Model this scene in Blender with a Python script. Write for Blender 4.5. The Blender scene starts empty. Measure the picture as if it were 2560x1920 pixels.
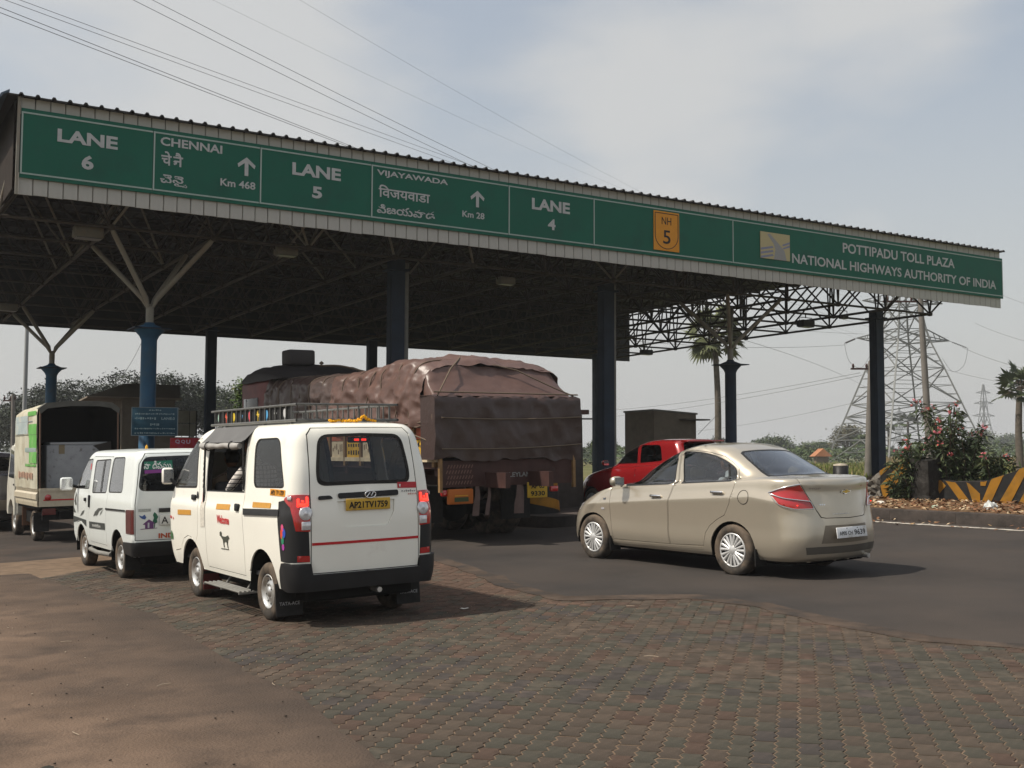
import bpy, bmesh, math, random
from math import sin, cos, pi, radians, sqrt, atan2
from mathutils import Vector, Matrix, geometry, noise as mnoise
from mathutils.bvhtree import BVHTree

SC = bpy.context.scene
COL = SC.collection
random.seed(7)

# ------------------------------------------------------------------ camera, light
EYE = 1.65
CAM_F, CAM_P, CAM_R = 2757.7, 0.065, 0.0034        # focal length in px of a 2560 px frame, pitch up, roll
cd = bpy.data.cameras.new('camera')
cd.sensor_width = 36.0
cd.lens = CAM_F / 2560 * 36
cd.clip_start = 0.1
cd.clip_end = 6000
cam = bpy.data.objects.new('camera', cd)
COL.objects.link(cam)
cam.location = (0, 0, EYE)
cam.rotation_euler = (pi / 2 + CAM_P, 0, 0)
cam.rotation_euler = (cam.rotation_euler.to_matrix() @ Matrix.Rotation(CAM_R, 3, 'Z')).to_euler()
SC.camera = cam

# lane frame: E runs across the lanes (to the right), F along them; the road has a 2.2 % cross fall
K = 0.022
YAW = radians(34)
EV = Vector((cos(YAW), sin(YAW), 0)); FV = Vector((-sin(YAW), cos(YAW), 0))
def gz(x, y):
    a = x * EV.x + y * EV.y
    return K * max(-14.0, min(32.0, a))
def RP(a, b, h=0.0):
    p = EV * a + FV * b
    return Vector((p.x, p.y, gz(p.x, p.y) + h))
def pose(a, b, dyaw=0.0):
    y = YAW + radians(dyaw)
    r = Vector((cos(y), sin(y), K)).normalized(); f = Vector((-sin(y), cos(y), 0))
    u = r.cross(f)
    m = Matrix((r, f, u)).transposed().to_4x4()
    m.translation = RP(a, b)
    return m

SUN_TO = Vector((-1.235, -0.35, 1.75)).normalized()   # towards the sun
sun_el = math.asin(SUN_TO.z); sun_az = atan2(SUN_TO.x, SUN_TO.y)
world = bpy.data.worlds.new('World'); SC.world = world; world.use_nodes = True
nt = world.node_tree; N = nt.nodes; L = nt.links
bg = N['Background']
sky = N.new('ShaderNodeTexSky'); sky.sky_type = 'NISHITA'; sky.sun_disc = False
sky.sun_elevation = sun_el; sky.sun_rotation = sun_az
sky.air_density = 1.3; sky.dust_density = 4.0; sky.ozone_density = 0.7; sky.altitude = 0
tc = N.new('ShaderNodeTexCoord'); mp = N.new('ShaderNodeMapping'); mp.inputs['Scale'].default_value = (1.0, 1.0, 2.6)
L.new(tc.outputs['Generated'], mp.inputs['Vector'])
mp.inputs['Location'].default_value = (0.38, 0.1, 0.35)
n1 = N.new('ShaderNodeTexNoise'); n1.inputs['Scale'].default_value = 2.1; n1.inputs['Detail'].default_value = 7
n1.inputs['Roughness'].default_value = 0.5
L.new(mp.outputs[0], n1.inputs['Vector'])
# the cumulus banks and the blue gaps between them, as directions on the sky
cur_ = n1.outputs[0]
for d_, w_, s_ in [((-0.266, 0.893, 0.363), 0.130, 0.17), ((-0.179, 0.922, 0.344), 0.090, 0.08), ((0.163, 0.945, 0.282), 0.160, 0.16), ((0.042, 0.964, 0.262), 0.120, 0.12), ((0.325, 0.912, 0.249), 0.150, 0.13), ((0.075, 0.926, 0.371), 0.150, -0.20), ((-0.057, 0.942, 0.33), 0.100, -0.12), ((0.354, 0.868, 0.348), 0.170, -0.17), ((-0.377, 0.878, 0.293), 0.090, -0.10)]:
    dp = N.new('ShaderNodeVectorMath'); dp.operation = 'DOT_PRODUCT'; dp.inputs[1].default_value = d_
    L.new(tc.outputs['Generated'], dp.inputs[0])
    r_ = N.new('ShaderNodeMapRange'); r_.interpolation_type = 'SMOOTHSTEP'; r_.inputs[1].default_value = cos(w_ * 1.9); r_.inputs[2].default_value = 1.0
    r_.inputs[3].default_value = 0.0; r_.inputs[4].default_value = s_
    L.new(dp.outputs['Value'], r_.inputs[0])
    ad = N.new('ShaderNodeMath'); ad.operation = 'ADD'; L.new(cur_, ad.inputs[0]); L.new(r_.outputs[0], ad.inputs[1]); cur_ = ad.outputs[0]
cr = N.new('ShaderNodeValToRGB'); cr.color_ramp.elements[0].position = 0.42; cr.color_ramp.elements[1].position = 0.66
cr.color_ramp.interpolation = 'EASE'
L.new(cur_, cr.inputs[0])
# haze: more cloud veil near the horizon
sep = N.new('ShaderNodeSeparateXYZ'); L.new(tc.outputs['Generated'], sep.inputs[0])
hz = N.new('ShaderNodeMapRange'); hz.inputs[1].default_value = 0.0; hz.inputs[2].default_value = 0.34
hz.inputs[3].default_value = 1.0; hz.inputs[4].default_value = 0.0
L.new(sep.outputs[2], hz.inputs[0])
mx = N.new('ShaderNodeMath'); mx.operation = 'MAXIMUM'
L.new(cr.outputs[0], mx.inputs[0]); L.new(hz.outputs[0], mx.inputs[1])
ml = N.new('ShaderNodeMapRange'); ml.inputs[3].default_value = 0.40; ml.inputs[4].default_value = 0.92
L.new(mx.outputs[0], ml.inputs[0])
cloud = N.new('ShaderNodeRGB'); cloud.outputs[0].default_value = (4.7, 4.72, 4.68, 1)
mixc = N.new('ShaderNodeMix'); mixc.data_type = 'RGBA'
L.new(ml.outputs[0], mixc.inputs['Factor']); L.new(sky.outputs[0], mixc.inputs['A']); L.new(cloud.outputs[0], mixc.inputs['B'])
L.new(mixc.outputs['Result'], bg.inputs[0])
bg.inputs[1].default_value = 0.10
sd = bpy.data.lights.new('sun', 'SUN'); sd.energy = 3.6; sd.angle = radians(0.6); sd.color = (1.0, 0.93, 0.82)
so = bpy.data.objects.new('sun', sd); COL.objects.link(so)
so.rotation_euler = (-SUN_TO).to_track_quat('-Z', 'Y').to_euler()
so.location = (-20, -5, 30)
SC.view_settings.view_transform = 'Standard'; SC.view_settings.look = 'None'
SC.view_settings.exposure = 0.45; SC.view_settings.gamma = 1.0
SC.view_settings.use_curve_mapping = False
try:
    SC.cycles.max_bounces = 8; SC.cycles.transparent_max_bounces = 12; SC.cycles.volume_bounces = 0
    SC.cycles.use_adaptive_sampling = True; SC.cycles.use_denoising = True
except Exception:
    pass

# ------------------------------------------------------------------ materials
MATS = {}
def mat(name, col, rough=0.6, metal=0.0, var=0.0, vscale=6.0, bump=0.0, bscale=40.0, coat=0.0, spec=None,
        emit=None, estr=0.0, dirt=None, dscale=3.0, dlo=0.5, dhi=0.7, coords='Object', detail=5, stretch=None):
    """principled material: base colour, light/dark noise (var), a second 'dirt' colour in patches, fine bump"""
    if name in MATS: return MATS[name]
    m = bpy.data.materials.new(name); m.use_nodes = True
    t = m.node_tree; p = t.nodes['Principled BSDF']
    p.inputs['Roughness'].default_value = rough; p.inputs['Metallic'].default_value = metal
    p.inputs['Base Color'].default_value = (*col, 1)
    p.inputs['Coat Weight'].default_value = coat; p.inputs['Coat Roughness'].default_value = 0.08
    p.inputs['Specular IOR Level'].default_value = spec if spec is not None else (0.5 if rough < 0.5 else 0.12 if rough >= 0.75 else 0.25)
    if emit: p.inputs['Emission Color'].default_value = (*emit, 1); p.inputs['Emission Strength'].default_value = estr
    cur = None
    if var or dirt or bump:
        co = t.nodes.new('ShaderNodeTexCoord').outputs[coords]
        if stretch:
            mpn = t.nodes.new('ShaderNodeMapping'); mpn.inputs['Scale'].default_value = stretch
            t.links.new(co, mpn.inputs['Vector']); co = mpn.outputs[0]
    if var:
        n = t.nodes.new('ShaderNodeTexNoise'); n.inputs['Scale'].default_value = vscale; n.inputs['Detail'].default_value = detail
        t.links.new(co, n.inputs['Vector'])
        mr = t.nodes.new('ShaderNodeMapRange'); mr.inputs[1].default_value = 0.25; mr.inputs[2].default_value = 0.75
        mr.inputs[3].default_value = 1 - var; mr.inputs[4].default_value = 1 + var
        t.links.new(n.outputs[0], mr.inputs[0])
        hs = t.nodes.new('ShaderNodeHueSaturation'); hs.inputs['Color'].default_value = (*col, 1)
        t.links.new(mr.outputs[0], hs.inputs['Value'])
        cur = hs.outputs[0]
    if dirt:
        n = t.nodes.new('ShaderNodeTexNoise'); n.inputs['Scale'].default_value = dscale; n.inputs['Detail'].default_value = 6
        n.inputs['Roughness'].default_value = 0.62
        t.links.new(co, n.inputs['Vector'])
        mr = t.nodes.new('ShaderNodeMapRange'); mr.inputs[1].default_value = dlo; mr.inputs[2].default_value = dhi
        t.links.new(n.outputs[0], mr.inputs[0])
        mi = t.nodes.new('ShaderNodeMix'); mi.data_type = 'RGBA'
        t.links.new(mr.outputs[0], mi.inputs['Factor'])
        if cur: t.links.new(cur, mi.inputs['A'])
        else: mi.inputs['A'].default_value = (*col, 1)
        mi.inputs['B'].default_value = (*dirt, 1)
        cur = mi.outputs['Result']
    if cur: t.links.new(cur, p.inputs['Base Color'])
    if bump:
        n = t.nodes.new('ShaderNodeTexNoise'); n.inputs['Scale'].default_value = bscale; n.inputs['Detail'].default_value = 6
        t.links.new(co, n.inputs['Vector'])
        b = t.nodes.new('ShaderNodeBump'); b.inputs['Strength'].default_value = bump; b.inputs['Distance'].default_value = 0.02
        t.links.new(n.outputs[0], b.inputs['Height']); t.links.new(b.outputs[0], p.inputs['Normal'])
    MATS[name] = m
    return m

def glass_mat(name, tint, gloss=1.0):
    if name in MATS: return MATS[name]
    m = bpy.data.materials.new(name); m.use_nodes = True; t = m.node_tree
    for n in list(t.nodes): t.nodes.remove(n)
    out = t.nodes.new('ShaderNodeOutputMaterial'); mixs = t.nodes.new('ShaderNodeMixShader')
    tr = t.nodes.new('ShaderNodeBsdfTransparent'); tr.inputs[0].default_value = (*tint, 1)
    gl = t.nodes.new('ShaderNodeBsdfGlossy'); gl.inputs['Roughness'].default_value = 0.03
    fr = t.nodes.new('ShaderNodeFresnel'); fr.inputs[0].default_value = 1.5
    mu = t.nodes.new('ShaderNodeMath'); mu.operation = 'MULTIPLY'; mu.inputs[1].default_value = gloss
    t.links.new(fr.outputs[0], mu.inputs[0]); t.links.new(mu.outputs[0], mixs.inputs[0])
    t.links.new(tr.outputs[0], mixs.inputs[1]); t.links.new(gl.outputs[0], mixs.inputs[2])
    t.links.new(mixs.outputs[0], out.inputs[0])
    MATS[name] = m
    return m

# ------------------------------------------------------------------ objects
def tag(o, label=None, cat=None, group=None, kind=None):
    if label: o['label'] = label
    if cat: o['category'] = cat
    if group: o['group'] = group
    if kind: o['kind'] = kind
    return o
def thing(name, label, cat, matrix=None, group=None):
    o = bpy.data.objects.new(name, None); o.empty_display_size = 0.2; COL.objects.link(o)
    if matrix is not None: o.matrix_world = matrix
    return tag(o, label, cat, group)
def link_mesh(name, me, parent=None, matrix=None):
    o = bpy.data.objects.new(name, me); COL.objects.link(o)
    if parent: o.parent = parent
    if matrix is not None: o.matrix_local = matrix if parent else o.matrix_local
    if matrix is not None and not parent: o.matrix_world = matrix
    return o
def T(x, y, z): return Matrix.Translation((x, y, z))
def copy_tree(o, parent=None):
    c = o.copy(); COL.objects.link(c)
    if parent: c.parent = parent
    for ch in list(o.children): copy_tree(ch, c)
    return c

class MB:
    """collects simple solids, builds them as one mesh object"""
    def __init__(s): s.v = []; s.f = []; s.mi = []; s.sm = []
    def add(s, vs, fs, mi=0, smooth=False):
        o = len(s.v); s.v += [tuple(v) for v in vs]
        for f in fs: s.f.append(tuple(i + o for i in f)); s.mi.append(mi); s.sm.append(smooth)
        return s
    def box(s, c, d, rot=None, mi=0):
        hx, hy, hz = d[0] / 2, d[1] / 2, d[2] / 2
        vs = [Vector((x, y, z)) for x in (-hx, hx) for y in (-hy, hy) for z in (-hz, hz)]
        if rot is not None: vs = [rot @ v for v in vs]
        vs = [v + Vector(c) for v in vs]
        return s.add(vs, [(0, 1, 3, 2), (4, 6, 7, 5), (0, 4, 5, 1), (2, 3, 7, 6), (0, 2, 6, 4), (1, 5, 7, 3)], mi)
    def rbox(s, c, d, r=0.02, rot=None, mi=0):
        """box with chamfered edges"""
        hx, hy, hz = d[0] / 2, d[1] / 2, d[2] / 2
        b = bmesh.new(); bmesh.ops.create_cube(b, size=1)
        for v in b.verts: v.co = Vector((v.co.x * 2 * hx, v.co.y * 2 * hy, v.co.z * 2 * hz))
        bmesh.ops.bevel(b, geom=b.edges[:], offset=min(r, hx * .9, hy * .9, hz * .9), segments=2, affect='EDGES', profile=0.5)
        b.verts.index_update()
        vs = [v.co.copy() for v in b.verts]; fs = [[v.index for v in f.verts] for f in b.faces]; b.free()
        if rot is not None: vs = [rot @ v for v in vs]
        return s.add([v + Vector(c) for v in vs], fs, mi, True)
    def bar(s, p0, p1, w, h=None, mi=0, up=(0, 0, 1)):
        p0, p1 = Vector(p0), Vector(p1); h = h or w
        d = p1 - p0
        if d.length < 1e-6: return s
        z = d.normalized(); u = Vector(up)
        if abs(z.dot(u)) > 0.95: u = Vector((1, 0, 0))
        x = z.cross(u).normalized(); y = x.cross(z)
        vs = [p + x * (sx * w / 2) + y * (sy * h / 2) for p in (p0, p1) for sx, sy in ((-1, -1), (1, -1), (1, 1), (-1, 1))]
        return s.add(vs, [(0, 1, 2, 3), (7, 6, 5, 4), (0, 4, 5, 1), (1, 5, 6, 2), (2, 6, 7, 3), (3, 7, 4, 0)], mi)
    def tube(s, pts, r, n=8, mi=0, cap=True, smooth=True):
        pts = [Vector(p) for p in pts]; m = len(pts)
        rr = r if isinstance(r, (list, tuple)) else [r] * m
        vs = []; x = None
        for i in range(m):
            t = (pts[min(i + 1, m - 1)] - pts[max(i - 1, 0)])
            if t.length < 1e-9: t = Vector((0, 0, 1))
            t.normalize()
            if x is None:
                a = Vector((0, 0, 1)) if abs(t.z) < .9 else Vector((1, 0, 0))
                x = t.cross(a).normalized()
            else:
                x = (x - t * x.dot(t))
                x = x.normalized() if x.length > 1e-6 else t.orthogonal().normalized()
            y = t.cross(x)
            for k in range(n):
                a = 2 * pi * k / n
                vs.append(pts[i] + (x * cos(a) + y * sin(a)) * rr[i])
        fs = [(i * n + k, i * n + (k + 1) % n, (i + 1) * n + (k + 1) % n, (i + 1) * n + k) for i in range(m - 1) for k in range(n)]
        s.add(vs, fs, mi, smooth)
        if cap:
            s.add([vs[k] for k in range(n)][::-1], [tuple(range(n))], mi)
            s.add([vs[(m - 1) * n + k] for k in range(n)], [tuple(range(n))], mi)
        return s
    def lathe(s, prof, n=24, M=None, mi=0, smooth=True):
        """prof: (r, z) pairs round local z, then M"""
        vs = []; m = len(prof)
        for r, z in prof:
            for k in range(n):
                a = 2 * pi * k / n; vs.append(Vector((r * cos(a), r * sin(a), z)))
        if M is not None: vs = [M @ v for v in vs]
        fs = [(i * n + k, i * n + (k + 1) % n, (i + 1) * n + (k + 1) % n, (i + 1) * n + k) for i in range(m - 1) for k in range(n)]
        return s.add(vs, fs, mi, smooth)
    def prism(s, poly, axis, lo, hi, mi=0, M=None):
        """poly of 2-D points extruded along axis ('x','y','z') from lo to hi"""
        n = len(poly)
        def P(p, t):
            if axis == 'x': return Vector((t, p[0], p[1]))
            if axis == 'y': return Vector((p[0], t, p[1]))
            return Vector((p[0], p[1], t))
        vs = [P(p, lo) for p in poly] + [P(p, hi) for p in poly]
        if M is not None: vs = [M @ v for v in vs]
        return s.add(vs, [tuple(range(n))[::-1], tuple(range(n, 2 * n))] + [(i, (i + 1) % n, n + (i + 1) % n, n + i) for i in range(n)], mi)
    def grid(s, rows, mi=0, smooth=True, closed=False):
        n = len(rows[0]); vs = [p for r in rows for p in r]
        fs = [(i * n + j, i * n + j + 1, (i + 1) * n + j + 1, (i + 1) * n + j) for i in range(len(rows) - 1) for j in range(n - 1)]
        return s.add(vs, fs, mi, smooth)
    def mesh(s, name, mats, fix=True):
        me = bpy.data.meshes.new(name); me.from_pydata(s.v, [], s.f)
        for m in (mats if isinstance(mats, (list, tuple)) else [mats]): me.materials.append(m)
        me.polygons.foreach_set('material_index', s.mi); me.polygons.foreach_set('use_smooth', s.sm)
        if fix:
            b = bmesh.new(); b.from_mesh(me); bmesh.ops.recalc_face_normals(b, faces=b.faces[:]); b.to_mesh(me); b.free()
        me.update(); return me
    def build(s, name, mats, parent=None, matrix=None, fix=True):
        return link_mesh(name, s.mesh(name, mats, fix), parent, matrix)

def text_mesh(body, size=1.0, bold=0.0, align='CENTER', shear=0.0, xs=1.0):
    c = bpy.data.curves.new('lettering', 'FONT'); c.body = body; c.size = size; c.offset = bold * size
    c.align_x = align; c.shear = shear; c.resolution_u = 3
    o = bpy.data.objects.new('lettering', c); COL.objects.link(o)
    dg = bpy.context.evaluated_depsgraph_get()
    me = bpy.data.meshes.new_from_object(o.evaluated_get(dg))
    bpy.data.objects.remove(o); bpy.data.curves.remove(c)
    me.materials.clear()
    b = bmesh.new(); b.from_mesh(me)
    # overlapping strokes of one glyph: lift each island a hair so no two faces share a plane
    seen = set(); k = 0
    for v in b.verts:
        if v.index in seen: continue
        st = [v]; isl = []
        seen.add(v.index)
        while st:
            w = st.pop(); isl.append(w)
            for e in w.link_edges:
                q = e.other_vert(w)
                if q.index not in seen: seen.add(q.index); st.append(q)
        for w in isl: w.co.z += (k % 5) * 0.0006; w.co.x *= xs
        k += 1
    bmesh.ops.triangulate(b, faces=b.faces[:])
    b.to_mesh(me); b.free()
    return me
def text_dims(me):
    xs = [v.co.x for v in me.vertices]; ys = [v.co.y for v in me.vertices]
    return min(xs), max(xs), min(ys), max(ys)
def put_text(mb, body, M, height=None, width=None, bold=0.0, mi=0, size=1.0, shear=0.0, fit=None):
    """add text to a mesh builder. The text's bounding box is centred on M's origin in M's xy plane.
    fit=(w,h) scales the box to that size"""
    me = text_mesh(body, 1.0, bold, shear=shear)
    x0, x1, y0, y1 = text_dims(me); w, h = x1 - x0, y1 - y0
    if fit: sx, sy = fit[0] / w, fit[1] / h
    elif width: sx = sy = width / w
    else: sx = sy = height / h
    vs = [M @ Vector(((v.co.x - (x0 + x1) / 2) * sx, (v.co.y - (y0 + y1) / 2) * sy, v.co.z)) for v in me.vertices]
    mb.add(vs, [tuple(p.vertices) for p in me.polygons], mi)
    bpy.data.meshes.remove(me)
    return w * sx, h * sy

def smooth_path(pts, n=6, closed=False):
    """Catmull-Rom through points"""
    pts = [Vector(p) for p in pts]; m = len(pts); out = []
    for i in range(m if closed else m - 1):
        if closed: p0, p1, p2, p3 = pts[(i - 1) % m], pts[i], pts[(i + 1) % m], pts[(i + 2) % m]
        else: p0, p1, p2, p3 = pts[max(i - 1, 0)], pts[i], pts[i + 1], pts[min(i + 2, m - 1)]
        for k in range(n):
            t = k / n
            out.append(0.5 * ((2 * p1) + (p2 - p0) * t + (2 * p0 - 5 * p1 + 4 * p2 - p3) * t * t + (3 * p1 - p0 - 3 * p2 + p3) * t ** 3))
    if not closed: out.append(pts[-1])
    return out
def lerp(a, b, t): return a + (b - a) * t
def clamp(x, a, b): return max(a, min(b, x))
def interp(x, tab):
    if x <= tab[0][0]: return tab[0][1]
    for (x0, y0), (x1, y1) in zip(tab, tab[1:]):
        if x <= x1: return y0 + (y1 - y0) * (x - x0) / (x1 - x0)
    return tab[-1][1]

# shared materials
M_WHITE = mat('cream_white_paint', (0.86, 0.845, 0.76), 0.32, coat=0.5, var=0.03, vscale=2.5, dirt=(0.55, 0.50, 0.42), dscale=2.2, dlo=0.62, dhi=0.95)
M_BLK = mat('black_plastic', (0.02, 0.02, 0.021), 0.5, var=0.15)
M_RUB = mat('rubber', (0.028, 0.027, 0.026), 0.8, var=0.2, vscale=20)
M_TYRE = mat('dusty_tyre', (0.045, 0.040, 0.035), 0.85, var=0.25, vscale=14, dirt=(0.15, 0.115, 0.085), dscale=5, dlo=0.42, dhi=0.7)
M_UNDER = mat('underbody_black', (0.012, 0.012, 0.012), 0.8)
M_STEEL = mat('silver_steel', (0.62, 0.62, 0.60), 0.33, metal=0.75, var=0.08, vscale=12, dirt=(0.30, 0.24, 0.18), dscale=7, dlo=0.55, dhi=0.8)
M_CHROME = mat('chrome', (0.8, 0.8, 0.8), 0.12, metal=1.0)
M_SEAT = mat('grey_seat_cloth', (0.06, 0.06, 0.065), 0.9, var=0.2)
M_LINER = mat('dark_interior_trim', (0.035, 0.035, 0.037), 0.8)
M_REDL = mat('red_lens', (0.42, 0.012, 0.012), 0.12, coat=1.0, spec=0.6)
M_REDLIT = mat('lit_brake_lens', (0.6, 0.02, 0.02), 0.15, emit=(1.0, 0.03, 0.015), estr=2.2)
M_CLEARL = mat('clear_lens', (0.62, 0.62, 0.64), 0.12, metal=0.35, coat=1.0, var=0.25, vscale=40)
M_GLASS = glass_mat('dark_tinted_glass', (0.34, 0.36, 0.37), 1.3)
M_GLASS2 = glass_mat('clear_glass', (0.62, 0.66, 0.66), 2.6)
M_RED = mat('red_print', (0.50, 0.02, 0.025), 0.5)
M_YEL = mat('amber_print', (0.62, 0.33, 0.03), 0.5, var=0.06)
M_INK = mat('black_print', (0.015, 0.014, 0.014), 0.6)
M_WINK = mat('white_print', (0.72, 0.72, 0.70), 0.5)
# ------------------------------------------------------------------ ground
def ab_of(p): return p.x * EV.x + p.y * EV.y, p.x * FV.x + p.y * FV.y
def ragged(pts, step=0.25, amp=0.05, seed=1, freq=1.3):
    """densify an (a,b) polyline and roughen it"""
    out = []
    for (a0, b0), (a1, b1) in zip(pts, pts[1:]):
        n = max(1, int(math.hypot(a1 - a0, b1 - b0) / step))
        for k in range(n):
            a, b = lerp(a0, a1, k / n), lerp(b0, b1, k / n)
            na = mnoise.noise(Vector((a * freq, b * freq, seed))) + 0.5 * mnoise.noise(Vector((a * 5, b * 5, seed + 9)))
            nb = mnoise.noise(Vector((a * freq, b * freq, seed + 5)))
            out.append((a + na * amp, b + nb * amp))
    out.append(pts[-1])
    return out
def sheet(name, poly, h, m, kind='structure', skirt=0.03, parent=None):
    """flat sheet from an (a,b) outline lying h above the cross-falling road plane, with a thin edge"""
    b = bmesh.new()
    vs = [b.verts.new(RP(p[0], p[1], h)) for p in poly]
    f = b.faces.new(vs)
    lo = [b.verts.new(RP(p[0], p[1], h - skirt)) for p in poly]
    n = len(poly)
    for i in range(n):
        j = (i + 1) % n
        b.faces.new((vs[i], lo[i], lo[j], vs[j]))
    bmesh.ops.triangulate(b, faces=[f])
    bmesh.ops.recalc_face_normals(b, faces=b.faces[:])
    me = bpy.data.meshes.new(name); b.to_mesh(me); b.free(); me.materials.append(m)
    o = link_mesh(name, me, parent)
    if kind: o['kind'] = kind
    return o

M_FIELD = mat('dry_green_field', (0.085, 0.095, 0.030), 0.95, var=0.35, vscale=0.25, dirt=(0.16, 0.13, 0.065), dscale=0.05, dlo=0.45, dhi=0.62, bump=0.5, bscale=3)
M_ASPH = mat('asphalt', (0.0405, 0.0361, 0.0334), 0.85, var=0.22, vscale=0.9, dirt=(0.0598, 0.0493, 0.0422), dscale=0.35, dlo=0.42, dhi=0.68, bump=0.35, bscale=90)
M_ASPH2 = mat('worn_lane_asphalt', (0.0468, 0.0390, 0.0343), 0.88, var=0.25, vscale=1.2, dirt=(0.0780, 0.0569, 0.0445), dscale=0.5, dlo=0.45, dhi=0.65, bump=0.4, bscale=80)
M_DIRT = mat('sandy_shoulder', (0.1420, 0.0984, 0.0710), 0.95, var=0.28, vscale=1.3, dirt=(0.0718, 0.0523, 0.0406), dscale=2.3, dlo=0.45, dhi=0.72, bump=0.6, bscale=55, detail=9)
def blend_shoulder(m):
    """sand thins out to tarred grey towards the paver edge, in drifts"""
    t = m.node_tree; p = t.nodes['Principled BSDF']; lk = p.inputs['Base Color'].links[0].from_socket
    co = t.nodes.new('ShaderNodeTexCoord').outputs['Object']; d = t.nodes.new('ShaderNodeVectorMath'); d.operation = 'DOT_PRODUCT'
    d.inputs[1].default_value = (EV.x, EV.y, 0); t.links.new(co, d.inputs[0])
    n = t.nodes.new('ShaderNodeTexNoise'); n.inputs['Scale'].default_value = 0.8; n.inputs['Detail'].default_value = 8; n.inputs['Roughness'].default_value = .6; t.links.new(co, n.inputs['Vector'])
    mu = t.nodes.new('ShaderNodeMath'); mu.operation = 'MULTIPLY_ADD'; mu.inputs[1].default_value = 2.6; t.links.new(n.outputs[0], mu.inputs[0]); t.links.new(d.outputs['Value'], mu.inputs[2])
    r = t.nodes.new('ShaderNodeMapRange'); r.inputs[1].default_value = 2.7; r.inputs[2].default_value = 4.6; t.links.new(mu.outputs[0], r.inputs[0])
    x = t.nodes.new('ShaderNodeMix'); x.data_type = 'RGBA'; t.links.new(r.outputs[0], x.inputs['Factor']); t.links.new(lk, x.inputs['A']); x.inputs['B'].default_value = (0.052, 0.041, 0.034, 1)
    t.links.new(x.outputs['Result'], p.inputs['Base Color'])
M_SAND = mat('joint_sand', (0.1443, 0.1030, 0.0718), 0.95, var=0.25, vscale=7, bump=0.3, bscale=60)
M_REDD = mat('red_dust', (0.1365, 0.0764, 0.0546), 0.95, var=0.2, vscale=2.5, dirt=(0.0936, 0.0640, 0.0507), dscale=3, dlo=0.4, dhi=0.7, bump=0.4, bscale=60)

# terrain out to the horizon
rings = [0, 6, 12, 18, 24, 32, 44, 60, 85, 120, 170, 240, 340, 480, 700, 1000, 1500, 2300, 3500]
mb = MB(); rows = []
for r in rings:
    row = []
    for k in range(49):
        a = 2 * pi * k / 48
        x, y = r * cos(a), r * sin(a)
        z = gz(x, y) - 0.10
        row.append((x, y, z))
    rows.append(row)
mb.grid(rows)
tag(mb.build('terrain', M_FIELD, fix=False), kind='structure')

# asphalt: whole plaza
road = sheet('road', [(-14, -12), (18.6, -12), (18.6, 90), (-14, 90)], 0.0, M_ASPH2, skirt=0.09)

# right-hand asphalt, a thicker newer layer with a ragged edge over the pavers
edge = ragged([(8.5, -6), (8.2, 2.5), (8.13, 4.95), (7.8, 5.59), (7.95, 6.65), (8.19, 7.7), (8.15, 8.5), (7.55, 8.95), (6.95, 9.3), (7.1, 10.4), (7.51, 11.81), (8.17, 14.25), (8.6, 17)], 0.14, 0.055, 3, 1.7)
layer = sheet('road_surface', [(18.5, 17.0), (18.5, -6)] + edge, 0.017, M_ASPH, skirt=0.02)

# sandy shoulder on the left and the tarred strip along its edge
e1 = ragged([(2.78, -3), (2.72, 3.0), (2.69, 5.11), (2.93, 7.0), (3.05, 9.0), (3.21, 11.06), (3.0, 13.5), (2.95, 15.6)], 0.12, 0.06, 11, 1.5)
blend_shoulder(M_DIRT)
sheet('shoulder', [(-13, 15.2), (-13, -3)] + e1 + ragged([(2.95, 15.6), (1.5, 16.1), (-2, 15.4), (-13, 15.2)], .15, .25, 19, .8)[:-1], 0.0155, M_DIRT, skirt=0.02)

# paver apron: sand bed, then every zigzag block
apron = sheet('paver_apron', [(2.6, -1), (8.6, -1), (8.6, 18.2), (2.6, 17.5)], 0.0075, M_SAND, skirt=0.01)
PW, PL = 0.118, 0.212
PDIR = radians(-14.6)
pq = Vector((-sin(PDIR), cos(PDIR), 0)); pp = Vector((cos(PDIR), sin(PDIR), 0))
def paver_outline(g=0.0050):
    A = 0.0115
    qs = [0, .125, .375, .625, .875, 1]; wv = [0, 1, -1, 1, -1, 0]
    lft = [(w * A + g, q * PL + (g if q == 0 else -g if q == 1 else 0)) for q, w in zip(qs, wv)]
    rgt = [(PW + w * A - g, y) for (x, y), w in zip(lft, wv)]
    return lft[::-1] + rgt          # counter clockwise from far left down, then up the right
POUT = paver_outline()
def paver_geo():
    n = len(POUT); cx, cy = PW / 2, PL / 2
    top = [(cx + (x - cx) * 0.955, cy + (y - cy) * 0.975, 0.0) for x, y in POUT]
    mid = [(x, y, -0.0028) for x, y in POUT]
    low = [(x, y, -0.008) for x, y in POUT]
    vs = top + mid + low
    fs = [tuple(range(n))] + [(k, n + k, n + (k + 1) % n, (k + 1) % n) for k in range(n)] + [(n + k, 2 * n + k, 2 * n + (k + 1) % n, n + (k + 1) % n) for k in range(n)]
    return vs, fs
PAV_COL = [('grey_green_paver', (0.0538, 0.0499, 0.0398)), ('red_brown_paver', (0.0655, 0.0452, 0.0351)), ('brown_paver', (0.0608, 0.0484, 0.0382)),
           ('purple_grey_paver', (0.0499, 0.0437, 0.0398)), ('pale_brown_paver', (0.0702, 0.0554, 0.0429)), ('dusty_red_paver', (0.0819, 0.0546, 0.0413))]
M_PAV = [mat(n, c, 0.9, var=0.22, vscale=9, dirt=(c[0] * 1.5 + .02, c[1] * 1.4 + .015, c[2] * 1.35 + .012), dscale=6, dlo=0.48, dhi=0.75, bump=0.35, bscale=120, coords='Object') for n, c in PAV_COL]
pgv, pgf = paver_geo()
pmesh = []
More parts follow.
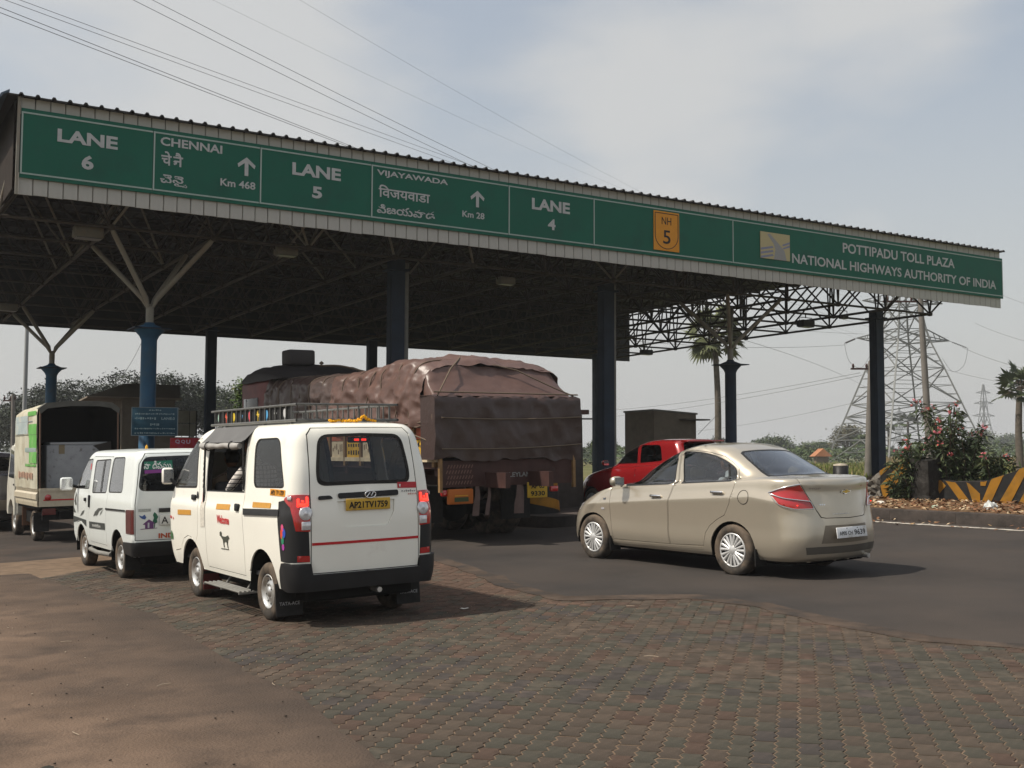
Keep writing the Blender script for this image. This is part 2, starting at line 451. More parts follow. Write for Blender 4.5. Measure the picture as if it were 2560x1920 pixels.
for m in M_PAV:
    me = bpy.data.meshes.new('paver'); me.from_pydata(pgv, [], pgf); me.materials.append(m)
    b = bmesh.new(); b.from_mesh(me); bmesh.ops.recalc_face_normals(b, faces=b.faces[:]); b.to_mesh(me); b.free()
    pmesh.append(me)
U_ROAD = pose(0, 0).to_3x3().col[2]
def in_apron(a, b):
    if not (2.62 < a < 8.55 and -0.5 < b < 17.5): return False
    return a < interp(b, [(2.5, 8.4), (4.95, 8.3), (8.4, 8.4), (9.3, 7.4), (10.4, 7.4), (11.8, 7.8), (14.25, 8.5)]) + 0.15
pav = []
i0 = 0
for i in range(-40, 150):
    for j in range(-10, 106):
        p = pp * (i * PW) + pq * ((j + (0.5 if i % 2 else 0)) * PL) + Vector((-4.0, 3.0, 0))
        c = p + pp * PW / 2 + pq * PL / 2
        a, b = ab_of(c)
        if not in_apron(a, b) or c.y < 4.2: continue
        if abs(c.x) > c.y * 0.50 + 0.4: continue
        pav.append((c.y, p, c, a, b))
rp = random.Random(5)
def pav_mat(a, b):
    n = mnoise.noise(Vector((a * 1.1, b * 1.1, 3))); q = rp.random()
    dust = clamp((b - 8.4) / 2.2, 0, 1) * clamp((a - 4.6) / 1.2, 0, 1)
    if q < dust: return 5 if rp.random() < .75 else 4
    k = n + rp.uniform(-0.45, 0.45)
    if b > 9: k += 0.3
    return 3 if k < -0.48 else 0 if k < 0.0 else 2 if k < 0.28 else 1 if k < 0.42 else 4
def pav_matrix(p, c):
    tx, ty = rp.gauss(0, .006), rp.gauss(0, .006)
    r = Vector((pp.x, pp.y, 0)); f = Vector((pq.x, pq.y, 0)); u = (U_ROAD + r * tx + f * ty).normalized()
    r = (r - u * r.dot(u)).normalized(); f = u.cross(r)
    m = Matrix((r, f, u)).transposed().to_4x4()
    z = gz(c.x, c.y) + 0.0115 + rp.gauss(0, .0011)
    m.translation = Vector((p.x, p.y, 0)); m.translation.z = z - (m @ Vector((PW / 2, PL / 2, 0))).z
    return m
def shown(c):
    px = 1280 + CAM_F * c.x / c.y
    return 0 < px < 2560 and 4.9 < c.y
pav.sort(key=lambda t: t[0])
far = MB(); cnt = 0
for y, p, c, a, b in pav:
    k = pav_mat(a, b); m = pav_matrix(p, c)
    if cnt < 298 and shown(c) and a > 2.85 and b > 1:
        o = link_mesh('paver', pmesh[k], apron); o.matrix_local = m; cnt += 1
    else:
        far.add([m @ Vector(v) for v in pgv], pgf, k)
o = far.build('paver_field', M_PAV, apron, fix=False); o['kind'] = 'stuff'
# sand drifted along the edges of the pavers
dr = ragged([(8.25, 3.2), (8.0, 5.0), (7.66, 5.6), (7.8, 6.7), (8.05, 7.7), (7.95, 8.4), (7.45, 8.8), (6.8, 9.25), (6.95, 10.4), (7.36, 11.8), (8.0, 14.2)], .10, .07, 23, 2.2)
dl = ragged([(8.2, 14.2), (7.62, 11.8), (7.2, 10.4), (7.05, 9.4), (7.6, 9.1), (8.2, 8.65), (8.3, 7.7), (8.05, 6.6), (7.95, 5.6), (8.2, 5.0), (8.4, 3.2)], .10, .07, 29, 2.2)
sheet('sand_drift', dr + dl, 0.0195, mat('drifted_sand', (0.0749, 0.0554, 0.0429), .95, var=.3, vscale=3, dirt=(0.0429, 0.0367, 0.0328), dscale=2.5, dlo=.42, dhi=.6, bump=.5, bscale=50), skirt=.01)

# white edge line and the kerb of the right-hand island
M_LINE = mat('worn_white_line', (0.52, 0.49, 0.43), 0.8, dirt=(0.14, 0.115, 0.095), dscale=7, dlo=0.42, dhi=0.62)
sheet('lane_line', ragged([(17.66, -6), (17.6, 16.9)], .5, .01, 2) + ragged([(17.78, 16.9), (17.84, -6)], .5, .01, 4), 0.027, M_LINE, skirt=0.003)
M_KERB = mat('stained_concrete_kerb', (0.075, 0.062, 0.055), 0.9, var=0.3, vscale=2, dirt=(0.03, 0.027, 0.025), dscale=1.6, dlo=0.4, dhi=0.65, bump=0.4, bscale=30)
kerb = bpy.data.objects.new('kerb', None); COL.objects.link(kerb); kerb['kind'] = 'structure'
bq = -5.0
while bq < 34:
    ln = 1.45
    mb = MB(); mb.rbox((0, 0, 0), (0.17, ln - 0.012, 0.42), 0.018)
    m = pose(18.32 + 0.02 * bq / 10, bq + ln / 2, 1.0); m.translation += Vector((0, 0, 0.03 + rp.uniform(-.006, .006)))
    o = mb.build('kerb_stone', M_KERB, kerb); o.matrix_local = m
    bq += ln
M_SOIL = mat('leaf_littered_soil', (0.105, 0.062, 0.036), 0.95, var=0.35, vscale=5, dirt=(0.16, 0.10, 0.055), dscale=7, dlo=0.42, dhi=0.6, bump=0.8, bscale=25)
rows = []
for i in range(9):
    a = [18.36, 18.9, 19.6, 20.3, 21.0, 21.6, 22.6, 24, 27][i]
    row = []
    for j in range(45):
        b = -5 + j * 0.9
        h = [0.19, 0.215, 0.22, 0.215, 0.215, 0.22, 0.2, 0.12, -0.02][i] + (0.03 * mnoise.noise(Vector((a * 1.3, b * 1.3, 1))) if i else 0)
        row.append(RP(a, b, h))
    rows.append(row)
mb = MB(); mb.grid(rows); island = tag(mb.build('island_soil', M_SOIL), kind='structure')
# fallen leaves and wind-blown litter on the island and along the kerb
M_LEAFS = [mat('dry_leaf_tan', (0.30, 0.20, 0.11), .9), mat('dry_leaf_brown', (0.17, 0.085, 0.045), .9), mat('dry_leaf_pale', (0.42, 0.33, 0.22), .9)]
mb = MB(); rl = random.Random(3)
for k in range(3400):
    a = 18.45 + 3.1 * rl.random() ** 1.1; b = rl.uniform(7, 18.6)
    if rl.random() < .05: a = rl.uniform(17.2, 18.2)
    h = 0.045 if a < 18.24 else 0.25
    c = RP(a, b, h + rl.uniform(0, .02)); s = rl.uniform(.03, .075)
    th = rl.uniform(0, 6.28); d = Vector((cos(th), sin(th), rl.uniform(-.5, .5))).normalized() * s
    q = Vector((-sin(th), cos(th), rl.uniform(-.4, .6))).normalized() * s * .45
    mb.add([c - d, c + q, c + d, c - q], [(0, 1, 2, 3)], rl.choice([0, 1, 1, 1, 0, 2] if b > 14 else [0, 1, 1, 1, 1, 1, 2]))
tag(mb.build('fallen_leaves', M_LEAFS, fix=False), kind='stuff')
# straw and grit scattered over the shoulder
mb = MB()
M_GRIT = [mat('grit_dark', (0.04, 0.032, 0.026), .9), mat('grit_pale', (0.34, 0.28, 0.21), .9)]
for k in range(420):
    a, b = rl.uniform(-3.5, 2.9), rl.uniform(2.5, 13)
    s = rl.uniform(.002, .007) if rl.random() < .93 else rl.uniform(.007, .013)
    mb.rbox(RP(a, b, 0.022 + s * .3), (s * 2.2, s * 1.5, s), s * .3, Matrix.Rotation(rl.uniform(0, 6), 3, 'Z'), 0 if rl.random() < .8 else 1)
for k in range(60):
    a, b = rl.uniform(-3, 8), rl.uniform(2.5, 12); th = rl.uniform(0, 6.28); s = rl.uniform(.03, .07)
    if a > 2.9 and rl.random() < .6: continue
    d = Vector((cos(th), sin(th), 0)) * s
    c = RP(a, b, 0.026); mb.tube([c - d, c + d * .2 + Vector((0, 0, .004)), c + d * .9 + Vector((-d.y, d.x, 0)) * .3], .0022, 4, 1)
tag(mb.build('grit', M_GRIT, fix=False), kind='stuff')
# single pieces of litter that can be told apart
def scrap(name, a, b, h, size, col, label, th, cat='litter'):
    mb = MB(); n = 7; r2 = random.Random(int(a * 100))
    rows = []
    for i in range(4):
        row = []
        for j in range(5):
            x, y = (i / 3 - .5) * size[0], (j / 4 - .5) * size[1]
            row.append(Vector((x + r2.uniform(-.12, .12) * size[0], y + r2.uniform(-.1, .1) * size[1], r2.uniform(0, 1) * size[2] + .004)))
        rows.append(row)
    mb.grid(rows)
    o = mb.build(name, mat(name + '_' + str(int(abs(a * 10 + b))), col, .8, var=.2), None, pose(a, b, th))
    o.location.z += h
    tag(o, label, cat)
scrap('tile_shard', 1.24, 6.05, 0.02, (.10, .07, .012), (0.035, 0.034, 0.028), 'flat dark shard lying on the sandy shoulder near the bottom left', 30, 'shard')
scrap('paper_scrap', 5.75, 9.35, 0.015, (.09, .035, .015), (0.6, 0.58, 0.52), 'small torn paper scrap in the shadow behind the white van', -20, 'paper scrap')
def crumple(name, a, b, size, col, label, cat, seed):
    r2 = random.Random(seed); bm_ = bmesh.new(); bmesh.ops.create_icosphere(bm_, subdivisions=3, radius=1)
    for v in bm_.verts:
        k = 1 + .45 * mnoise.noise(v.co * 2.1 + Vector((seed, 0, 0))) + .2 * mnoise.noise(v.co * 5 + Vector((0, seed, 0)))
        v.co = Vector((v.co.x * size[0] * k, v.co.y * size[1] * k, max(-.2, v.co.z) * size[2] * k))
    me = bpy.data.meshes.new(name); bm_.to_mesh(me); bm_.free(); me.materials.append(mat(name + '_skin', col, .45, var=.2, vscale=14))
    o = link_mesh(name, me, None, pose(a, b, seed * 20)); o.location.z += .235; tag(o, label, cat)
crumple('plastic_bag', 19.7, 12.62, (.17, .12, .13), (0.50, 0.52, 0.50), 'crumpled white plastic bag on the leaf litter below the chevrons', 'plastic bag', 1)
crumple('food_packet', 19.3, 13.55, (.15, .07, .035), (0.42, 0.50, 0.38), 'flattened pale green packet on the leaf litter of the island', 'packet', 2)
crumple('foam_cup', 19.7, 15.15, (.18, .06, .05), (0.6, 0.58, 0.52), 'white foam cup lying on the leaves before the dark stump', 'foam cup', 3)
# ------------------------------------------------------------------ toll canopy
CO = Vector((-9.025, 19.819, 0)); CPSI = radians(31.42)
CAN = Matrix.Translation(CO) @ Matrix.Rotation(CPSI, 4, 'Z')
CL, CDp, CM, CX1, CY1 = 28.75, 19.41, 2.1263, 1.992, 1.6994
ZB, ZSB, ZST, ZT, ZC, ZRB, ZTOP = 6.38, 6.728, 7.914, 8.166, 6.288, 6.07, 7.98
M_FASC = mat('ribbed_grey_fascia', (0.40, 0.39, 0.36), 0.55, var=0.12, vscale=3, dirt=(0.30, 0.28, 0.24), dscale=2.2, dlo=0.5, dhi=0.8, stretch=(1, 1, .25))
M_ROOF = mat('roof_sheet', (0.030, 0.028, 0.027), 0.6, var=0.2, vscale=2)
M_ROOFU = mat('roof_sheet_blue_edge', (0.10, 0.13, 0.17), 0.55, var=0.15)
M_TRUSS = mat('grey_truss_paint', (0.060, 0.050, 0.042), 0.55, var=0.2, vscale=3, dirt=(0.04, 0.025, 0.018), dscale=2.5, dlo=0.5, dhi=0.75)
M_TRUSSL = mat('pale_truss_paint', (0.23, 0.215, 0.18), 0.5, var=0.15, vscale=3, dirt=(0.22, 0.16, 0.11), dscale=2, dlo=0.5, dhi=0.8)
M_BLUE = mat('blue_column_paint', (0.018, 0.075, 0.145), 0.55, var=0.2, vscale=3, dirt=(0.045, 0.07, 0.085), dscale=2.2, dlo=0.5, dhi=0.8)
M_NAVY = mat('navy_column_paint', (0.012, 0.022, 0.040), 0.6, var=0.25, vscale=3)
M_PIPE = mat('grey_drain_pipe', (0.17, 0.165, 0.15), 0.6, var=0.2, vscale=3)
can = thing('toll_canopy', 'long dark roofed toll plaza canopy on blue and navy columns with grey ribbed fascia', 'canopy', CAN)

def can_ground(x, y):
    w = CAN @ Vector((x, y, 0)); return gz(w.x, w.y)
# fascia strips: every rib panel by itself, shared meshes
def fascia_mesh(w, h):
    mb = MB()
    mb.prism([(0.004, 0), (0.016, -0.022), (w - 0.016, -0.022), (w - 0.004, 0), (w - 0.004, 0.012), (0.004, 0.012)], 'z', 0, h)
    return mb.mesh('fascia_panel', M_FASC)
NP = 110; pw = CL / NP
fu = fascia_mesh(pw, ZT - ZST + 0.05); fl = fascia_mesh(pw, ZSB - ZB + 0.05)
rq = random.Random(4)
for k in range(NP):
    for me, z in ((fu, ZST - 0.05), (fl, ZB)):
        o = link_mesh('fascia_panel', me, can)
        o.matrix_local = T(k * pw, rq.uniform(-.004, .004), z + (rq.uniform(-.008, .008) if z == ZB else 0)) @ Matrix.Rotation(rq.uniform(-.004, .004), 4, 'Y')
mb = MB(); mb.box((CL / 2, 0.05, (ZST + ZSB) / 2), (CL, 0.04, ZST - ZSB + .3)); mb.build('fascia_backing', M_TRUSS, can)
# rear fascia (same cladding, seen from inside) and left end cladding
mb = MB(); mb.prism([(0.004, 0), (.03, .03), (.5 - .03, .03), (.496, 0), (.496, -.01), (.004, -.01)], 'z', 0, 8.39 - ZRB)
rme = mb.mesh('rear_fascia_panel', M_ROOF)
for k in range(int(CL / .5)):
    o = link_mesh('rear_fascia_panel', rme, can); o.matrix_local = T(k * .5 + .12, CDp, ZRB)
mb = MB(); mb.prism([(0.004, 0), (.03, -.03), (.97, -.03), (.996, 0), (.996, .01), (.004, .01)], 'z', 0, 1.75)
sme = mb.mesh('end_panel', mat('dark_brown_end_sheet', (.026, .019, .015), .8, var=.25, vscale=3))
mb = MB(); mb.box((CL / 2, CDp - .03, (8.39 + ZRB) / 2), (CL + .2, .02, 8.39 - ZRB)); mb.build('rear_fascia_backing', M_ROOF, can)
for k in range(19):
    o = link_mesh('end_panel', sme, can); o.matrix_local = T(-0.06, k + .15, ZB + .12) @ Matrix.Rotation(pi / 2, 4, 'Z')
mb = MB(); mb.bar((-.02, -.06, ZB - .02), (-.02, -.06, ZT), .05, .05); mb.build('corner_post', M_TRUSSL, can)
# roof sheets: four ribs each, ridges run front to back, eaves overhang with an upturned ridge end
def roof_mesh(w, nrib):
    mb = MB(); prof = []
    p = w / nrib
    for k in range(nrib):
        x = k * p
        prof += [(x, 0), (x + p * .62, 0), (x + p * .72, .045), (x + p * .86, .045), (x + p * .96, 0)]
    prof.append((w, 0))
    y0, y1 = -.16, CDp + .1; z0, z1 = 0.0, .22
    mb.grid([[(x, y0, z0 + z) for x, z in prof], [(x, y1, z1 + z) for x, z in prof]], smooth=False)
    mb.grid([[(x, y1, z1 + z - .012) for x, z in prof], [(x, y0, z0 + z - .012) for x, z in prof]], smooth=False)
    for (x0, a), (x1, c) in zip(prof, prof[1:]):
        mb.add([(x0, y0, a), (x1, y0, c), (x1, y0, c - .03), (x0, y0, a - .03)], [(0, 1, 2, 3)])
    return mb.mesh('roof_sheet', M_ROOF, fix=False)
NS = 26; rme = roof_mesh((CL + .3) / NS, 4)
for k in range(NS):
    o = link_mesh('roof_sheet', rme, can); o.matrix_local = T(-.22 + k * (CL + .3) / NS, 0, ZT + .012)
mb = MB(); mb.prism([(-.2, ZT + .02), (-.2, ZT + .07), (-.34, ZT - .02), (-.46, ZT - .26), (-.43, ZT - .27), (-.31, ZT - .04)], 'y', -.2, CDp)
mb.build('verge_flashing', M_ROOFU, can)
# purlins under the sheets
for k in range(10):
    mb = MB(); y = .35 + k * 2.07
    mb.box((CL / 2, y, ZT - .06 + .22 * y / CDp), (CL, .07, .11)); mb.build('purlin', M_TRUSS, can)
# double-layer space frame
BX = [CX1 + k * CM for k in range(-1, 13)]; BY = [CY1 + j * CM for j in range(9)]
BX = [x for x in BX if -.2 < x < CL]
TX = [BX[0] + (k - .5) * CM for k in range(len(BX) + 1)]; TX = [clamp(x, .12, CL - .15) for x in TX]
TY = [clamp(BY[0] + (j - .5) * CM, .3, CDp - .25) for j in range(10)]
def ztop(y): return ZTOP + .2 * y / CDp
def zbot(y): return ZC - .17 * max(0, y - 8) / 11
for x in BX:
    mb = MB(); mb.tube([(x, BY[0], zbot(BY[0])), (x, BY[4], zbot(BY[4])), (x, BY[-1], zbot(BY[-1]))], .042, 6); mb.build('bottom_chord', M_TRUSS, can)
for y in BY:
    mb = MB(); mb.tube([(BX[0], y, zbot(y)), (BX[-1], y, zbot(y))], .036, 6); mb.build('bottom_chord', M_TRUSS, can)
for x in TX:
    mb = MB(); mb.tube([(x, TY[0], ztop(TY[0])), (x, TY[-1], ztop(TY[-1]))], .036, 6); mb.build('top_chord', M_TRUSS, can)
for y in TY:
    mb = MB(); mb.tube([(TX[0], y, ztop(y)), (TX[-1], y, ztop(y))], .036, 6); mb.build('top_chord', M_TRUSS, can)
diag = []
for i, x in enumerate(BX):
    for j, y in enumerate(BY):
        for di in (0, 1):
            for dj in (0, 1):
                diag.append(((x, y, zbot(y)), (TX[i + di], TY[j + dj], ztop(TY[j + dj]))))
def cam_dist(d):
    w = CAN @ ((Vector(d[0]) + Vector(d[1])) / 2)
    px = 1280 + CAM_F * w.x / max(w.y, .1)
    return w.length + (0 if -200 < px < 2600 else 100)
diag.sort(key=cam_dist)
rest = MB()
for k, (p0, p1) in enumerate(diag):
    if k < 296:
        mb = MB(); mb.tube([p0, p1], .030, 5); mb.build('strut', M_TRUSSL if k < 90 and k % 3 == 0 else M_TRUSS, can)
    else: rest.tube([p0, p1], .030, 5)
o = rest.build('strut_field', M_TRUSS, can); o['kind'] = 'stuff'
for x in BX:
    for y in BY:
        pass
mb = MB()
for x in BX:
    for y in BY: mb.rbox((x, y, zbot(y)), (.15, .15, .13), .04)
o = mb.build('node_connector', M_TRUSS, can); o['kind'] = 'stuff'
# open end frame on the right: hip beam with cross pieces
# round branching columns
def branch_column(x, y, mcol):
    z0 = can_ground(x, y); ztp = 4.34
    mb = MB(); mb.lathe([(.24, z0 - .1), (.24, z0 + .12), (.168, z0 + .14), (.166, ztp - .22), (.21, ztp - .13), (.33, ztp + .0), (.335, ztp + .03), (.12, ztp + .12), (.10, ztp + .16), (0, ztp + .16)], 20, T(x, y, 0))
    mb.build('column', mcol, can)
    mb = MB(); mb.lathe([(.085, ztp + .15), (.085, 4.80), (.06, 4.9), (0, 4.9)], 14, T(x, y, 0)); mb.build('column_neck', M_TRUSSL, can)
    mb = MB(); mb.box((x, y, ztp + .015), (.78, .78, .025)); mb.build('cap_plate', M_NAVY, can)
    for sx in (-.5, .5):
        for sy in (-.5, .5):
            mb = MB(); tx, ty = x + sx * CM, y + sy * CM
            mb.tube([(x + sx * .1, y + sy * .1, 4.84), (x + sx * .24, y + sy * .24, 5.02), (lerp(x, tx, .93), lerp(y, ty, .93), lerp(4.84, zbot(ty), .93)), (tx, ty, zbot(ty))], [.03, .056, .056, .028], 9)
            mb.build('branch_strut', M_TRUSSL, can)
CBX = CX1 + .5 * CM; CBY = CY1 + .5 * CM
branch_column(CBX, CBY, M_BLUE)
branch_column(CBX, CY1 + 6.5 * CM, M_BLUE)
branch_column(19.83, CBY, M_NAVY)
# square navy columns with a grey drain pipe beside them
def post_column(x, y, pipe=True, w=.34):
    z0 = can_ground(x, y)
    mb = MB(); mb.box((x, y, (z0 + ZC) / 2 + .1), (w, w * .9, ZC - z0 + .1)); mb.box((x, y, z0 + .05), (w + .25, w + .25, .12)); mb.box((x, y, ZC - .12), (w + .16, w + .16, .05))
    for s in (-1, 1): mb.box((x + s * (w / 2 + .006), y, (z0 + ZC) / 2), (.016, w * .5, ZC - z0 - .4))
    mb.build('column', M_NAVY, can)
    if pipe:
        mb = MB(); mb.tube([(x + w * .5 + .11, y + .05, z0), (x + w * .5 + .11, y + .05, ZC + .1)], .085, 12); mb.build('drain_pipe', M_PIPE, can)
for x, pipe in ((8.92, True), (15.28, True), (26.2, True)):
    post_column(x, CBY, pipe)
    post_column(x - .06, 18.2, False, .34)

# sign boards along the fascia
M_SIGN = mat('green_sign_sheet', (0.003, 0.098, 0.062), 0.6, var=0.07, vscale=.7, dirt=(0.006, 0.082, 0.055), dscale=1.2)
M_SBORD = mat('sign_border_white', (0.33, 0.40, 0.37), 0.5)
M_LET = mat('sign_lettering_silver', (0.42, 0.43, 0.43), 0.6, var=0.10, vscale=9)
XZ = Matrix(((1, 0, 0, 0), (0, 0, -1, 0), (0, 1, 0, 0), (0, 0, 0, 1)))      # text plane -> canopy front plane
def sign(x0, x1, label, items):
    m = CAN @ T(x0, -.075, ZSB)
    t = thing('sign_board', label, 'sign board', m, 'green boards along the canopy front')
    w, h = x1 - x0, ZST - ZSB
    mb = MB(); mb.box((w / 2, 0.02, h / 2), (w - .006, .03, h + .10)); mb.build('board', M_SIGN, t)
    bw = .028; mb = MB()
    for a, b in (((.0, h - .03), (w, h - .03)), ((.0, .03), (w, .03))): mb.box(((a[0] + b[0]) / 2, .001, a[1]), (w - .01, .012, bw))
    mb.box((.022, .001, h / 2), (bw, .012, h - .06 - bw - .004))
    if x1 > 28: mb.box((w - .022, .001, h / 2), (bw, .012, h - .06 - bw - .004))
    mb.build('border', M_SBORD, t)
    mb = MB()
    for it in items:
        body, (a0, a1), (z0, z1), bold = it[:4]
        put_text(mb, body, T((a0 + a1) / 2 - x0, -.0065, (z0 + z1) / 2 - ZSB) @ XZ, fit=(a1 - a0, z1 - z0), bold=bold)
    if mb.v: mb.build('lettering', M_LET, t, fix=False)
    return t, x0
def arrow(t, x0, cx, z0, z1, w):
    mb = MB(); s = .055
    a, h = cx - x0, z1 - ZSB; lo = z0 - ZSB
    mb.prism([(a - s * .7, lo), (a + s * .7, lo), (a + s * .7, h - .10), (a + w / 2 - .02, h - .20), (a + w / 2, h - .13), (a, h + .02), (a - w / 2, h - .13), (a - w / 2 + .02, h - .20), (a - s * .7, h - .10)], 'y', -.010, -.0062)
    mb.build('arrow', M_LET, t)
B = .036
DV = [0.02, 2.38, 4.504, 6.965, 10.416, 12.828, 17.328, 28.80]
sign(DV[0], DV[1], 'green board reading LANE 6 at the near end of the canopy', [('LANE', (.645, 1.72), (7.43, 7.675), B), ('6', (1.08, 1.295), (6.975, 7.245), B)])
t, x0 = sign(DV[1], DV[2], 'green board reading CHENNAI Km 468 with an upward arrow', [('CHENNAI', (2.515, 3.725), (7.645, 7.815), .026), ('Km 468', (3.70, 4.415), (7.005, 7.16), .022)])
arrow(t, x0, 4.225, 7.27, 7.63, .37)
def half_letter(body, xcut):
    me = text_mesh(body, 1.0, .02); b = bmesh.new(); b.from_mesh(me)
    x0, x1, y0, y1 = text_dims(me)
    bmesh.ops.bisect_plane(b, geom=b.verts[:] + b.edges[:] + b.faces[:], plane_co=(lerp(x0, x1, xcut), 0, 0), plane_no=(1, 0, 0), clear_outer=True)
    vs = [v.co.copy() for v in b.verts]; b.verts.index_update(); fs = [tuple(v.index for v in f.verts) for f in b.faces]
    b.free(); bpy.data.meshes.remove(me); return vs, fs, (x0, y0, x1, y1)
mb = MB()
M0 = T(2.64 - x0, -.0065, 7.39 - ZSB) @ XZ
put_text(mb, 'चे', T(2.635 - x0, -.0065, 7.40 - ZSB) @ XZ, fit=(.20, .275), bold=.018)
put_text(mb, 'नै', T(2.86 - x0, -.0065, 7.40 - ZSB) @ XZ, fit=(.19, .275), bold=.018)
vs, fs, bb = half_letter('न', .62)
sc = .15; mb.add([T(2.765 - x0, -.0075, 7.262 - ZSB) @ XZ @ Vector(((v.x - bb[0]) * sc * 1.3, (v.y - bb[1]) * sc, v.z)) for v in vs], fs)
put_text(mb, 'చె', T(2.635 - x0, -.0065, 6.995 - ZSB) @ XZ, fit=(.22, .17), bold=.02)
put_text(mb, 'నై', T(2.87 - x0, -.0065, 6.975 - ZSB) @ XZ, fit=(.22, .20), bold=.02)
put_text(mb, '్న'[1:], T(3.0 - x0, -.0065, 6.90 - ZSB) @ XZ, fit=(.09, .075), bold=.02)
mb.build('script_lettering', M_LET, t, fix=False)
sign(DV[2], DV[3], 'green board reading LANE 5 between CHENNAI and VIJAYAWADA', [('LANE', (5.19, 6.265), (7.435, 7.695), B), ('5', (5.63, 5.85), (7.0, 7.25), B)])
t, x0 = sign(DV[3], DV[4], 'green board reading VIJAYAWADA Km 28 with an upward arrow', [('VIJAYAWADA', (7.095, 8.83), (7.655, 7.81), .026), ('Km 28', (9.2, 9.775), (7.02, 7.165), .022)])
arrow(t, x0, 9.59, 7.28, 7.64, .36)
mb = MB()
put_text(mb, 'िवजयवाडा', T(7.76 - x0, -.0065, 7.355 - ZSB) @ XZ, fit=(1.24, .27), bold=.018)
put_text(mb, 'విజయవాడ', T(7.805 - x0, -.0065, 6.965 - ZSB) @ XZ, fit=(1.40, .20), bold=.02)
mb.build('script_lettering', M_LET, t, fix=False)
sign(DV[4], DV[5], 'green board reading LANE 4 beside the highway shield board', [('LANE', (11.055, 12.135), (7.42, 7.69), B), ('4', (11.505, 11.72), (6.985, 7.245), B)])
t, x0 = sign(DV[5], DV[6], 'plain green board carrying the amber NH 5 shield', [])
M_AMB = mat('amber_shield', (0.60, 0.25, 0.016), 0.5, var=.05)
mb = MB(); mb.box((15.085 - x0, -.014, 7.33 - ZSB), (.82, .02, 1.0)); mb.build('shield_plate', M_AMB, t)
mb = MB()
out = [(-.37, .45), (.37, .45), (.37, -.12)] + [(.37 * cos(a), -.12 - .33 * sin(a)) for a in [pi * k / 12 for k in range(1, 12)]] + [(-.37, -.12)]
for p, q in zip(out, out[1:] + out[:1]): mb.bar((15.085 - x0 + p[0], -.0265, 7.33 - ZSB + p[1]), (15.085 - x0 + q[0], -.0265, 7.33 - ZSB + q[1]), .018, .004, up=(0, 1, 0))
put_text(mb, 'NH', T(15.08 - x0, -.0262, 7.59 - ZSB) @ XZ, fit=(.31, .19), bold=.006)
put_text(mb, '5', T(15.09 - x0, -.0262, 7.18 - ZSB) @ XZ, fit=(.24, .35), bold=.01)
mb.build('shield_print', M_INK, t, fix=False)
t, x0 = sign(DV[6], DV[7], 'longest green board, naming POTTIPADU TOLL PLAZA, at the far end', [('POTTIPADU TOLL PLAZA', (21.5, 26.42), (7.43, 7.715), .02), ('NATIONAL HIGHWAYS AUTHORITY OF INDIA', (19.5, 28.44), (6.945, 7.215), .02)])
# road emblem panel: cream field, grey road sweeping up, blue-grey lanes crossing
lx, lz = 18.86 - x0, 7.335 - ZSB
mb = MB(); mb.box((lx, -.012, lz), (1.09, .018, .72)); mb.build('emblem_panel', mat('emblem_cream', (0.42, 0.36, 0.20), .6), t)
mb = MB()
mb.add([(lx + x, -.0225, lz + z) for x, z in ((-.30, .30), (-.20, .33), (.10, .10), (.34, -.10), (.42, -.36), (-.06, -.36), (0, -.1), (-.06, .06))], [tuple(range(8))])
mb.build('emblem_road', mat('emblem_grey', (0.27, 0.27, 0.27), .6), t, fix=False)
mb = MB()
for k in range(3):
    z = -.03 - .11 * k
    mb.add([(lx - .54, -.0235, lz + z - .055), (lx - .1, -.0235, lz + z + .03), (lx - .07, -.0235, lz + z - .02), (lx - .54, -.0235, lz + z - .115)], [(0, 1, 2, 3)])
    if k < 2: mb.add([(lx + .26 + .02 * k, -.0235, lz + .07 - .09 * k), (lx + .54, -.0235, lz + .17 - .09 * k), (lx + .54, -.0235, lz + .11 - .09 * k), (lx + .28, -.0235, lz + .03 - .09 * k)], [(0, 1, 2, 3)])
mb.build('emblem_lanes', mat('emblem_blue_grey', (0.20, 0.21, 0.30), .6), t, fix=False)

# floodlights hung below the frame
M_LAMPB = mat('lamp_housing', (0.16, 0.15, 0.125), 0.5, var=.1, dirt=(.2, .15, .1), dscale=6)
M_LAMPD = mat('lamp_housing_dark', (0.05, 0.05, 0.05), 0.6)
M_LGLASS = mat('lamp_glass', (0.10, 0.10, 0.095), 0.3)
def flood(x, y, z, label, m, s=1.0, rz=0):
    t = thing('floodlight', label, 'floodlight', CAN @ T(x, y, z) @ Matrix.Rotation(rz, 4, 'Z'), 'floodlights under the canopy frame')
    mb = MB(); mb.rbox((0, 0, -.02), (.50 * s, .30 * s, .20 * s), .03); mb.build('housing', m, t)
    mb = MB(); mb.box((0, -.02, -.127 * s), (.42 * s, .24 * s, .02)); mb.build('lamp_glass', M_LGLASS, t)
    mb = MB(); mb.tube([(-.27 * s, 0, 0), (-.27 * s, 0, .18), (.27 * s, 0, .18), (.27 * s, 0, 0)], .014, 6); mb.tube([(0, 0, .18), (0, 0, .30)], .02, 6); mb.build('bracket', M_TRUSS, t)
flood(1.62, 2.1, 6.22, 'pale floodlight above the branching blue column, nearest the LANE 6 board', M_LAMPB, 1.15)
flood(1.60, 14.2, 6.05, 'pale floodlight above the rear blue column at the left edge', M_LAMPB, 1.0)
flood(5.9, 2.2, 6.28, 'pale floodlight below the LANE 5 board', M_LAMPB, 1.0)
flood(11.9, 2.5, 6.16, 'floodlight in the dark under the LANE 4 board', M_LAMPB, .9)
flood(24.9, 4.6, 6.12, 'dark floodlight under the frame left of the tallest right column', M_LAMPD, 1.1)
flood(25.9, 14.4, 5.98, 'dark floodlight low under the frame near its rear right corner', M_LAMPD, 1.0)
flood(24.6, 2.7, 6.12, 'small dark lamp just left of the right-hand navy column', M_LAMPD, .6)
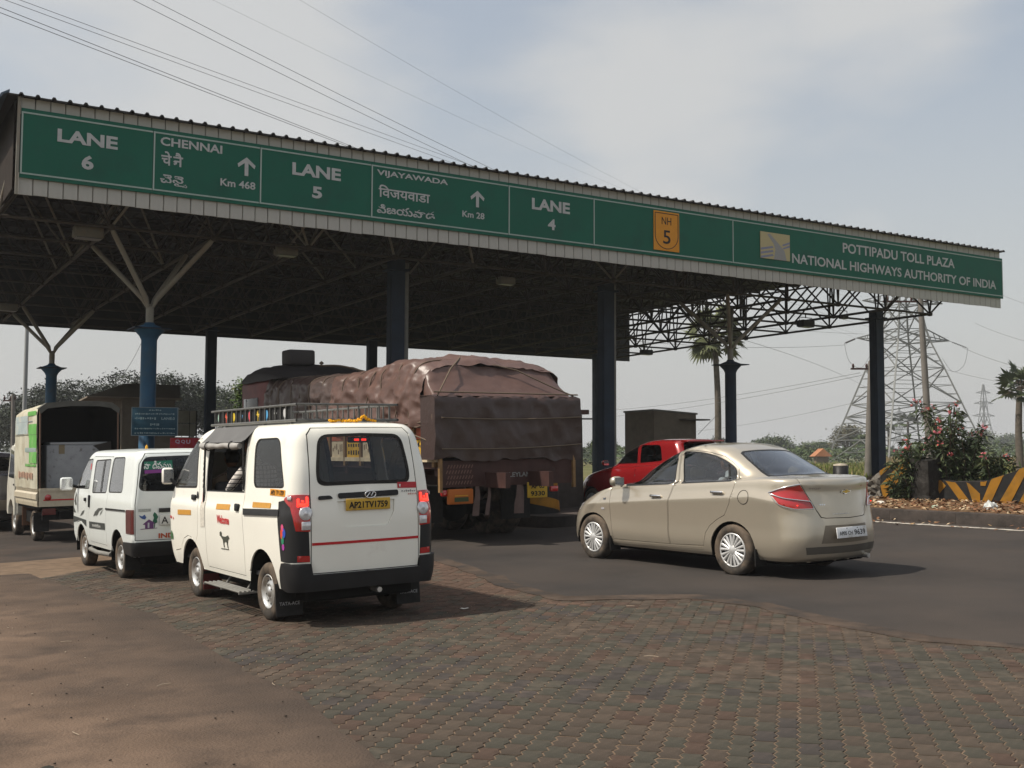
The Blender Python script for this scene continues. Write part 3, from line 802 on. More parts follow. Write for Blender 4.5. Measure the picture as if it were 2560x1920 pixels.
# ------------------------------------------------------------------ body surfaces of vehicles
def plan(hw, F, R, rf, rr, fb=0.05, rb=0.02, barrel=0.012, n=(7, 8, 46, 8, 12), fy=1.0, ry=1.0):
    """left half of a rounded plan outline, front centre -> rear centre (x <= 0)"""
    nf, nc, ns, nd, nr = n; out = []
    Fe, Re = F - fb, R + rb
    for k in range(nf):
        x = -(hw - rf) * k / nf; out.append((x, F - fb * (x / max(hw - rf, 1e-6)) ** 2))
    for k in range(nc):
        t = pi / 2 * k / nc; out.append((-(hw - rf) - rf * sin(t), Fe - rf * fy + rf * fy * cos(t)))
    y0, y1 = Fe - rf * fy, Re + rr * ry
    for k in range(ns):
        t = k / ns; out.append((-hw + hw * barrel * (2 * t - 1) ** 2 - hw * barrel * 1.0 * 0, lerp(y0, y1, t)))
    for k in range(nd):
        t = pi / 2 * k / nd; out.append((-(hw - rr) - rr * cos(t) + hw * barrel * (1 - sin(t)), Re + rr * ry - rr * ry * sin(t)))
    for k in range(nr + 1):
        x = -(hw - rr) * (1 - k / nr); out.append((x, R + rb * (x / max(hw - rr, 1e-6)) ** 2))
    # the front corner joins the barrelled side smoothly
    return out
def level(z, *a, **k):
    pts = plan(*a, **k)
    return [Vector((x, y, interp(y, z) if isinstance(z, list) else z)) for x, y in pts]
def roof_levels(last, F, R, ks, crown, zf=None):
    """levels shrinking the last outline to the centre line; crown = rise at the centre"""
    out = []
    for k in ks:
        row = []
        for p in last:
            yi = clamp(p.y, R, F)
            y = lerp(p.y, yi, k)
            row.append(Vector((p.x * (1 - k), y, p.z + crown * (1 - (1 - k) ** 2))))
        out.append(row)
    return out
class Form:
    def __init__(s, levels, step=0.035):
        m = len(levels[0]); rows = []
        for i in range(len(levels) - 1):
            p0, p1, p2, p3 = levels[max(i - 1, 0)], levels[i], levels[i + 1], levels[min(i + 2, len(levels) - 1)]
            d = max((p2[j] - p1[j]).length for j in range(0, m, 5)); d = min(d, 0.5)
            n = max(2, int(d / step))
            for k in range(n):
                t = k / n; row = []
                for j in range(m):
                    a, b, c, e = p0[j], p1[j], p2[j], p3[j]
                    # tangents limited by the shorter neighbour so creases do not overshoot
                    l1, l2, l0 = (c - b).length, (e - c).length, (b - a).length
                    m1 = (c - a) * (l1 / (l0 + l1)) if l0 > 1e-6 else (c - b)
                    m2 = (e - b) * (l1 / (l1 + l2)) if l2 > 1e-6 else (c - b)
                    t2, t3 = t * t, t * t * t
                    row.append(b * (2 * t3 - 3 * t2 + 1) + m1 * (t3 - 2 * t2 + t) + c * (-2 * t3 + 3 * t2) + m2 * (t3 - t2))
                rows.append(row)
        rows.append(levels[-1])
        s.g = rows; s.nv = len(rows); s.nu = m
        # parameters
        s.V = [0.0]
        for i in range(1, s.nv):
            s.V.append(s.V[-1] + max(0.006, sum((rows[i][j] - rows[i - 1][j]).length for j in range(m)) / m))
        s.U = [0.0]
        mid = rows[s.nv // 3]
        for j in range(1, m): s.U.append(s.U[-1] + max(0.006, (mid[j] - mid[j - 1]).length))
        vs = [p for r in rows for p in r]; fs = []; s.cell = []
        for i in range(s.nv - 1):
            for j in range(m - 1):
                a, b, c, d = i * m + j, i * m + j + 1, (i + 1) * m + j + 1, (i + 1) * m + j
                fs.append((a, b, c)); s.cell.append((i, j, 0)); fs.append((a, c, d)); s.cell.append((i, j, 1))
        s.vs = vs; s.fs = fs
        s.bvh = BVHTree.FromPolygons(vs, fs, epsilon=0.0)
    def ray(s, o, d):
        h = s.bvh.ray_cast(Vector(o), Vector(d).normalized())
        return h
    def hit(s, axis, p, q):
        if axis == 'L': o, d = Vector((-6, p, q)), Vector((1, 0, 0))
        elif axis == 'B': o, d = Vector((p, -12, q)), Vector((0, 1, 0))
        elif axis == 'F': o, d = Vector((p, 12, q)), Vector((0, -1, 0))
        else: o, d = Vector((p, q, 6)), Vector((0, 0, -1))
        if axis != 'L': o.x = min(o.x, -0.0006)
        h = s.bvh.ray_cast(o, d)
        if h[0] is None:
            # aim beyond the silhouette: nearest surface to where the ray passes the middle
            mid = o + d * ((0 - o.x) if axis == 'L' else 12 if axis in 'BF' else 5)
            if axis == 'L': mid.x = -0.6
            h = s.bvh.find_nearest(mid)
        return h
    def param(s, h):
        i, j, k = s.cell[h[2]]; a, b, c = (s.vs[t] for t in s.fs[h[2]])
        p = h[0]; v0, v1, v2 = b - a, c - a, p - a
        d00, d01, d11, d20, d21 = v0.dot(v0), v0.dot(v1), v1.dot(v1), v2.dot(v0), v2.dot(v1)
        den = d00 * d11 - d01 * d01
        if abs(den) < 1e-14: w1 = w2 = 0.33
        else: w1 = (d11 * d20 - d01 * d21) / den; w2 = (d00 * d21 - d01 * d20) / den
        if k == 0: du, dv = w1 + w2, w2            # (a: 0,0) (b: 1,0) (c: 1,1)
        else: du, dv = w1, w1 + w2                 # (a: 0,0) (c: 1,1) (d: 0,1)
        return lerp(s.U[j], s.U[j + 1], clamp(du, 0, 1)), lerp(s.V[i], s.V[i + 1], clamp(dv, 0, 1))
    def idx(s, tab, x):
        lo, hi = 0, len(tab) - 2
        while lo < hi:
            m = (lo + hi + 1) // 2
            if tab[m] <= x: lo = m
            else: hi = m - 1
        return lo, clamp((x - tab[lo]) / (tab[lo + 1] - tab[lo]), 0, 1)
    def pos(s, u, v):
        j, a = s.idx(s.U, u); i, b = s.idx(s.V, v); g = s.g
        return (g[i][j] * (1 - a) + g[i][j + 1] * a) * (1 - b) + (g[i + 1][j] * (1 - a) + g[i + 1][j + 1] * a) * b
    def trace(s, axis, pts, closed=True, step=0.03):
        q = []
        n = len(pts)
        if axis == 'P':                      # points given near the surface in 3-D
            for i in range(n if closed else n - 1):
                p0, p1 = Vector(pts[i]), Vector(pts[(i + 1) % n]); k = max(1, int((p1 - p0).length / step))
                q += [p0.lerp(p1, t / k) for t in range(k)]
            if not closed: q.append(Vector(pts[-1]))
            uv = [s.param(s.bvh.find_nearest(Vector((min(p.x, -.0006), p.y, p.z)))) for p in q]
        for i in range((n if closed else n - 1) if axis != 'P' else 0):
            p0, p1 = pts[i], pts[(i + 1) % n]
            k = max(1, int(math.hypot(p1[0] - p0[0], p1[1] - p0[1]) / step))
            q += [(lerp(p0[0], p1[0], t / k), lerp(p0[1], p1[1], t / k)) for t in range(k)]
        if axis != 'P':
            if not closed: q.append(pts[-1])
            uv = [s.param(s.hit(axis, *p)) for p in q]
        if not closed:
            ends = []
            for t in (0, -1):
                u, v = uv[t]
                du0, du1, dv1 = u - s.U[0], s.U[-1] - u, s.V[-1] - v
                m = min(du0, du1, dv1)
                if m == dv1: uv[t] = (u, s.V[-1]); ends.append('v')
                elif m == du1: uv[t] = (s.U[-1], v); ends.append('u1')
                else: uv[t] = (s.U[0], v); ends.append('u0')
            if ends[0] != ends[1]:
                k = [e for e in ends if e != 'v'][0]
                uv.append((s.U[-1] if k == 'u1' else s.U[0], s.V[-1]))
        return uv
    def cut(s, loops, drop=()):
        """loops: (name, axis, pts, closed). Later loops win. Returns {name: (verts, tris)} for the left half"""
        traced = [(nm, s.trace(ax, pts, cl)) for nm, ax, pts, cl in loops]
        pts2 = []; keep = {}
        cellsz = 0.012
        occ = set()
        for nm, uv in traced:
            for u, v in uv: occ.add((int(u / cellsz), int(v / cellsz)))
        for i in range(s.nv):
            for j in range(s.nu):
                u, v = s.U[j], s.V[i]
                if 0 < i < s.nv - 1 and 0 < j < s.nu - 1 and (int(u / cellsz), int(v / cellsz)) in occ: continue
                pts2.append(Vector((u, v)))
        edges = []
        for nm, uv in traced:
            o = len(pts2); n = len(uv)
            pts2 += [Vector(p) for p in uv]
            edges += [(o + k, o + (k + 1) % n) for k in range(n)]
        res = geometry.delaunay_2d_cdt(pts2, edges, [], 0, 1e-5)
        V2, F = res[0], res[2]
        P3 = [s.pos(p.x, p.y) for p in V2]
        polys = []
        for nm, uv in traced:
            xs = [p[0] for p in uv]; ys = [p[1] for p in uv]
            polys.append((nm, uv, min(xs), max(xs), min(ys), max(ys)))
        def inside(poly, x, y):
            c = False; n = len(poly); j = n - 1
            for i in range(n):
                xi, yi = poly[i]; xj, yj = poly[j]
                if (yi > y) != (yj > y) and x < (xj - xi) * (y - yi) / (yj - yi) + xi: c = not c
                j = i
            return c
        parts = {}
        for f in F:
            if len(f) != 3: continue
            cx = sum(V2[k].x for k in f) / 3; cy = sum(V2[k].y for k in f) / 3
            who = 'body'
            for nm, uv, a, b, c, d in reversed(polys):
                if a <= cx <= b and c <= cy <= d and inside(uv, cx, cy): who = nm; break
            if who == 'body' and drop:
                c3 = (P3[f[0]] + P3[f[1]] + P3[f[2]]) / 3
                if any(abs(c3.y - y) < rx - .012 and c3.z < zm for y, rx, zm in drop): continue
            parts.setdefault(who, []).append(tuple(f))
        out = {}
        for nm, fs in parts.items():
            used = sorted({k for f in fs for k in f}); mp_ = {k: i for i, k in enumerate(used)}
            vs = [P3[k].copy() for k in used]
            tr = [tuple(mp_[k] for k in f) for f in fs]
            out[nm] = (vs, tr)
        # outward orientation
        for nm, (vs, tr) in out.items():
            sgn = 0
            for f in tr[::max(1, len(tr) // 200)]:
                a, b, c = (vs[k] for k in f); nrm = (b - a).cross(c - a); ce = (a + b + c) / 3
                ref = Vector((0, clamp(ce.y, s.ymin + .8, s.ymax - .8), 0.75)); sgn += nrm.dot(ce - ref)
            if sgn < 0: out[nm] = (vs, [f[::-1] for f in tr])
        return out
    @property
    def ymin(s): return min(p.y for p in s.g[s.nv // 3])
    @property
    def ymax(s): return max(p.y for p in s.g[s.nv // 3])

def vnormals(vs, tr):
    n = [Vector() for _ in vs]
    for f in tr:
        a, b, c = (vs[k] for k in f); q = (b - a).cross(c - a)
        for k in f: n[k] += q
    return [q.normalized() if q.length > 1e-12 else Vector((0, 0, 1)) for q in n]
def emit(name, part, m, parent, side='both', off=0.0, label=None, thick=0.0):
    """side: 'left', 'right' or 'both' (halves joined at the centre line)"""
    vs, tr = part
    if off: vs = [v + n * off for v, n in zip(vs, vnormals(vs, tr))]
    mb = MB()
    if side in ('left', 'both'): mb.add(vs, tr, 0, True)
    if side in ('right', 'both'): mb.add([Vector((-v.x, v.y, v.z)) for v in vs], [f[::-1] for f in tr], 0, True)
    me = mb.mesh(name, m, fix=False)
    if side == 'both':
        b = bmesh.new(); b.from_mesh(me); bmesh.ops.remove_doubles(b, verts=[v for v in b.verts if abs(v.co.x) < .004], dist=.0025); b.to_mesh(me); b.free()
    if thick:
        b = bmesh.new(); b.from_mesh(me)
        bd = [e for e in b.edges if e.is_boundary and not all(abs(v.co.x) < .004 for v in e.verts)]
        b.normal_update()
        nm = {v: v.normal.copy() for v in b.verts}
        r = bmesh.ops.extrude_edge_only(b, edges=bd)
        nv = [g for g in r['geom'] if isinstance(g, bmesh.types.BMVert)]
        for v in nv:
            src = min((e.other_vert(v) for e in v.link_edges), key=lambda w: (w.co - v.co).length)
            v.co -= nm.get(src, v.normal) * thick
        for e in bd: e.smooth = False
        for g in r['geom']:
            if isinstance(g, bmesh.types.BMFace): g.smooth = False
        b.to_mesh(me); b.free()
    o = link_mesh(name, me, parent)
    if label: o['label'] = label
    return o
def inset(pts, d):
    """offset a closed 2-D polygon inwards by d (outwards when negative)"""
    n = len(pts); A = sum(pts[i][0] * pts[(i + 1) % n][1] - pts[(i + 1) % n][0] * pts[i][1] for i in range(n))
    sg = 1 if A > 0 else -1; out = []
    for i in range(n):
        p0, p1, p2 = pts[i - 1], pts[i], pts[(i + 1) % n]
        e1 = Vector((p1[0] - p0[0], p1[1] - p0[1])); e2 = Vector((p2[0] - p1[0], p2[1] - p1[1]))
        if e1.length < 1e-9 or e2.length < 1e-9: out.append(p1); continue
        e1.normalize(); e2.normalize()
        n1 = Vector((-e1.y, e1.x)) * sg; n2 = Vector((-e2.y, e2.x)) * sg
        b = n1 + n2
        if b.length < 1e-6: out.append(p1); continue
        b = b.normalized(); k = d / max(0.45, b.dot(n1))
        out.append((p1[0] + b.x * k, p1[1] + b.y * k))
    return out
def round_poly(pts, r=0.06, n=5):
    """round the corners of a closed polygon"""
    out = []; m = len(pts)
    for i in range(m):
        p0, p1, p2 = Vector(pts[i - 1]), Vector(pts[i]), Vector(pts[(i + 1) % m])
        rr = r[i] if isinstance(r, (list, tuple)) else r
        d0 = min(rr, (p0 - p1).length * .48); d2 = min(rr, (p2 - p1).length * .48)
        a = p1 + (p0 - p1).normalized() * d0; b = p1 + (p2 - p1).normalized() * d2
        for k in range(n + 1):
            t = k / n; out.append(tuple((a * (1 - t) + p1 * t) * (1 - t) + (p1 * (1 - t) + b * t) * t))
    return out
def decal(form, name, axis, polys, m, parent, off=0.004, mirror=False, grid=0.035, join=None):
    """flat print or thin trim laid on the body: polys in the view plane, projected along it"""
    mb = join or MB()
    for poly in polys:
        xs = [p[0] for p in poly]; ys = [p[1] for p in poly]
        pts = []; n0 = 0
        n = len(poly)
        for i in range(n):
            p0, p1 = poly[i], poly[(i + 1) % n]; k = max(1, int(math.hypot(p1[0] - p0[0], p1[1] - p0[1]) / grid))
            pts += [Vector((lerp(p0[0], p1[0], t / k), lerp(p0[1], p1[1], t / k))) for t in range(k)]
        nb = len(pts)
        gx = min(xs) + grid * .6
        inn = []
        while gx < max(xs):
            gy = min(ys) + grid * .6
            while gy < max(ys): inn.append(Vector((gx, gy))); gy += grid
            gx += grid
        r = geometry.delaunay_2d_cdt(pts + inn, [(i, (i + 1) % nb) for i in range(nb)], [list(range(nb))], 1, 1e-6)
        vs = []
        for p in r[0]:
            neg = axis != 'L' and p.x > 0
            h = form.hit(axis, -p.x if neg else p.x, p.y)
            no = h[1].copy(); co = h[0].copy()
            d = {'L': Vector((-1, 0, 0)), 'B': Vector((0, -1, 0)), 'F': Vector((0, 1, 0)), 'T': Vector((0, 0, 1))}[axis]
            if no.dot(d) < 0: no = -no
            co += no * off
            if neg: co.x = -co.x
            vs.append(co)
        fs = [tuple(f) for f in r[2]]
        # face outwards
        if fs:
            a, b, c = (vs[k] for k in fs[0][:3])
            d = {'L': Vector((-1, 0, 0)), 'B': Vector((0, -1, 0)), 'F': Vector((0, 1, 0)), 'T': Vector((0, 0, 1))}[axis]
            if (b - a).cross(c - a).dot(d) < 0: fs = [f[::-1] for f in fs]
        mb.add(vs, fs, 0, True)
        if mirror: mb.add([Vector((-v.x, v.y, v.z)) for v in vs], [f[::-1] for f in fs], 0, True)
    if join is not None: return None
    return mb.build(name, m, parent, fix=False)
def decal_text(form, name, axis, body, cx, cz, m, parent, fit=None, height=None, bold=0.02, off=0.006, rot=0.0, shear=0.0):
    """lettering on the body. Seen from outside it reads left to right"""
    mb = MB(); R2 = Matrix.Rotation(rot, 4, 'Z')
    put_text(mb, body, R2, fit=fit, height=height, bold=bold, shear=shear)
    vs = []
    for v in mb.v:
        if axis == 'L': p, q = cx - v[0], cz + v[1]
        else: p, q = cx + v[0], cz + v[1]
        neg = axis != 'L' and p > 0
        h = form.hit(axis, -p if neg else p, q); no = h[1].copy(); co = h[0].copy()
        d = {'L': Vector((-1, 0, 0)), 'B': Vector((0, -1, 0))}[axis]
        if no.dot(d) < 0: no = -no
        co += no * off
        if neg: co.x = -co.x
        vs.append(co)
    mb.v = [tuple(v) for v in vs]
    return mb.build(name, m, parent, fix=False)

def word_bars(form, name, axis, cx, cz, w, h, n, m, parent):
    """print too small to read: a row of little uneven strokes"""
    r = random.Random(int(abs(cx) * 1000) + n); polys = []
    for k in range(n):
        x = cx - w / 2 + w * (k + .5) / n; ww = w / n * .36; t = r.uniform(.5, 1)
        polys.append([(x - ww, cz - h / 2), (x + ww * .2, cz - h / 2), (x + ww * .2, cz + h * (t - .5)), (x - ww, cz + h * (t - .5))])
        polys.append([(x + ww * .2, cz - h * .1), (x + ww, cz - h * .1), (x + ww, cz + h * .12), (x + ww * .2, cz + h * .12)])
    return decal(form, name, axis, polys, m, parent, .006)
# ------------------------------------------------------------------ wheels
def wheel(parent, x, y, r, w, kind='steel', label=None, tyre_mat=None):
    """a wheel standing on z=0: hub part with tyre and rim as sub-parts. x<0 is the left side"""
    sg = -1 if x < 0 else 1
    M = Matrix.Translation((x, y, r)) @ Matrix.Rotation(pi / 2 * sg, 4, 'Y')       # local z points outwards
    rr = r * (0.60 if kind != 'cover' else 0.665)
    mb = MB(); mb.lathe([(0, -w * .2), (rr * .5, -w * .2), (rr * .5, .0), (0, 0)], 16)
    hub = mb.build('wheel', M_UNDER, parent, M)
    mb = MB()
    mb.lathe([(rr * .97, -w / 2 + .01), (r * .9, -w / 2), (r * .985, -w * .34), (r, -w * .15), (r, w * .15), (r * .985, w * .34), (r * .92, w * .47), (r * .80, w * .5), (rr * 1.05, w * .46), (rr * .97, w * .38), (rr * .97, -w / 2 + .01)], 40)
    for k in range(4): # tread grooves
        pass
    mb.build('tyre', tyre_mat or M_TYRE, hub)
    mb = MB()
    if kind == 'steel':
        mb.lathe([(rr, -w * .3), (rr * 1.0, w * .40), (rr * .96, w * .45), (rr * .90, w * .40), (rr * .80, w * .20), (rr * .62, w * .24), (rr * .50, w * .36), (rr * .40, w * .36), (rr * .30, w * .28), (rr * .28, w * .40), (0, w * .42)], 36)
        mb.build('rim', M_STEEL, hub)
        mb = MB()
        for k in range(10):
            a = 2 * pi * k / 10
            mb.lathe([(0, w * .262), (rr * .075, w * .258), (0, w * .30)], 8, T(rr * .70 * cos(a), rr * .70 * sin(a), -w * .015))
        for k in range(4):
            a = 2 * pi * k / 4 + .4
            mb.lathe([(rr * .055, w * .30), (rr * .05, w * .39), (0, w * .39)], 6, T(rr * .40 * cos(a), rr * .40 * sin(a), 0))
        mb.build('wheel_nut', mat('rim_dark', (0.05, 0.045, 0.04), .7), hub)
    elif kind == 'cover':
        mb.lathe([(rr, w * .2), (rr, w * .44), (rr * .93, w * .47), (rr * .90, w * .43)], 40)
        mb.lathe([(rr * .90, w * .30), (rr * .3, w * .30), (0, w * .3)], 30, mi=1)
        mb.lathe([(rr * .30, w * .30), (rr * .30, w * .44), (rr * .26, w * .48), (0, w * .50)], 24)
        for k in range(9):
            for d in (-.13, .13):
                a = 2 * pi * k / 9 + d; ca, sa = cos(a), sin(a)
                a2 = 2 * pi * k / 9 + d * 1.25
                p0 = Vector((rr * .24 * ca, rr * .24 * sa, w * .455)); p1 = Vector((rr * .93 * cos(a2), rr * .93 * sin(a2), w * .43))
                t = Vector((-sa, ca, 0)); w0, w1 = rr * .050, rr * .088
                vs = [p0 - t * w0, p0 + t * w0, p1 + t * w1, p1 - t * w1]
                lo = [v - Vector((0, 0, w * .12)) for v in vs]
                hi = [v + Vector((0, 0, w * .03)) for v in (p0 - t * w0 * .3, p0 + t * w0 * .3, p1 + t * w1 * .4, p1 - t * w1 * .4)]
                mb.add(vs + lo + hi, [(8, 9, 10, 11), (0, 1, 9, 8), (1, 2, 10, 9), (2, 3, 11, 10), (3, 0, 8, 11), (1, 0, 4, 5), (2, 1, 5, 6), (3, 2, 6, 7), (0, 3, 7, 4)])
        mb.build('rim', [mat('silver_cover', (0.66, 0.66, 0.65), .3, metal=.45, coat=.3), M_UNDER], hub)
    elif kind == 'truck':
        mb.lathe([(rr, -w * .3), (rr, w * .42), (rr * .92, w * .45), (rr * .85, w * .1), (rr * .5, -w * .05), (rr * .45, w * .2), (0, w * .22)], 30)
        mb.build('rim', mat('dusty_truck_rim', (0.16, .11, .08), .8), hub)
    return hub
def wheel_well(parent, y, r, xw, hw, m=None):
    mb = MB()
    for sx in (-1, 1):
        pts = [(y + r * 1.16 * cos(a), r + r * 1.16 * sin(a)) for a in [pi * k / 14 - .25 * (1 - k / 7) for k in range(15)]]
        mb.grid([[(sx * (hw - .015), p[0], p[1]) for p in pts], [(sx * (hw - .28), p[0], p[1]) for p in pts]])
        mb.add([(sx * (hw - .28), p[0], p[1]) for p in pts], [tuple(range(15))])
    return mb.build('wheel_well', m or M_UNDER, parent, fix=False)
def arch_poly(y, r, zc, n=16, z0=0.0, rx=None):
    rx = rx or r
    return [(y + rx, z0)] + [(y + rx * cos(pi * k / n), zc + r * sin(pi * k / n)) for k in range(n + 1)] + [(y - rx, z0)]
def person(name, label, pts, group=None): ...
# ---- maxi van (white van in front)
def van_form():
    n = (7, 8, 50, 8, 14)
    L_ = []
    for z, hw, F, R, rf, rr, fb, rb in [
        (0.34, .715, 2.98, -.73, .20, .13, .07, .02), (0.44, .735, 3.04, -.745, .20, .13, .08, .02), (0.62, .752, 3.09, -.755, .20, .14, .09, .03),
        (0.85, .760, 3.12, -.758, .22, .15, .10, .03), (0.98, .762, 3.11, -.755, .22, .15, .10, .03), (1.03, .757, 3.10, -.752, .22, .15, .10, .03), (1.08, .745, 3.085, -.748, .22, .15, .10, .03),
        (1.17, .738, 3.045, -.738, .22, .15, .10, .03), (1.40, .718, 2.83, -.705, .22, .15, .10, .03), (1.60, .694, 2.57, -.665, .22, .16, .10, .035),
        (1.735, .668, 2.36, -.635, .22, .17, .10, .04), (1.81, .635, 2.19, -.60, .22, .19, .10, .045), (1.845, .585, 2.04, -.55, .22, .2, .10, .05)]:
        L_.append(level(z, hw, F, R, rf, rr, fb, rb, n=n, fy=1.5))
    L_ += roof_levels(L_[-1], 1.5, -.15, (.4, .75, 1.0), .028)
    return Form(L_)
# ---- small white van ahead of it
def omni_form():
    n = (7, 8, 50, 8, 12); L_ = []
    for z, hw, F, R, rf, rr, fb, rb in [
        (0.33, .665, 2.58, -.66, .16, .09, .06, .015), (0.42, .685, 2.62, -.69, .16, .09, .06, .015), (0.62, .70, 2.64, -.70, .17, .09, .07, .02),
        (0.86, .705, 2.62, -.70, .17, .09, .07, .02), (0.98, .70, 2.61, -.695, .17, .09, .07, .02), (1.05, .69, 2.57, -.69, .17, .09, .07, .02),
        (1.30, .66, 2.29, -.665, .18, .10, .07, .02), (1.50, .63, 2.04, -.635, .18, .11, .07, .025), (1.57, .605, 1.93, -.61, .18, .13, .07, .03), (1.61, .555, 1.83, -.57, .18, .15, .07, .03)]:
        L_.append(level(z, hw, F, R, rf, rr, fb, rb, n=n, fy=1.4))
    L_ += roof_levels(L_[-1], 1.4, -.15, (.4, .75, 1.0), .025)
    return Form(L_)
# ---- saloon car
def sedan_form():
    n = (8, 10, 50, 10, 10); L_ = []
    def lv(z, hw, F, R, rf, rr, fb=.1, rb=.06, fy=1.2, ry=1.1, barrel=.03): L_.append(level(z, hw, F, R, rf, rr, fb, rb, barrel, n, fy, ry))
    lv(0.225, .77, 3.30, -.96, .42, .34)
    lv(0.27, .80, 3.40, -1.02, .42, .36)
    lv([(-1.1, .44), (-.6, .40), (2.8, .40), (3.4, .42)], .832, 3.46, -1.075, .44, .38, .16, .08)
    lv([(-1.1, .60), (2.8, .58), (3.4, .57)], .834, 3.47, -1.085, .46, .40, .18, .09)
    lv([(-1.1, .74), (-.5, .78), (2.6, .70), (3.4, .65)], .842, 3.44, -1.075, .48, .42, .20, .10)
    lv([(-1.1, .855), (-.3, .955), (1.0, .880), (2.4, .79), (3.4, .71)], .851, 3.39, -1.058, .50, .42, .21, .10)
    lv([(-1.1, .875), (-.3, .975), (1.0, .900), (2.4, .81), (3.4, .725)], .847, 3.375, -1.055, .50, .42, .21, .10)
    lv([(-1.1, 1.00), (-.3, 1.06), (1.0, .98), (2.4, .89), (3.0, .82), (3.4, .76)], .816, 3.30, -1.04, .52, .40, .22, .10)
    lv([(-1.1, 1.145), (-.5, 1.16), (0, 1.135), (1.0, 1.075), (1.9, 1.03), (2.5, .955), (3.2, .80)], .79, 3.17, -1.03, .54, .36, .24, .10)
    lv([(-1.0, 1.18), (-.4, 1.185), (0, 1.155), (1.0, 1.10), (1.9, 1.06), (2.3, 1.025), (2.9, .905)], .74, 2.80, -.93, .45, .33, .22, .09, 1.4, 1.2)
    lv([(-.6, 1.20), (0, 1.18), (1.0, 1.125), (1.9, 1.08), (2.3, 1.055)], .70, 2.22, -.50, .30, .28, .17, .06, 1.6, 1.3)
    lv([(-.3, 1.30), (0.2, 1.29), (1.0, 1.27), (1.9, 1.24)], .665, 1.90, -.27, .24, .25, .16, .06, 1.7, 1.5)
    lv([(-.1, 1.425), (0.4, 1.44), (1.0, 1.425), (1.6, 1.395)], .622, 1.56, -.01, .20, .22, .14, .06, 1.8, 1.8)
    lv([(.1, 1.508), (.5, 1.535), (.9, 1.53), (1.4, 1.495)], .575, 1.26, .17, .18, .20, .11, .06, 1.8, 2.0)
    lv([(.2, 1.552), (.6, 1.575), (.9, 1.568), (1.3, 1.535)], .50, 1.08, .28, .18, .20, .09, .06, 1.8, 2.0)
    L_ += roof_levels(L_[-1], .9, .42, (.5, 1.0), .03)
    return Form(L_)
# ---- red hatchback
def hatch_form():
    n = (8, 10, 44, 10, 10); L_ = []
    def lv(z, hw, F, R, rf, rr, fb=.1, rb=.05, fy=1.5, ry=1.0, barrel=.02): L_.append(level(z, hw, F, R, rf, rr, fb, rb, barrel, n, fy, ry))
    lv(0.22, .74, 3.02, -.60, .40, .25)
    lv(0.40, .79, 3.12, -.68, .42, .26)
    lv(0.62, .81, 3.12, -.69, .44, .28)
    lv([(-.7, .86), (1, .82), (3.1, .74)], .81, 3.08, -.67, .46, .28)
    lv([(-.7, 1.04), (1, .98), (2.0, .93), (3.1, .82)], .785, 2.98, -.63, .48, .26)
    lv([(-.7, 1.13), (1, 1.07), (1.8, 1.03), (2.8, .90)], .745, 2.80, -.59, .48, .24)
    lv([(-.5, 1.17), (1, 1.11), (1.8, 1.07), (2.4, 1.01)], .70, 2.30, -.55, .40, .22)
    lv([(-.5, 1.20), (1, 1.15), (1.9, 1.11)], .675, 1.98, -.53, .30, .22)
    lv([(-.5, 1.38), (1, 1.37), (1.6, 1.34)], .63, 1.66, -.44, .24, .2, fy=1.9)
    lv([(-.4, 1.555), (.4, 1.565), (1.2, 1.52)], .575, 1.24, -.33, .2, .2, fy=2)
    lv([(-.3, 1.63), (.4, 1.64), (1.0, 1.60)], .50, 1.0, -.30, .2, .2, fy=2)
    L_ += roof_levels(L_[-1], .7, -.1, (.5, 1.0), .03)
    return Form(L_)
# ------------------------------------------------------------------ shared cabin pieces
def cabin(parent, w, y0, y1, floor, seats, dash=None, steer=None, m=None):
    """floor pan, seats (y, width, x, kind), dashboard and steering wheel"""
    mb = MB(); mb.box((0, (y0 + y1) / 2, floor - .02), (w * 2, y1 - y0, .04)); mb.build('floor_pan', M_LINER, parent)
    for (x, y, sw, h) in seats:
        mb = MB()
        mb.rbox((x, y + .22, floor + .20), (sw, .46, .16), .05); mb.rbox((x, y + .22, floor + .07), (sw * .9, .40, .14), .02)
        mb.rbox((x, y, floor + .20 + h / 2), (sw, .13, h), .05, Matrix.Rotation(radians(8), 3, 'X'))
        if sw < .6: mb.rbox((x, y - .04, floor + .28 + h), (.24, .09, .16), .04)
        mb.build('seat', m or M_SEAT, parent)
    if dash:
        yd, zd = dash
        mb = MB(); mb.rbox((0, yd, zd), (w * 1.85, .34, .22), .06); mb.build('dashboard', M_LINER, parent)
    if steer:
        x, y, z = steer
        mb = MB(); c = Vector((x, y, z)); ax = Matrix.Rotation(radians(62), 3, 'X')
        mb.tube([c + ax @ Vector((.18 * cos(t), .18 * sin(t), 0)) for t in [2 * pi * k / 24 for k in range(25)]], .014, 6, cap=False)
        for t in (0.2, 2.1, 4.2): mb.bar(c, c + ax @ Vector((.18 * cos(t), .18 * sin(t), 0)), .03, .012)
        mb.bar(c, c + ax @ Vector((0, 0, -.3)), .05)
        mb.build('steering_wheel', M_BLK, parent)
def underbody(parent, w, y0, y1, z0, z1):
    mb = MB(); mb.rbox((0, (y0 + y1) / 2, (z0 + z1) / 2), (w * 2, y1 - y0, z1 - z0), .03)
    mb.tube([(-w, .0, z0 + .02), (w, 0, z0 + .02)], .05, 8)
    return mb.build('underbody', M_UNDER, parent)
def mirror(parent, p, s, m, arm, sg=-1):
    mb = MB(); mb.rbox(p, s, min(s) * .42); o = mb.build('wing_mirror', m, parent)
    mb = MB(); mb.tube([p, arm], .022, 6); mb.build('mirror_arm', M_BLK, o)
    mb = MB(); mb.box((p[0], p[1] - s[1] / 2 - .001, p[2]), (s[0] * .82, .006, s[2] * .8)); mb.build('mirror_glass', M_CHROME, o)
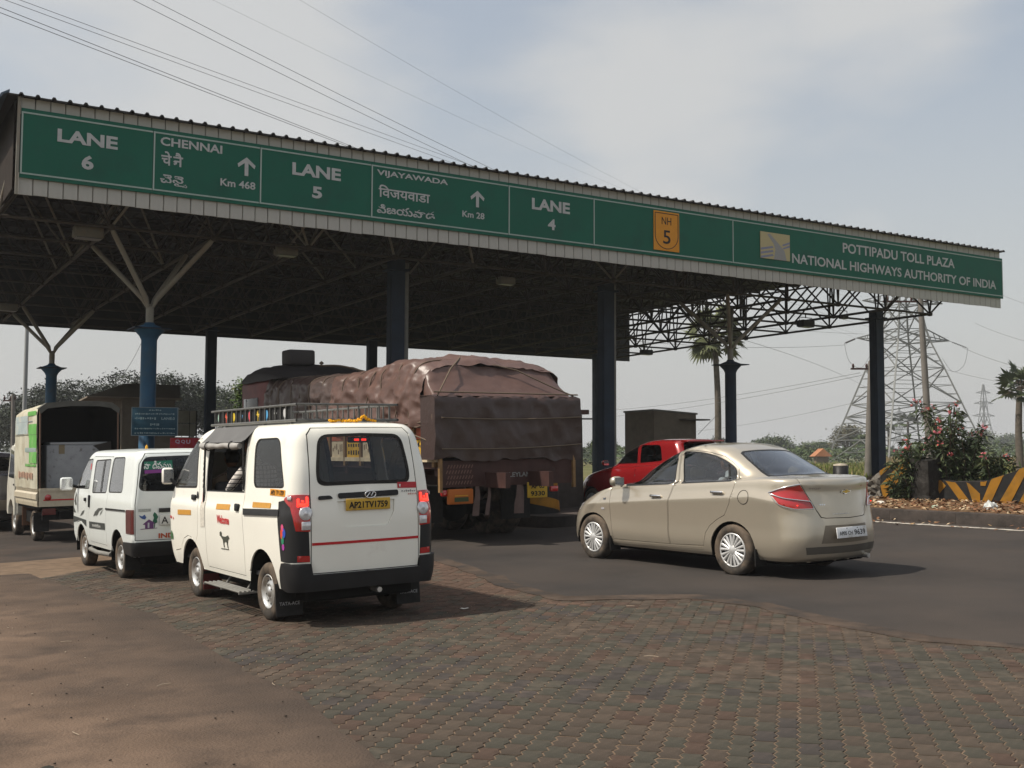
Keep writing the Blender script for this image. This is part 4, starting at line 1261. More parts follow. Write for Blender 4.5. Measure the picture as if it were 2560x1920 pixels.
def skin_body(name, pts, edges, m, parent=None, sub=2, root=0):
    """one continuous limb/torso surface grown round a skeleton. pts: (x,y,z,r)"""
    me = bpy.data.meshes.new(name); me.from_pydata([p[:3] for p in pts], edges, [])
    o = bpy.data.objects.new(name, me); COL.objects.link(o)
    sk = o.modifiers.new('s', 'SKIN'); sk.use_smooth_shade = True
    o.modifiers.new('d', 'SUBSURF').levels = sub
    for i, p in enumerate(pts):
        r = p[3]; d = me.skin_vertices[0].data[i]
        d.radius = (r, r) if not isinstance(r, tuple) else r
        d.use_root = (i == root)
    dg = bpy.context.evaluated_depsgraph_get()
    m2 = bpy.data.meshes.new_from_object(o.evaluated_get(dg)); m2.name = name
    bpy.data.objects.remove(o); bpy.data.meshes.remove(me)
    m2.materials.clear(); m2.materials.append(m)
    for p in m2.polygons: p.use_smooth = True
    return link_mesh(name, m2, parent)
def plaid(name, base, line, sc=9):
    m = mat(name, base, .9, var=.08, vscale=6); t = m.node_tree; p = t.nodes['Principled BSDF']
    co = t.nodes.new('ShaderNodeTexCoord').outputs['Object']; ws = []
    for d in ('X', 'Z'):
        w = t.nodes.new('ShaderNodeTexWave'); w.bands_direction = d; w.inputs['Scale'].default_value = sc; w.inputs['Distortion'].default_value = 1.2
        w.inputs['Detail'].default_value = 1; w.inputs['Detail Scale'].default_value = .6
        t.links.new(co, w.inputs['Vector']); r = t.nodes.new('ShaderNodeMapRange'); r.inputs[1].default_value = .80; r.inputs[2].default_value = .92
        t.links.new(w.outputs['Color'], r.inputs[0]); ws.append(r)
    a = t.nodes.new('ShaderNodeMath'); a.operation = 'MAXIMUM'; t.links.new(ws[0].outputs[0], a.inputs[0]); t.links.new(ws[1].outputs[0], a.inputs[1])
    mi = t.nodes.new('ShaderNodeMix'); mi.data_type = 'RGBA'; t.links.new(a.outputs[0], mi.inputs['Factor'])
    mi.inputs['A'].default_value = (*base, 1); mi.inputs['B'].default_value = (*line, 1)
    t.links.new(mi.outputs['Result'], p.inputs['Base Color'])
    return m
M_SKIN = mat('brown_skin', (0.17, 0.085, 0.05), .6, var=.08, vscale=12)
M_HAIR = mat('black_hair', (0.008, 0.007, 0.007), .6, bump=.4, bscale=60)
def hand(pts_parent, name, wrist, d, palm_n, s, parent, curl=.5):
    """five-fingered hand grown from the wrist along d; palm_n points out of the palm"""
    d = Vector(d).normalized(); n = Vector(palm_n).normalized(); w = d.cross(n).normalized()
    P = [(*wrist, .026 * s)]; E_ = []
    pc = Vector(wrist) + d * .05 * s; P.append((*pc, (.034 * s))); E_.append((0, 1))
    for k, (off, ln) in enumerate(((-.030, .062), (-.010, .074), (.010, .070), (.028, .056))):
        b = Vector(wrist) + d * .092 * s + w * off * s
        P.append((*b, .0115 * s)); i0 = len(P) - 1; E_.append((1, i0)); q = b; dd = d.copy()
        for j in range(2):
            dd = (dd * cos(curl * .8) + n * sin(curl * .8)).normalized(); q = q + dd * ln * .55 * s
            P.append((*q, .0095 * s)); E_.append((len(P) - 2, len(P) - 1))
    b = Vector(wrist) + d * .035 * s - w * .032 * s
    P.append((*b, .013 * s)); E_.append((1, len(P) - 1))
    q = b + (d * .7 - w * .6 + n * .3).normalized() * .035 * s; P.append((*q, .011 * s)); E_.append((len(P) - 2, len(P) - 1))
    q = q + (d * .9 + n * .3).normalized() * .03 * s; P.append((*q, .0095 * s)); E_.append((len(P) - 2, len(P) - 1))
    return P, E_
def seated_person(name, label, M, shirt, hair=True, arm_out=False, s=1.0, reach=None, group=None):
    """seated figure, origin on the seat under the hips, facing +y"""
    t = thing(name, label, 'person', M, group)
    P = [(0, .02, .10, (.145, .12)), (0, .0, .28, (.145, .105)), (0, .0, .44, (.165, .11)), (0, .01, .54, (.10, .08)), (0, .03, .60, (.052, .052)), (0, .045, .655, (.05, .05)),
         (-.18, .0, .50, .068), (-.24, .05, .33, .053), (-.25, .16, .20, .042), (.18, .0, .50, .068), (.24, .06, .33, .053), (.22, .20, .22, .042),
         (-.10, .12, .08, .088), (-.11, .42, .10, .072), (-.11, .47, -.25, .05), (.10, .12, .08, .088), (.11, .42, .10, .072), (.11, .47, -.25, .05)]
    Ed = [(0, 1), (1, 2), (2, 3), (3, 4), (4, 5), (2, 6), (6, 7), (7, 8), (2, 9), (9, 10), (10, 11), (0, 12), (12, 13), (13, 14), (0, 15), (15, 16), (16, 17)]
    if reach:
        P[7] = (*reach[0], .047); P[8] = (*reach[1], .038)
    P = [(x * s, y * s, z * s, tuple(q * s for q in r) if isinstance(r, tuple) else r * s) for x, y, z, r in P]
    skin_body('body', P, Ed, shirt, t, 2)
    # head with nose, ears and eyes
    b = bmesh.new(); bmesh.ops.create_uvsphere(b, u_segments=20, v_segments=14, radius=1)
    for v in b.verts:
        x, y, z = v.co; ww = .073 * (1 - .18 * max(0, -z) ** 1.5)
        v.co = Vector((x * ww, y * .094 - (.012 if z < -.3 and y < 0 else 0) + .008 * max(0, -z), z * .118))
        if y > .8 and -.35 < z < .15 and abs(x) < .3: v.co.y += .018 * (1 - abs(x) / .3)
    me = bpy.data.meshes.new('head'); b.to_mesh(me); b.free(); me.materials.append(M_SKIN)
    for p in me.polygons: p.use_smooth = True
    hd = link_mesh('head', me, t, T(0, .075 * s, .755 * s) @ Matrix.Scale(s, 4))
    mb = MB()
    for sx in (-1, 1): mb.lathe([(0, -.012), (.026, -.008), (.030, 0), (.018, .006), (0, .004)], 10, T(sx * .074, -.005, -.005) @ Matrix.Rotation(sx * 1.4, 4, 'Y'))
    mb.build('ear', M_SKIN, hd)
    mb = MB()
    for sx in (-1, 1): mb.lathe([(0, -.011), (.008, -.008), (.011, 0), (.008, .008), (0, .011)], 8, T(sx * .028, .083, .012))
    mb.build('eye', M_INK, hd)
    mb = MB(); mb.box((0, .090, -.055), (.046, .012, .008)); mb.build('mouth', mat('lips', (.12, .045, .035), .6), hd)
    if hair:
        b = bmesh.new(); bmesh.ops.create_uvsphere(b, u_segments=18, v_segments=12, radius=1)
        for v in b.verts:
            x, y, z = v.co; k = 1.0
            v.co = Vector((x * .081, y * .100 - .012, max(z, -.55 if y < .1 else .28) * .122 + .012))
        me = bpy.data.meshes.new('hair'); b.to_mesh(me); b.free(); me.materials.append(M_HAIR)
        for p in me.polygons: p.use_smooth = True
        link_mesh('hair', me, hd)
    for k, sx in ((8, -1), (11, 1)):
        w = Vector(P[k][:3]); d = (w - Vector(P[k - 1][:3])).normalized()
        hp, he = hand(None, 'hand', w + d * .02, d, (0, -.3, -1), 1.0 * s, t)
        skin_body('hand', hp, he, M_SKIN, t, 1)
    return t

# ------------------------------------------------------------------ white maxi van
VAN = thing('passenger_van', 'cream white passenger van with roof rack and lit brake lamps, plate AP21TV1759', 'van', pose(4.67, 10.04))
VF = van_form()
front_door = [(1.93, 1.745), (1.80, 1.20), (1.795, 1.02), (1.81, .71), (1.905, .59), (2.02, .655), (2.15, .67), (2.30, .63), (2.44, .50), (2.66, .47), (2.80, .70), (2.82, 1.12), (2.63, 1.46), (2.42, 1.70)]
fwin = round_poly([(2.66, 1.205), (2.58, 1.42), (2.45, 1.59), (2.24, 1.685), (1.985, 1.695), (1.905, 1.222)], [.04, .1, .12, .12, .04, .03], 4)
slide = [(1.66, 1.80), (1.56, 1.19), (1.54, .38), (.43, .38), (.40, .63), (.453, 1.046), (.42, 1.2), (.50, 1.80)]
sopen = [(1.60, 1.775), (1.55, 1.19), (.46, 1.205), (.515, 1.775)]
rwin = round_poly([(.27, 1.705), (-.30, 1.712), (-.50, 1.30), (-.50, 1.275), (.20, 1.262)], [.10, .10, .10, .06, .07], 5)
LAMP = [(-.730, -.55, 1.164), (-.712, -.625, 1.197), (-.60, -.69, 1.20), (-.558, -.705, 1.199), (-.563, -.732, .871), (-.688, -.705, .880), (-.700, -.68, 1.0), (-.712, -.65, 1.09)]
BLKC = [(-.733, -.422, 1.135), (-.730, -.56, 1.155), (-.58, -.70, 1.15), (-.563, -.732, .60), (-.70, -.64, .598), (-.743, -.498, .60)]
hatch = [(0, 1.815), (-.48, 1.812), (-.535, 1.75), (-.556, 1.20), (-.556, .55), (-.545, .487), (0, .487)]
hatch_in = [(0, 1.806), (-.475, 1.803), (-.524, 1.745), (-.546, 1.20), (-.546, .552), (-.536, .496), (0, .496)]
rglass = [(0, 1.757)] + [p for p in round_poly([(-.10, 1.757), (-.43, 1.745), (-.485, 1.40), (-.47, 1.275), (-.10, 1.28)], [.02, .10, .12, .09, .02], 5)][6:-6] + [(0, 1.282)]
rgin = [(0, 1.728)] + [p for p in round_poly([(-.10, 1.728), (-.405, 1.716), (-.455, 1.40), (-.44, 1.31), (-.10, 1.312)], [.02, .08, .12, .08, .02], 5)][6:-6] + [(0, 1.313)]
recess = [(0, 1.135), (-.295, 1.132), (-.285, 1.02), (-.225, .905), (-.19, .893), (0, .893)]
bumper = [(0, .478), (-.56, .478), (-.56, .59)]
BUMP = [(0, -.75, .485), (-.545, -.74, .484), (-.56, -.735, .585), (-.70, -.66, .588), (-.742, -.57, .592), (-.738, -.52, .52), (-.725, -.50, .36), (-.60, -.68, .345), (0, -.73, .345)]
AR = .345
loops = [('gap', 'L', front_door, True), ('front_door', 'L', inset(front_door, .008), True),
         ('seal', 'L', inset(fwin, -.02), True), ('front_glass', 'L', fwin, True),
         ('gap', 'L', slide, True), ('sliding_door', 'L', inset(slide, .008), True),
         ('frame', 'L', inset(sopen, -.012), True), ('hole', 'L', sopen, True),
         ('seal', 'L', inset(rwin, -.014), True), ('rear_quarter_glass', 'L', rwin, True),
         ('gap', 'B', hatch, False), ('tailgate', 'B', hatch_in, False),
         ('rseal', 'B', rglass, False), ('rear_glass', 'B', rgin, False), ('plate_recess', 'B', recess, False),
         ('corner_panel', 'P', BLKC, True), ('tail_lamp', 'P', LAMP, True), ('rear_bumper', 'P', BUMP, False),
         ('hole', 'L', arch_poly(-.03, AR, .335, 16, .2), True), ('hole', 'L', arch_poly(2.06, AR, .30, 16, .2, .35), True),
         ('ws', 'F', [(0, 1.78), (-.50, 1.76), (-.60, 1.60), (-.64, 1.25), (0, 1.19)], False)]
VP = VF.cut(loops, [(-.03, AR, .45), (2.06, .35, .42)])
emit('body', VP['body'], M_WHITE, VAN, thick=.015)
for nm in ('front_door', 'sliding_door'):
    for sd_ in ('left', 'right'): emit(nm, VP[nm], M_WHITE, VAN, sd_, thick=.014)
emit('shut_line', VP['gap'], M_UNDER, VAN, off=-.008)
for sd_ in ('left', 'right'):
    emit('window_seal', VP['seal'], M_RUB, VAN, sd_, off=.002)
    emit('front_window', VP['front_glass'], M_GLASS, VAN, sd_, off=-.004)
    emit('quarter_window', VP['rear_quarter_glass'], M_GLASS, VAN, sd_, off=-.004)
    emit('opening_frame', VP['frame'], M_BLK, VAN, sd_, off=.003, thick=.05)
    emit('corner_panel', VP['corner_panel'], M_BLK, VAN, sd_, off=.003, thick=.01)
tg = emit('tailgate', VP['tailgate'], M_WHITE, VAN, thick=.014)
emit('plate_recess', VP['plate_recess'], M_WHITE, tg, off=-.016)
emit('rear_window_seal', VP['rseal'], M_RUB, tg, off=.003)
emit('rear_window', VP['rear_glass'], M_GLASS, tg, off=-.002)
emit('windscreen', VP['ws'], M_GLASS2, VAN)
emit('rear_bumper', VP['rear_bumper'], M_BLK, VAN, off=.035, thick=.05)
for sd_, sg in (('left', -1), ('right', 1)):
    lp = emit('tail_lamp', VP['tail_lamp'], M_REDL, VAN, sd_, off=.008, thick=.02)
    # lit brake element, round indicator, reversing lamp
    def lampdisc(c, r, m, nm, sq=None):
        h = VF.bvh.find_nearest(Vector(c)); no = h[1] if h[1].dot(Vector((-.3, -1, 0))) > 0 else -h[1]
        z = no; x = Vector((0, 0, 1)).cross(z).normalized(); y = z.cross(x)
        M = Matrix((x, y, z)).transposed().to_4x4(); M.translation = h[0] + no * .006
        mb = MB()
        if sq: mb.rbox((0, 0, .006), (sq[0], sq[1], .012), .005)
        else: mb.lathe([(r, 0), (r, .008), (r * .8, .012), (r * .45, .010), (r * .2, .016), (0, .018)], 20)
        mb.v = [tuple(M @ Vector(v)) for v in mb.v]
        if sg > 0: mb.v = [(-v[0], v[1], v[2]) for v in mb.v]
        mb.build(nm, m, lp)
    lampdisc((-.60, -.71, 1.035), .062, M_CLEARL, 'indicator_lens')
    lampdisc((-.60, -.73, .925), 0, M_CLEARL, 'reversing_lens', (.085, .075))
    for c, s_ in (((-.585, -.71, 1.14), (.022, .085)), ((-.655, -.69, 1.13), (.022, .075)), ((-.622, -.70, 1.110), (.06, .03)), ((-.62, -.70, 1.14), (.02, .02))): lampdisc(c, 0, M_REDLIT, 'lit_lens', s_)
    lampdisc((-.70, -.63, 1.17), 0, M_CLEARL, 'side_lens', (.05, .035))
    mb = MB(); 
    rp_ = decal(VF, 'reflector', 'B', [[(-.675, .605), (-.565, .600), (-.565, .655), (-.675, .660)]], M_REDL, VAN, off=.010)
    if sg > 0:
        for v in rp_.data.vertices: v.co.x = -v.co.x
        rp_.data.flip_normals()
for y in (-.03, 2.06): wheel_well(VAN, y, .30, .5, .74)
underbody(VAN, .55, -.60, 2.75, .22, .42)
cabin(VAN, .68, -.68, 2.8, .45, [(-.36, 1.70, .5, .62), (.36, 1.70, .5, .62), (0, .72, 1.2, .55), (0, -.10, 1.2, .50)], (2.62, 1.05), (.36, 2.28, 1.08))
for x in (-.62, .62):
    wheel(VAN, x, -.03, .275, .15); wheel(VAN, x, 2.06, .275, .15)
# trim, prints and stickers
decal(VF, 'rub_strip', 'L', [[(.415, 1.040), (-.46, 1.066), (-.47, 1.006), (.40, .980)]], M_BLK, VAN, .012, True)
ST = mat('amber_reflective_tape', (0.55, 0.27, 0.035), .45, var=.12, vscale=30)
for k, q in enumerate(([(2.50, .945), (2.02, .960), (2.02, .905), (2.50, .888)], [(1.20, 1.058), (.80, 1.066), (.80, 1.010), (1.20, 1.002)], [(.20, 1.112), (-.25, 1.118), (-.245, 1.068), (.20, 1.060)])):
    decal(VF, 'reflective_tape', 'L', [q], ST, VAN, .004)
decal(VF, 'side_plate', 'L', [[(-.21, 1.25), (-.56, 1.245), (-.56, 1.185), (-.21, 1.19)]], mat('amber_plate', (.72, .30, .025), .5), VAN, .004)
decal_text(VF, 'side_plate_print', 'L', 'AP21 TV 1759', -.385, 1.217, M_INK, VAN, fit=(.30, .045), bold=.03, off=.007)
decal_text(VF, 'door_print', 'L', 'Welcome', .99, .905, M_RED, VAN, fit=(.36, .085), bold=.03, off=.005)
rw_ = random.Random(12)
for k in range(7):                     # weathered vertical lettering on the pillar, no longer readable
    y0_, z0_ = 1.745 - .012 * k, 1.60 - .062 * k
    decal(VF, 'pillar_print', 'L', [[(y0_ + .022, z0_ + .02), (y0_ + .012, z0_ + .02), (y0_ + .012, z0_ - .02), (y0_ + .022, z0_ - .02)], [(y0_ + .012, z0_ + rw_.uniform(-.012, .014)), (y0_ - .022, z0_ + .012), (y0_ - .022, z0_ + .003), (y0_ + .012, z0_ - .014)], [(y0_ - .012, z0_ + .01), (y0_ - .020, z0_ + .01), (y0_ - .020, z0_ - .02), (y0_ - .012, z0_ - .02)]], M_INK if k else M_RED, VAN, .005)
decal(VF, 'trishul_print', 'L', [[(1.765, 1.70), (1.755, 1.70), (1.752, 1.63), (1.762, 1.63)], [(1.675, 1.16), (1.655, 1.16), (1.662, 1.04), (1.668, 1.04)]], M_RED, VAN, .005)
decal(VF, 'faded_sticker', 'L', [[(1.70, 1.06), (1.56, 1.065), (1.57, .80), (1.70, .795)]], mat('faded_print', (.60, .57, .50), .6, var=.25, vscale=45), VAN, .004)
horse = [(1.09, .770), (1.05, .785), (1.03, .77), (1.035, .745), (.99, .735), (.92, .735), (.88, .745), (.84, .755), (.80, .72), (.825, .725), (.85, .705), (.86, .665), (.845, .625), (.865, .625), (.885, .67), (.905, .685), (.95, .685), (.965, .665), (.955, .625), (.975, .625), (.99, .665), (1.0, .70), (1.03, .715), (1.06, .735), (1.085, .735)]
decal(VF, 'horse_print', 'L', [horse, [(1.06, .612), (.83, .618), (.83, .61), (1.06, .604)]], mat('horse_print', (.06, .065, .05), .6), VAN, .005)
GRN = mat('leaf_green_print', (.05, .12, .05), .6)
decal(VF, 'flower_print', 'L', [[(2.83, .80), (2.80, .80), (2.80, .60), (2.82, .58)], [(2.74, .70), (2.70, .66), (2.69, .60), (2.76, .595), (2.78, .65)]], GRN, VAN, .005)
decal(VF, 'flower_heads', 'L', [[(2.77, .87), (2.72, .86), (2.73, .83), (2.76, .84)], [(2.68, .86), (2.65, .84), (2.68, .82)]], M_RED, VAN, .005)
for nm, c, r, col in (('pink', (-.752, .895), .035, (.62, .09, .20)), ('orange', (.0, .0), 0, 0)):
    pass
for k, (q, z, rx, rz_, col) in enumerate(((-.565, .905, .030, .035, (.62, .08, .20)), (-.545, .850, .026, .045, (.62, .07, .03)), (-.595, .860, .030, .045, (.03, .08, .40)), (-.565, .795, .030, .04, (.03, .22, .12)), (-.575, .735, .028, .032, (.35, .05, .30)))):
    decal(VF, 'balloon_print', 'L', [[(q + rx * cos(t), z + rz_ * sin(t)) for t in [2 * pi * i / 12 for i in range(12)]]], mat('balloon_%d' % k, col, .5), VAN, .008)
def handle(form, y, z, w, h, parent, m=M_BLK, axis='L'):
    hh = form.hit('L', y, z); p = hh[0]
    mb = MB(); mb.rbox((p.x - .010, y, z), (.03, w, h), .012); return mb.build('door_handle', m, parent)
handle(VF, 1.95, 1.10, .12, .06, VAN); handle(VF, .585, 1.045, .10, .075, VAN)
decal(VF, 'door_lock', 'L', [[(1.86, 1.16), (1.83, 1.17), (1.80, 1.10), (1.87, 1.09)]], M_BLK, VAN, .008)
# tailgate furniture
decal(VF, 'tailgate_bar', 'B', [round_poly([(-.29, 1.205), (.335, 1.218), (.335, 1.165), (-.285, 1.155)], .02, 3)], M_BLK, tg, .012)
decal(VF, 'tailgate_handle', 'B', [round_poly([(-.48, 1.185), (-.36, 1.188), (-.333, 1.155), (-.482, 1.148)], .02, 3)], M_BLK, tg, .012)
mb = MB(); pr = [(.055 * cos(t), .032 * sin(t)) for t in [2 * pi * k / 24 for k in range(25)]]
mb.tube([(.03 + x, -.762, 1.185 + z) for x, z in pr], .006, 6, cap=False)
mb.tube([(.03 - .035, -.762, 1.165), (.03 - .005, -.764, 1.205), (.03 + .005, -.764, 1.17), (.03 + .03, -.762, 1.205)], .006, 6)
mb.build('badge', M_CHROME, tg)
M_PLY = mat('yellow_plate', (.58, .36, .05), .5, dirt=(.32, .2, .08), dscale=9, dlo=.5, dhi=.75)
npl = MB(); npl.rbox((0.012, -.752, 1.097), (.455, .010, .108), .004); pl = npl.build('number_plate', M_PLY, tg)
BP = Matrix(((1, 0, 0, 0), (0, 0, -1, 0), (0, 1, 0, 0), (0, 0, 0, 1)))
mb = MB(); put_text(mb, 'AP21TV1759', T(.012, -.7585, 1.093) @ BP, fit=(.40, .062), bold=.028); mb.build('plate_print', M_INK, pl, fix=False)
decal(VF, 'red_stripe', 'B', [[(-.545, .768), (.548, .772), (.548, .748), (-.545, .744)]], M_RED, tg, .004)
decal(VF, 'red_sticker', 'B', [[(.335, 1.288), (.548, 1.285), (.548, 1.228), (.335, 1.232)]], mat('red_sticker', (.45, .035, .045), .5, var=.15, vscale=60), tg, .004)
decal(VF, 'sticker_emblem', 'B', [[(.352, 1.268), (.372, 1.268), (.366, 1.243), (.356, 1.245)]], M_WINK, tg, .006)
word_bars(VF, 'sticker_print', 'B', .455, 1.204, .165, .022, 7, mat('grey_print', (.25, .25, .25), .5), tg)
word_bars(VF, 'sticker_print', 'B', .495, 1.174, .10, .018, 5, mat('pale_red_print', (.55, .25, .22), .5), tg)
# high brake lamp inside the rear glass
mb = MB(); mb.rbox((.0, -.585, 1.695), (.22, .05, .055), .012); hb = mb.build('high_brake_lamp', M_BLK, VAN)
mb = MB(); [mb.rbox((x, -.612, 1.695), (.05, .012, .022), .004) for x in (-.035, .04)]; mb.build('lit_lens', M_REDLIT, hb)
mirror(VAN, (-.80, 2.74, 1.32), (.13, .07, .19), M_WHITE, (-.70, 2.66, 1.20)); mirror(VAN, (.80, 2.74, 1.32), (.13, .07, .19), M_WHITE, (.70, 2.66, 1.20))
# rolled side curtain with its awning flap
xa = -.66
mb = MB(); mb.grid([[(-.60, y, 1.85) for y in (1.66, 1.1, .42)], [(-.665, y, 1.78) for y in (1.66, 1.1, .43)], [(-.725, y, 1.715) for y in (1.68, 1.1, .45)], [(-.745, y, 1.69) for y in (1.70, 1.1, .52)]])
mb.build('curtain_flap', mat('grey_tarpaulin', (.115, .115, .115), .7, var=.12), VAN)
mb = MB(); rr_ = random.Random(2); mb.tube([(-.735 + rr_.uniform(-.006, .006), 1.75 - k * .107, 1.655 + rr_.uniform(-.006, .006)) for k in range(12)], [.032 + rr_.uniform(-.005, .006) for k in range(12)], 10)
for y in (1.5, .78): mb.tube([(-.735 + .045 * cos(t), y, 1.655 + .045 * sin(t)) for t in [2 * pi * k / 12 for k in range(13)]], .007, 5, 1, False)
mb.build('curtain_roll', [mat('silver_tarpaulin', (.34, .33, .31), .5, var=.2, vscale=9), M_BLK], VAN)
mb = MB(); mb.tube([(-.735, 1.62, 1.66), (-.752, 1.60, 1.30), (-.752, 1.62, 1.06)], .012, 5); mb.tube([(-.742, .47, 1.70), (-.742, .455, 1.22)], .010, 5); mb.build('curtain_cord', M_BLK, VAN)
# step bars, mud flaps, exhaust
mb = MB()
for k in range(4): mb.tube([(-.70 - .045 * k, 1.32, .245), (-.70 - .045 * k, .30, .245)], .012, 6)
for y in (1.32, .80, .30): mb.bar((-.66, y, .235), (-.85, y, .235), .02)
mb.tube([(-.60, 1.1, .36), (-.68, 1.1, .25)], .014, 6); mb.tube([(-.60, .5, .36), (-.68, .5, .25)], .014, 6)
mb.build('side_step', M_PIPE, VAN)
for x in (-.62, .62):
    mb = MB(); mb.box((x, -.38, .235), (.26, .012, .30), Matrix.Rotation(radians(-6), 3, 'X')); f = mb.build('mud_flap', M_RUB, VAN)
    mb = MB(); put_text(mb, 'TATA-ACE', T(x, -.398, .20) @ BP, fit=(.20, .032), bold=.02); mb.build('mud_flap_print', mat('faded_white_print', (.35, .35, .35), .6), f, fix=False)
mb = MB(); mb.box((-.62, 1.72, .24), (.20, .012, .24)); mb.build('mud_flap', mat('red_mud_flap', (.10, .022, .02), .8), VAN)
mb = MB(); mb.tube([(.12, -.4, .30), (.12, -.76, .30)], .025, 8); mb.build('exhaust', M_STEEL, VAN)
# roof rack and its painted side panel
mb = MB(); zr0, zr1 = 1.885, 2.035
def rail(z, r): mb.tube(smooth_path([(-.50, 2.02, z), (-.52, 1.92, z), (-.52, .5, z), (-.52, -.28, z), (-.48, -.36, z), (0, -.37, z), (.48, -.36, z), (.52, -.28, z), (.52, .5, z), (.52, 1.92, z), (.48, 2.02, z), (0, 2.03, z), (-.48, 2.02, z)], 4), r, 6, 0, False)
rail(zr0, .016); rail(zr1, .013)
for k in range(17):
    y = 1.92 - k * .134
    for x in (-.52, .52): mb.bar((x, y, zr0), (x, y, zr1), .012)
for k in range(9):
    x = -.44 + k * .11
    for y in (-.365, 2.02): mb.bar((x, y, zr0), (x, y, zr1), .012)
for y in (1.4, .9, .4, -.1): mb.bar((-.52, y, zr0), (.52, y, zr0), .025)
for x in (-.5, .5):
    for y in (1.6, .5, -.2): mb.bar((x, y, zr0), (x * 1.03, y, 1.82), .03)
RK = thing('roof_rack', 'black tubular roof rack with colourful painted side on the cream van', 'roof rack', pose(4.67, 10.04))
mb.build('frame', mat('rack_grey_paint', (.09, .09, .085), .45, var=.2), RK)
mb = MB(); mb.box((-.505, .86, (zr0 + zr1) / 2), (.012, 2.10, .13)); mb.build('side_panel', mat('rack_black_panel', (.016, .016, .017), .6), RK)
cols = [(.35, .55, .45), (.65, .10, .05), (.68, .50, .05), (.15, .35, .60), (.62, .07, .10), (.68, .48, .06), (.10, .35, .62), (.3, .3, .3), (.5, .5, .5), (.12, .3, .2)]
for k in range(9):
    y = 1.82 - k * .232; mb = MB(); m = mat('rack_motif_%d' % k, cols[k], .5); cx, cz = y, 1.962
    if k % 2 == 0:
        mb.add([(-.5125, cx + .036 * cos(t), cz + .046 * sin(t)) for t in [2 * pi * i / 12 for i in range(12)]], [tuple(range(12))])
        mb.bar((-.5125, cx, cz - .03), (-.5125, cx, cz - .065), .008, .002, up=(1, 0, 0))
    else:
        mb.bar((-.5125, cx, cz + .05), (-.5125, cx, cz - .06), .012, .002, up=(1, 0, 0)); mb.bar((-.5125, cx - .035, cz + .005), (-.5125, cx + .035, cz + .005), .016, .002, up=(1, 0, 0)); mb.bar((-.513, cx - .02, cz - .02), (-.513, cx + .02, cz + .03), .012, .002, up=(1, 0, 0))
    mb.build('painted_motif', m, RK)
mb = MB(); rg = random.Random(8)
for k in range(60):
    t = k / 60; p = Vector((-.22 + .50 * t, -.42 + .03 * sin(9 * t), 1.872 + .012 * rg.random() + (.045 * max(0, 1 - abs(t - .72) / .16))))
    mb.lathe([(0, -.014), (.013, -.008), (.016, 0), (.012, .009), (0, .012)], 6, Matrix.Translation(p + Vector((rg.uniform(-.012, .012), rg.uniform(-.012, .012), 0))))
g = mb.build('marigold_garland', mat('marigold', (.75, .36, .02), .8), None, pose(4.67, 10.04)); tag(g, 'yellow marigold garland lying on the rear roof edge of the cream van', 'garland')
# people inside
PV = pose(4.67, 10.04)
M_PLAID = plaid('plaid_shirt', (.60, .57, .53), (.05, .045, .05), 7)
seated_person('person', 'person in a white plaid shirt sitting at the open side of the cream van', PV @ T(-.40, .98, .885) @ Matrix.Rotation(radians(14), 4, 'Z'), M_PLAID, s=1.0, reach=((-.20, .16, .36), (-.12, .34, .30)))
seated_person('person', 'person in the front seat of the cream van, bare forearm resting at the window', PV @ T(-.36, 1.78, .78), mat('tan_shirt', (.22, .17, .13), .9), s=.98, reach=((-.25, .16, .42), (-.20, .44, .50)))
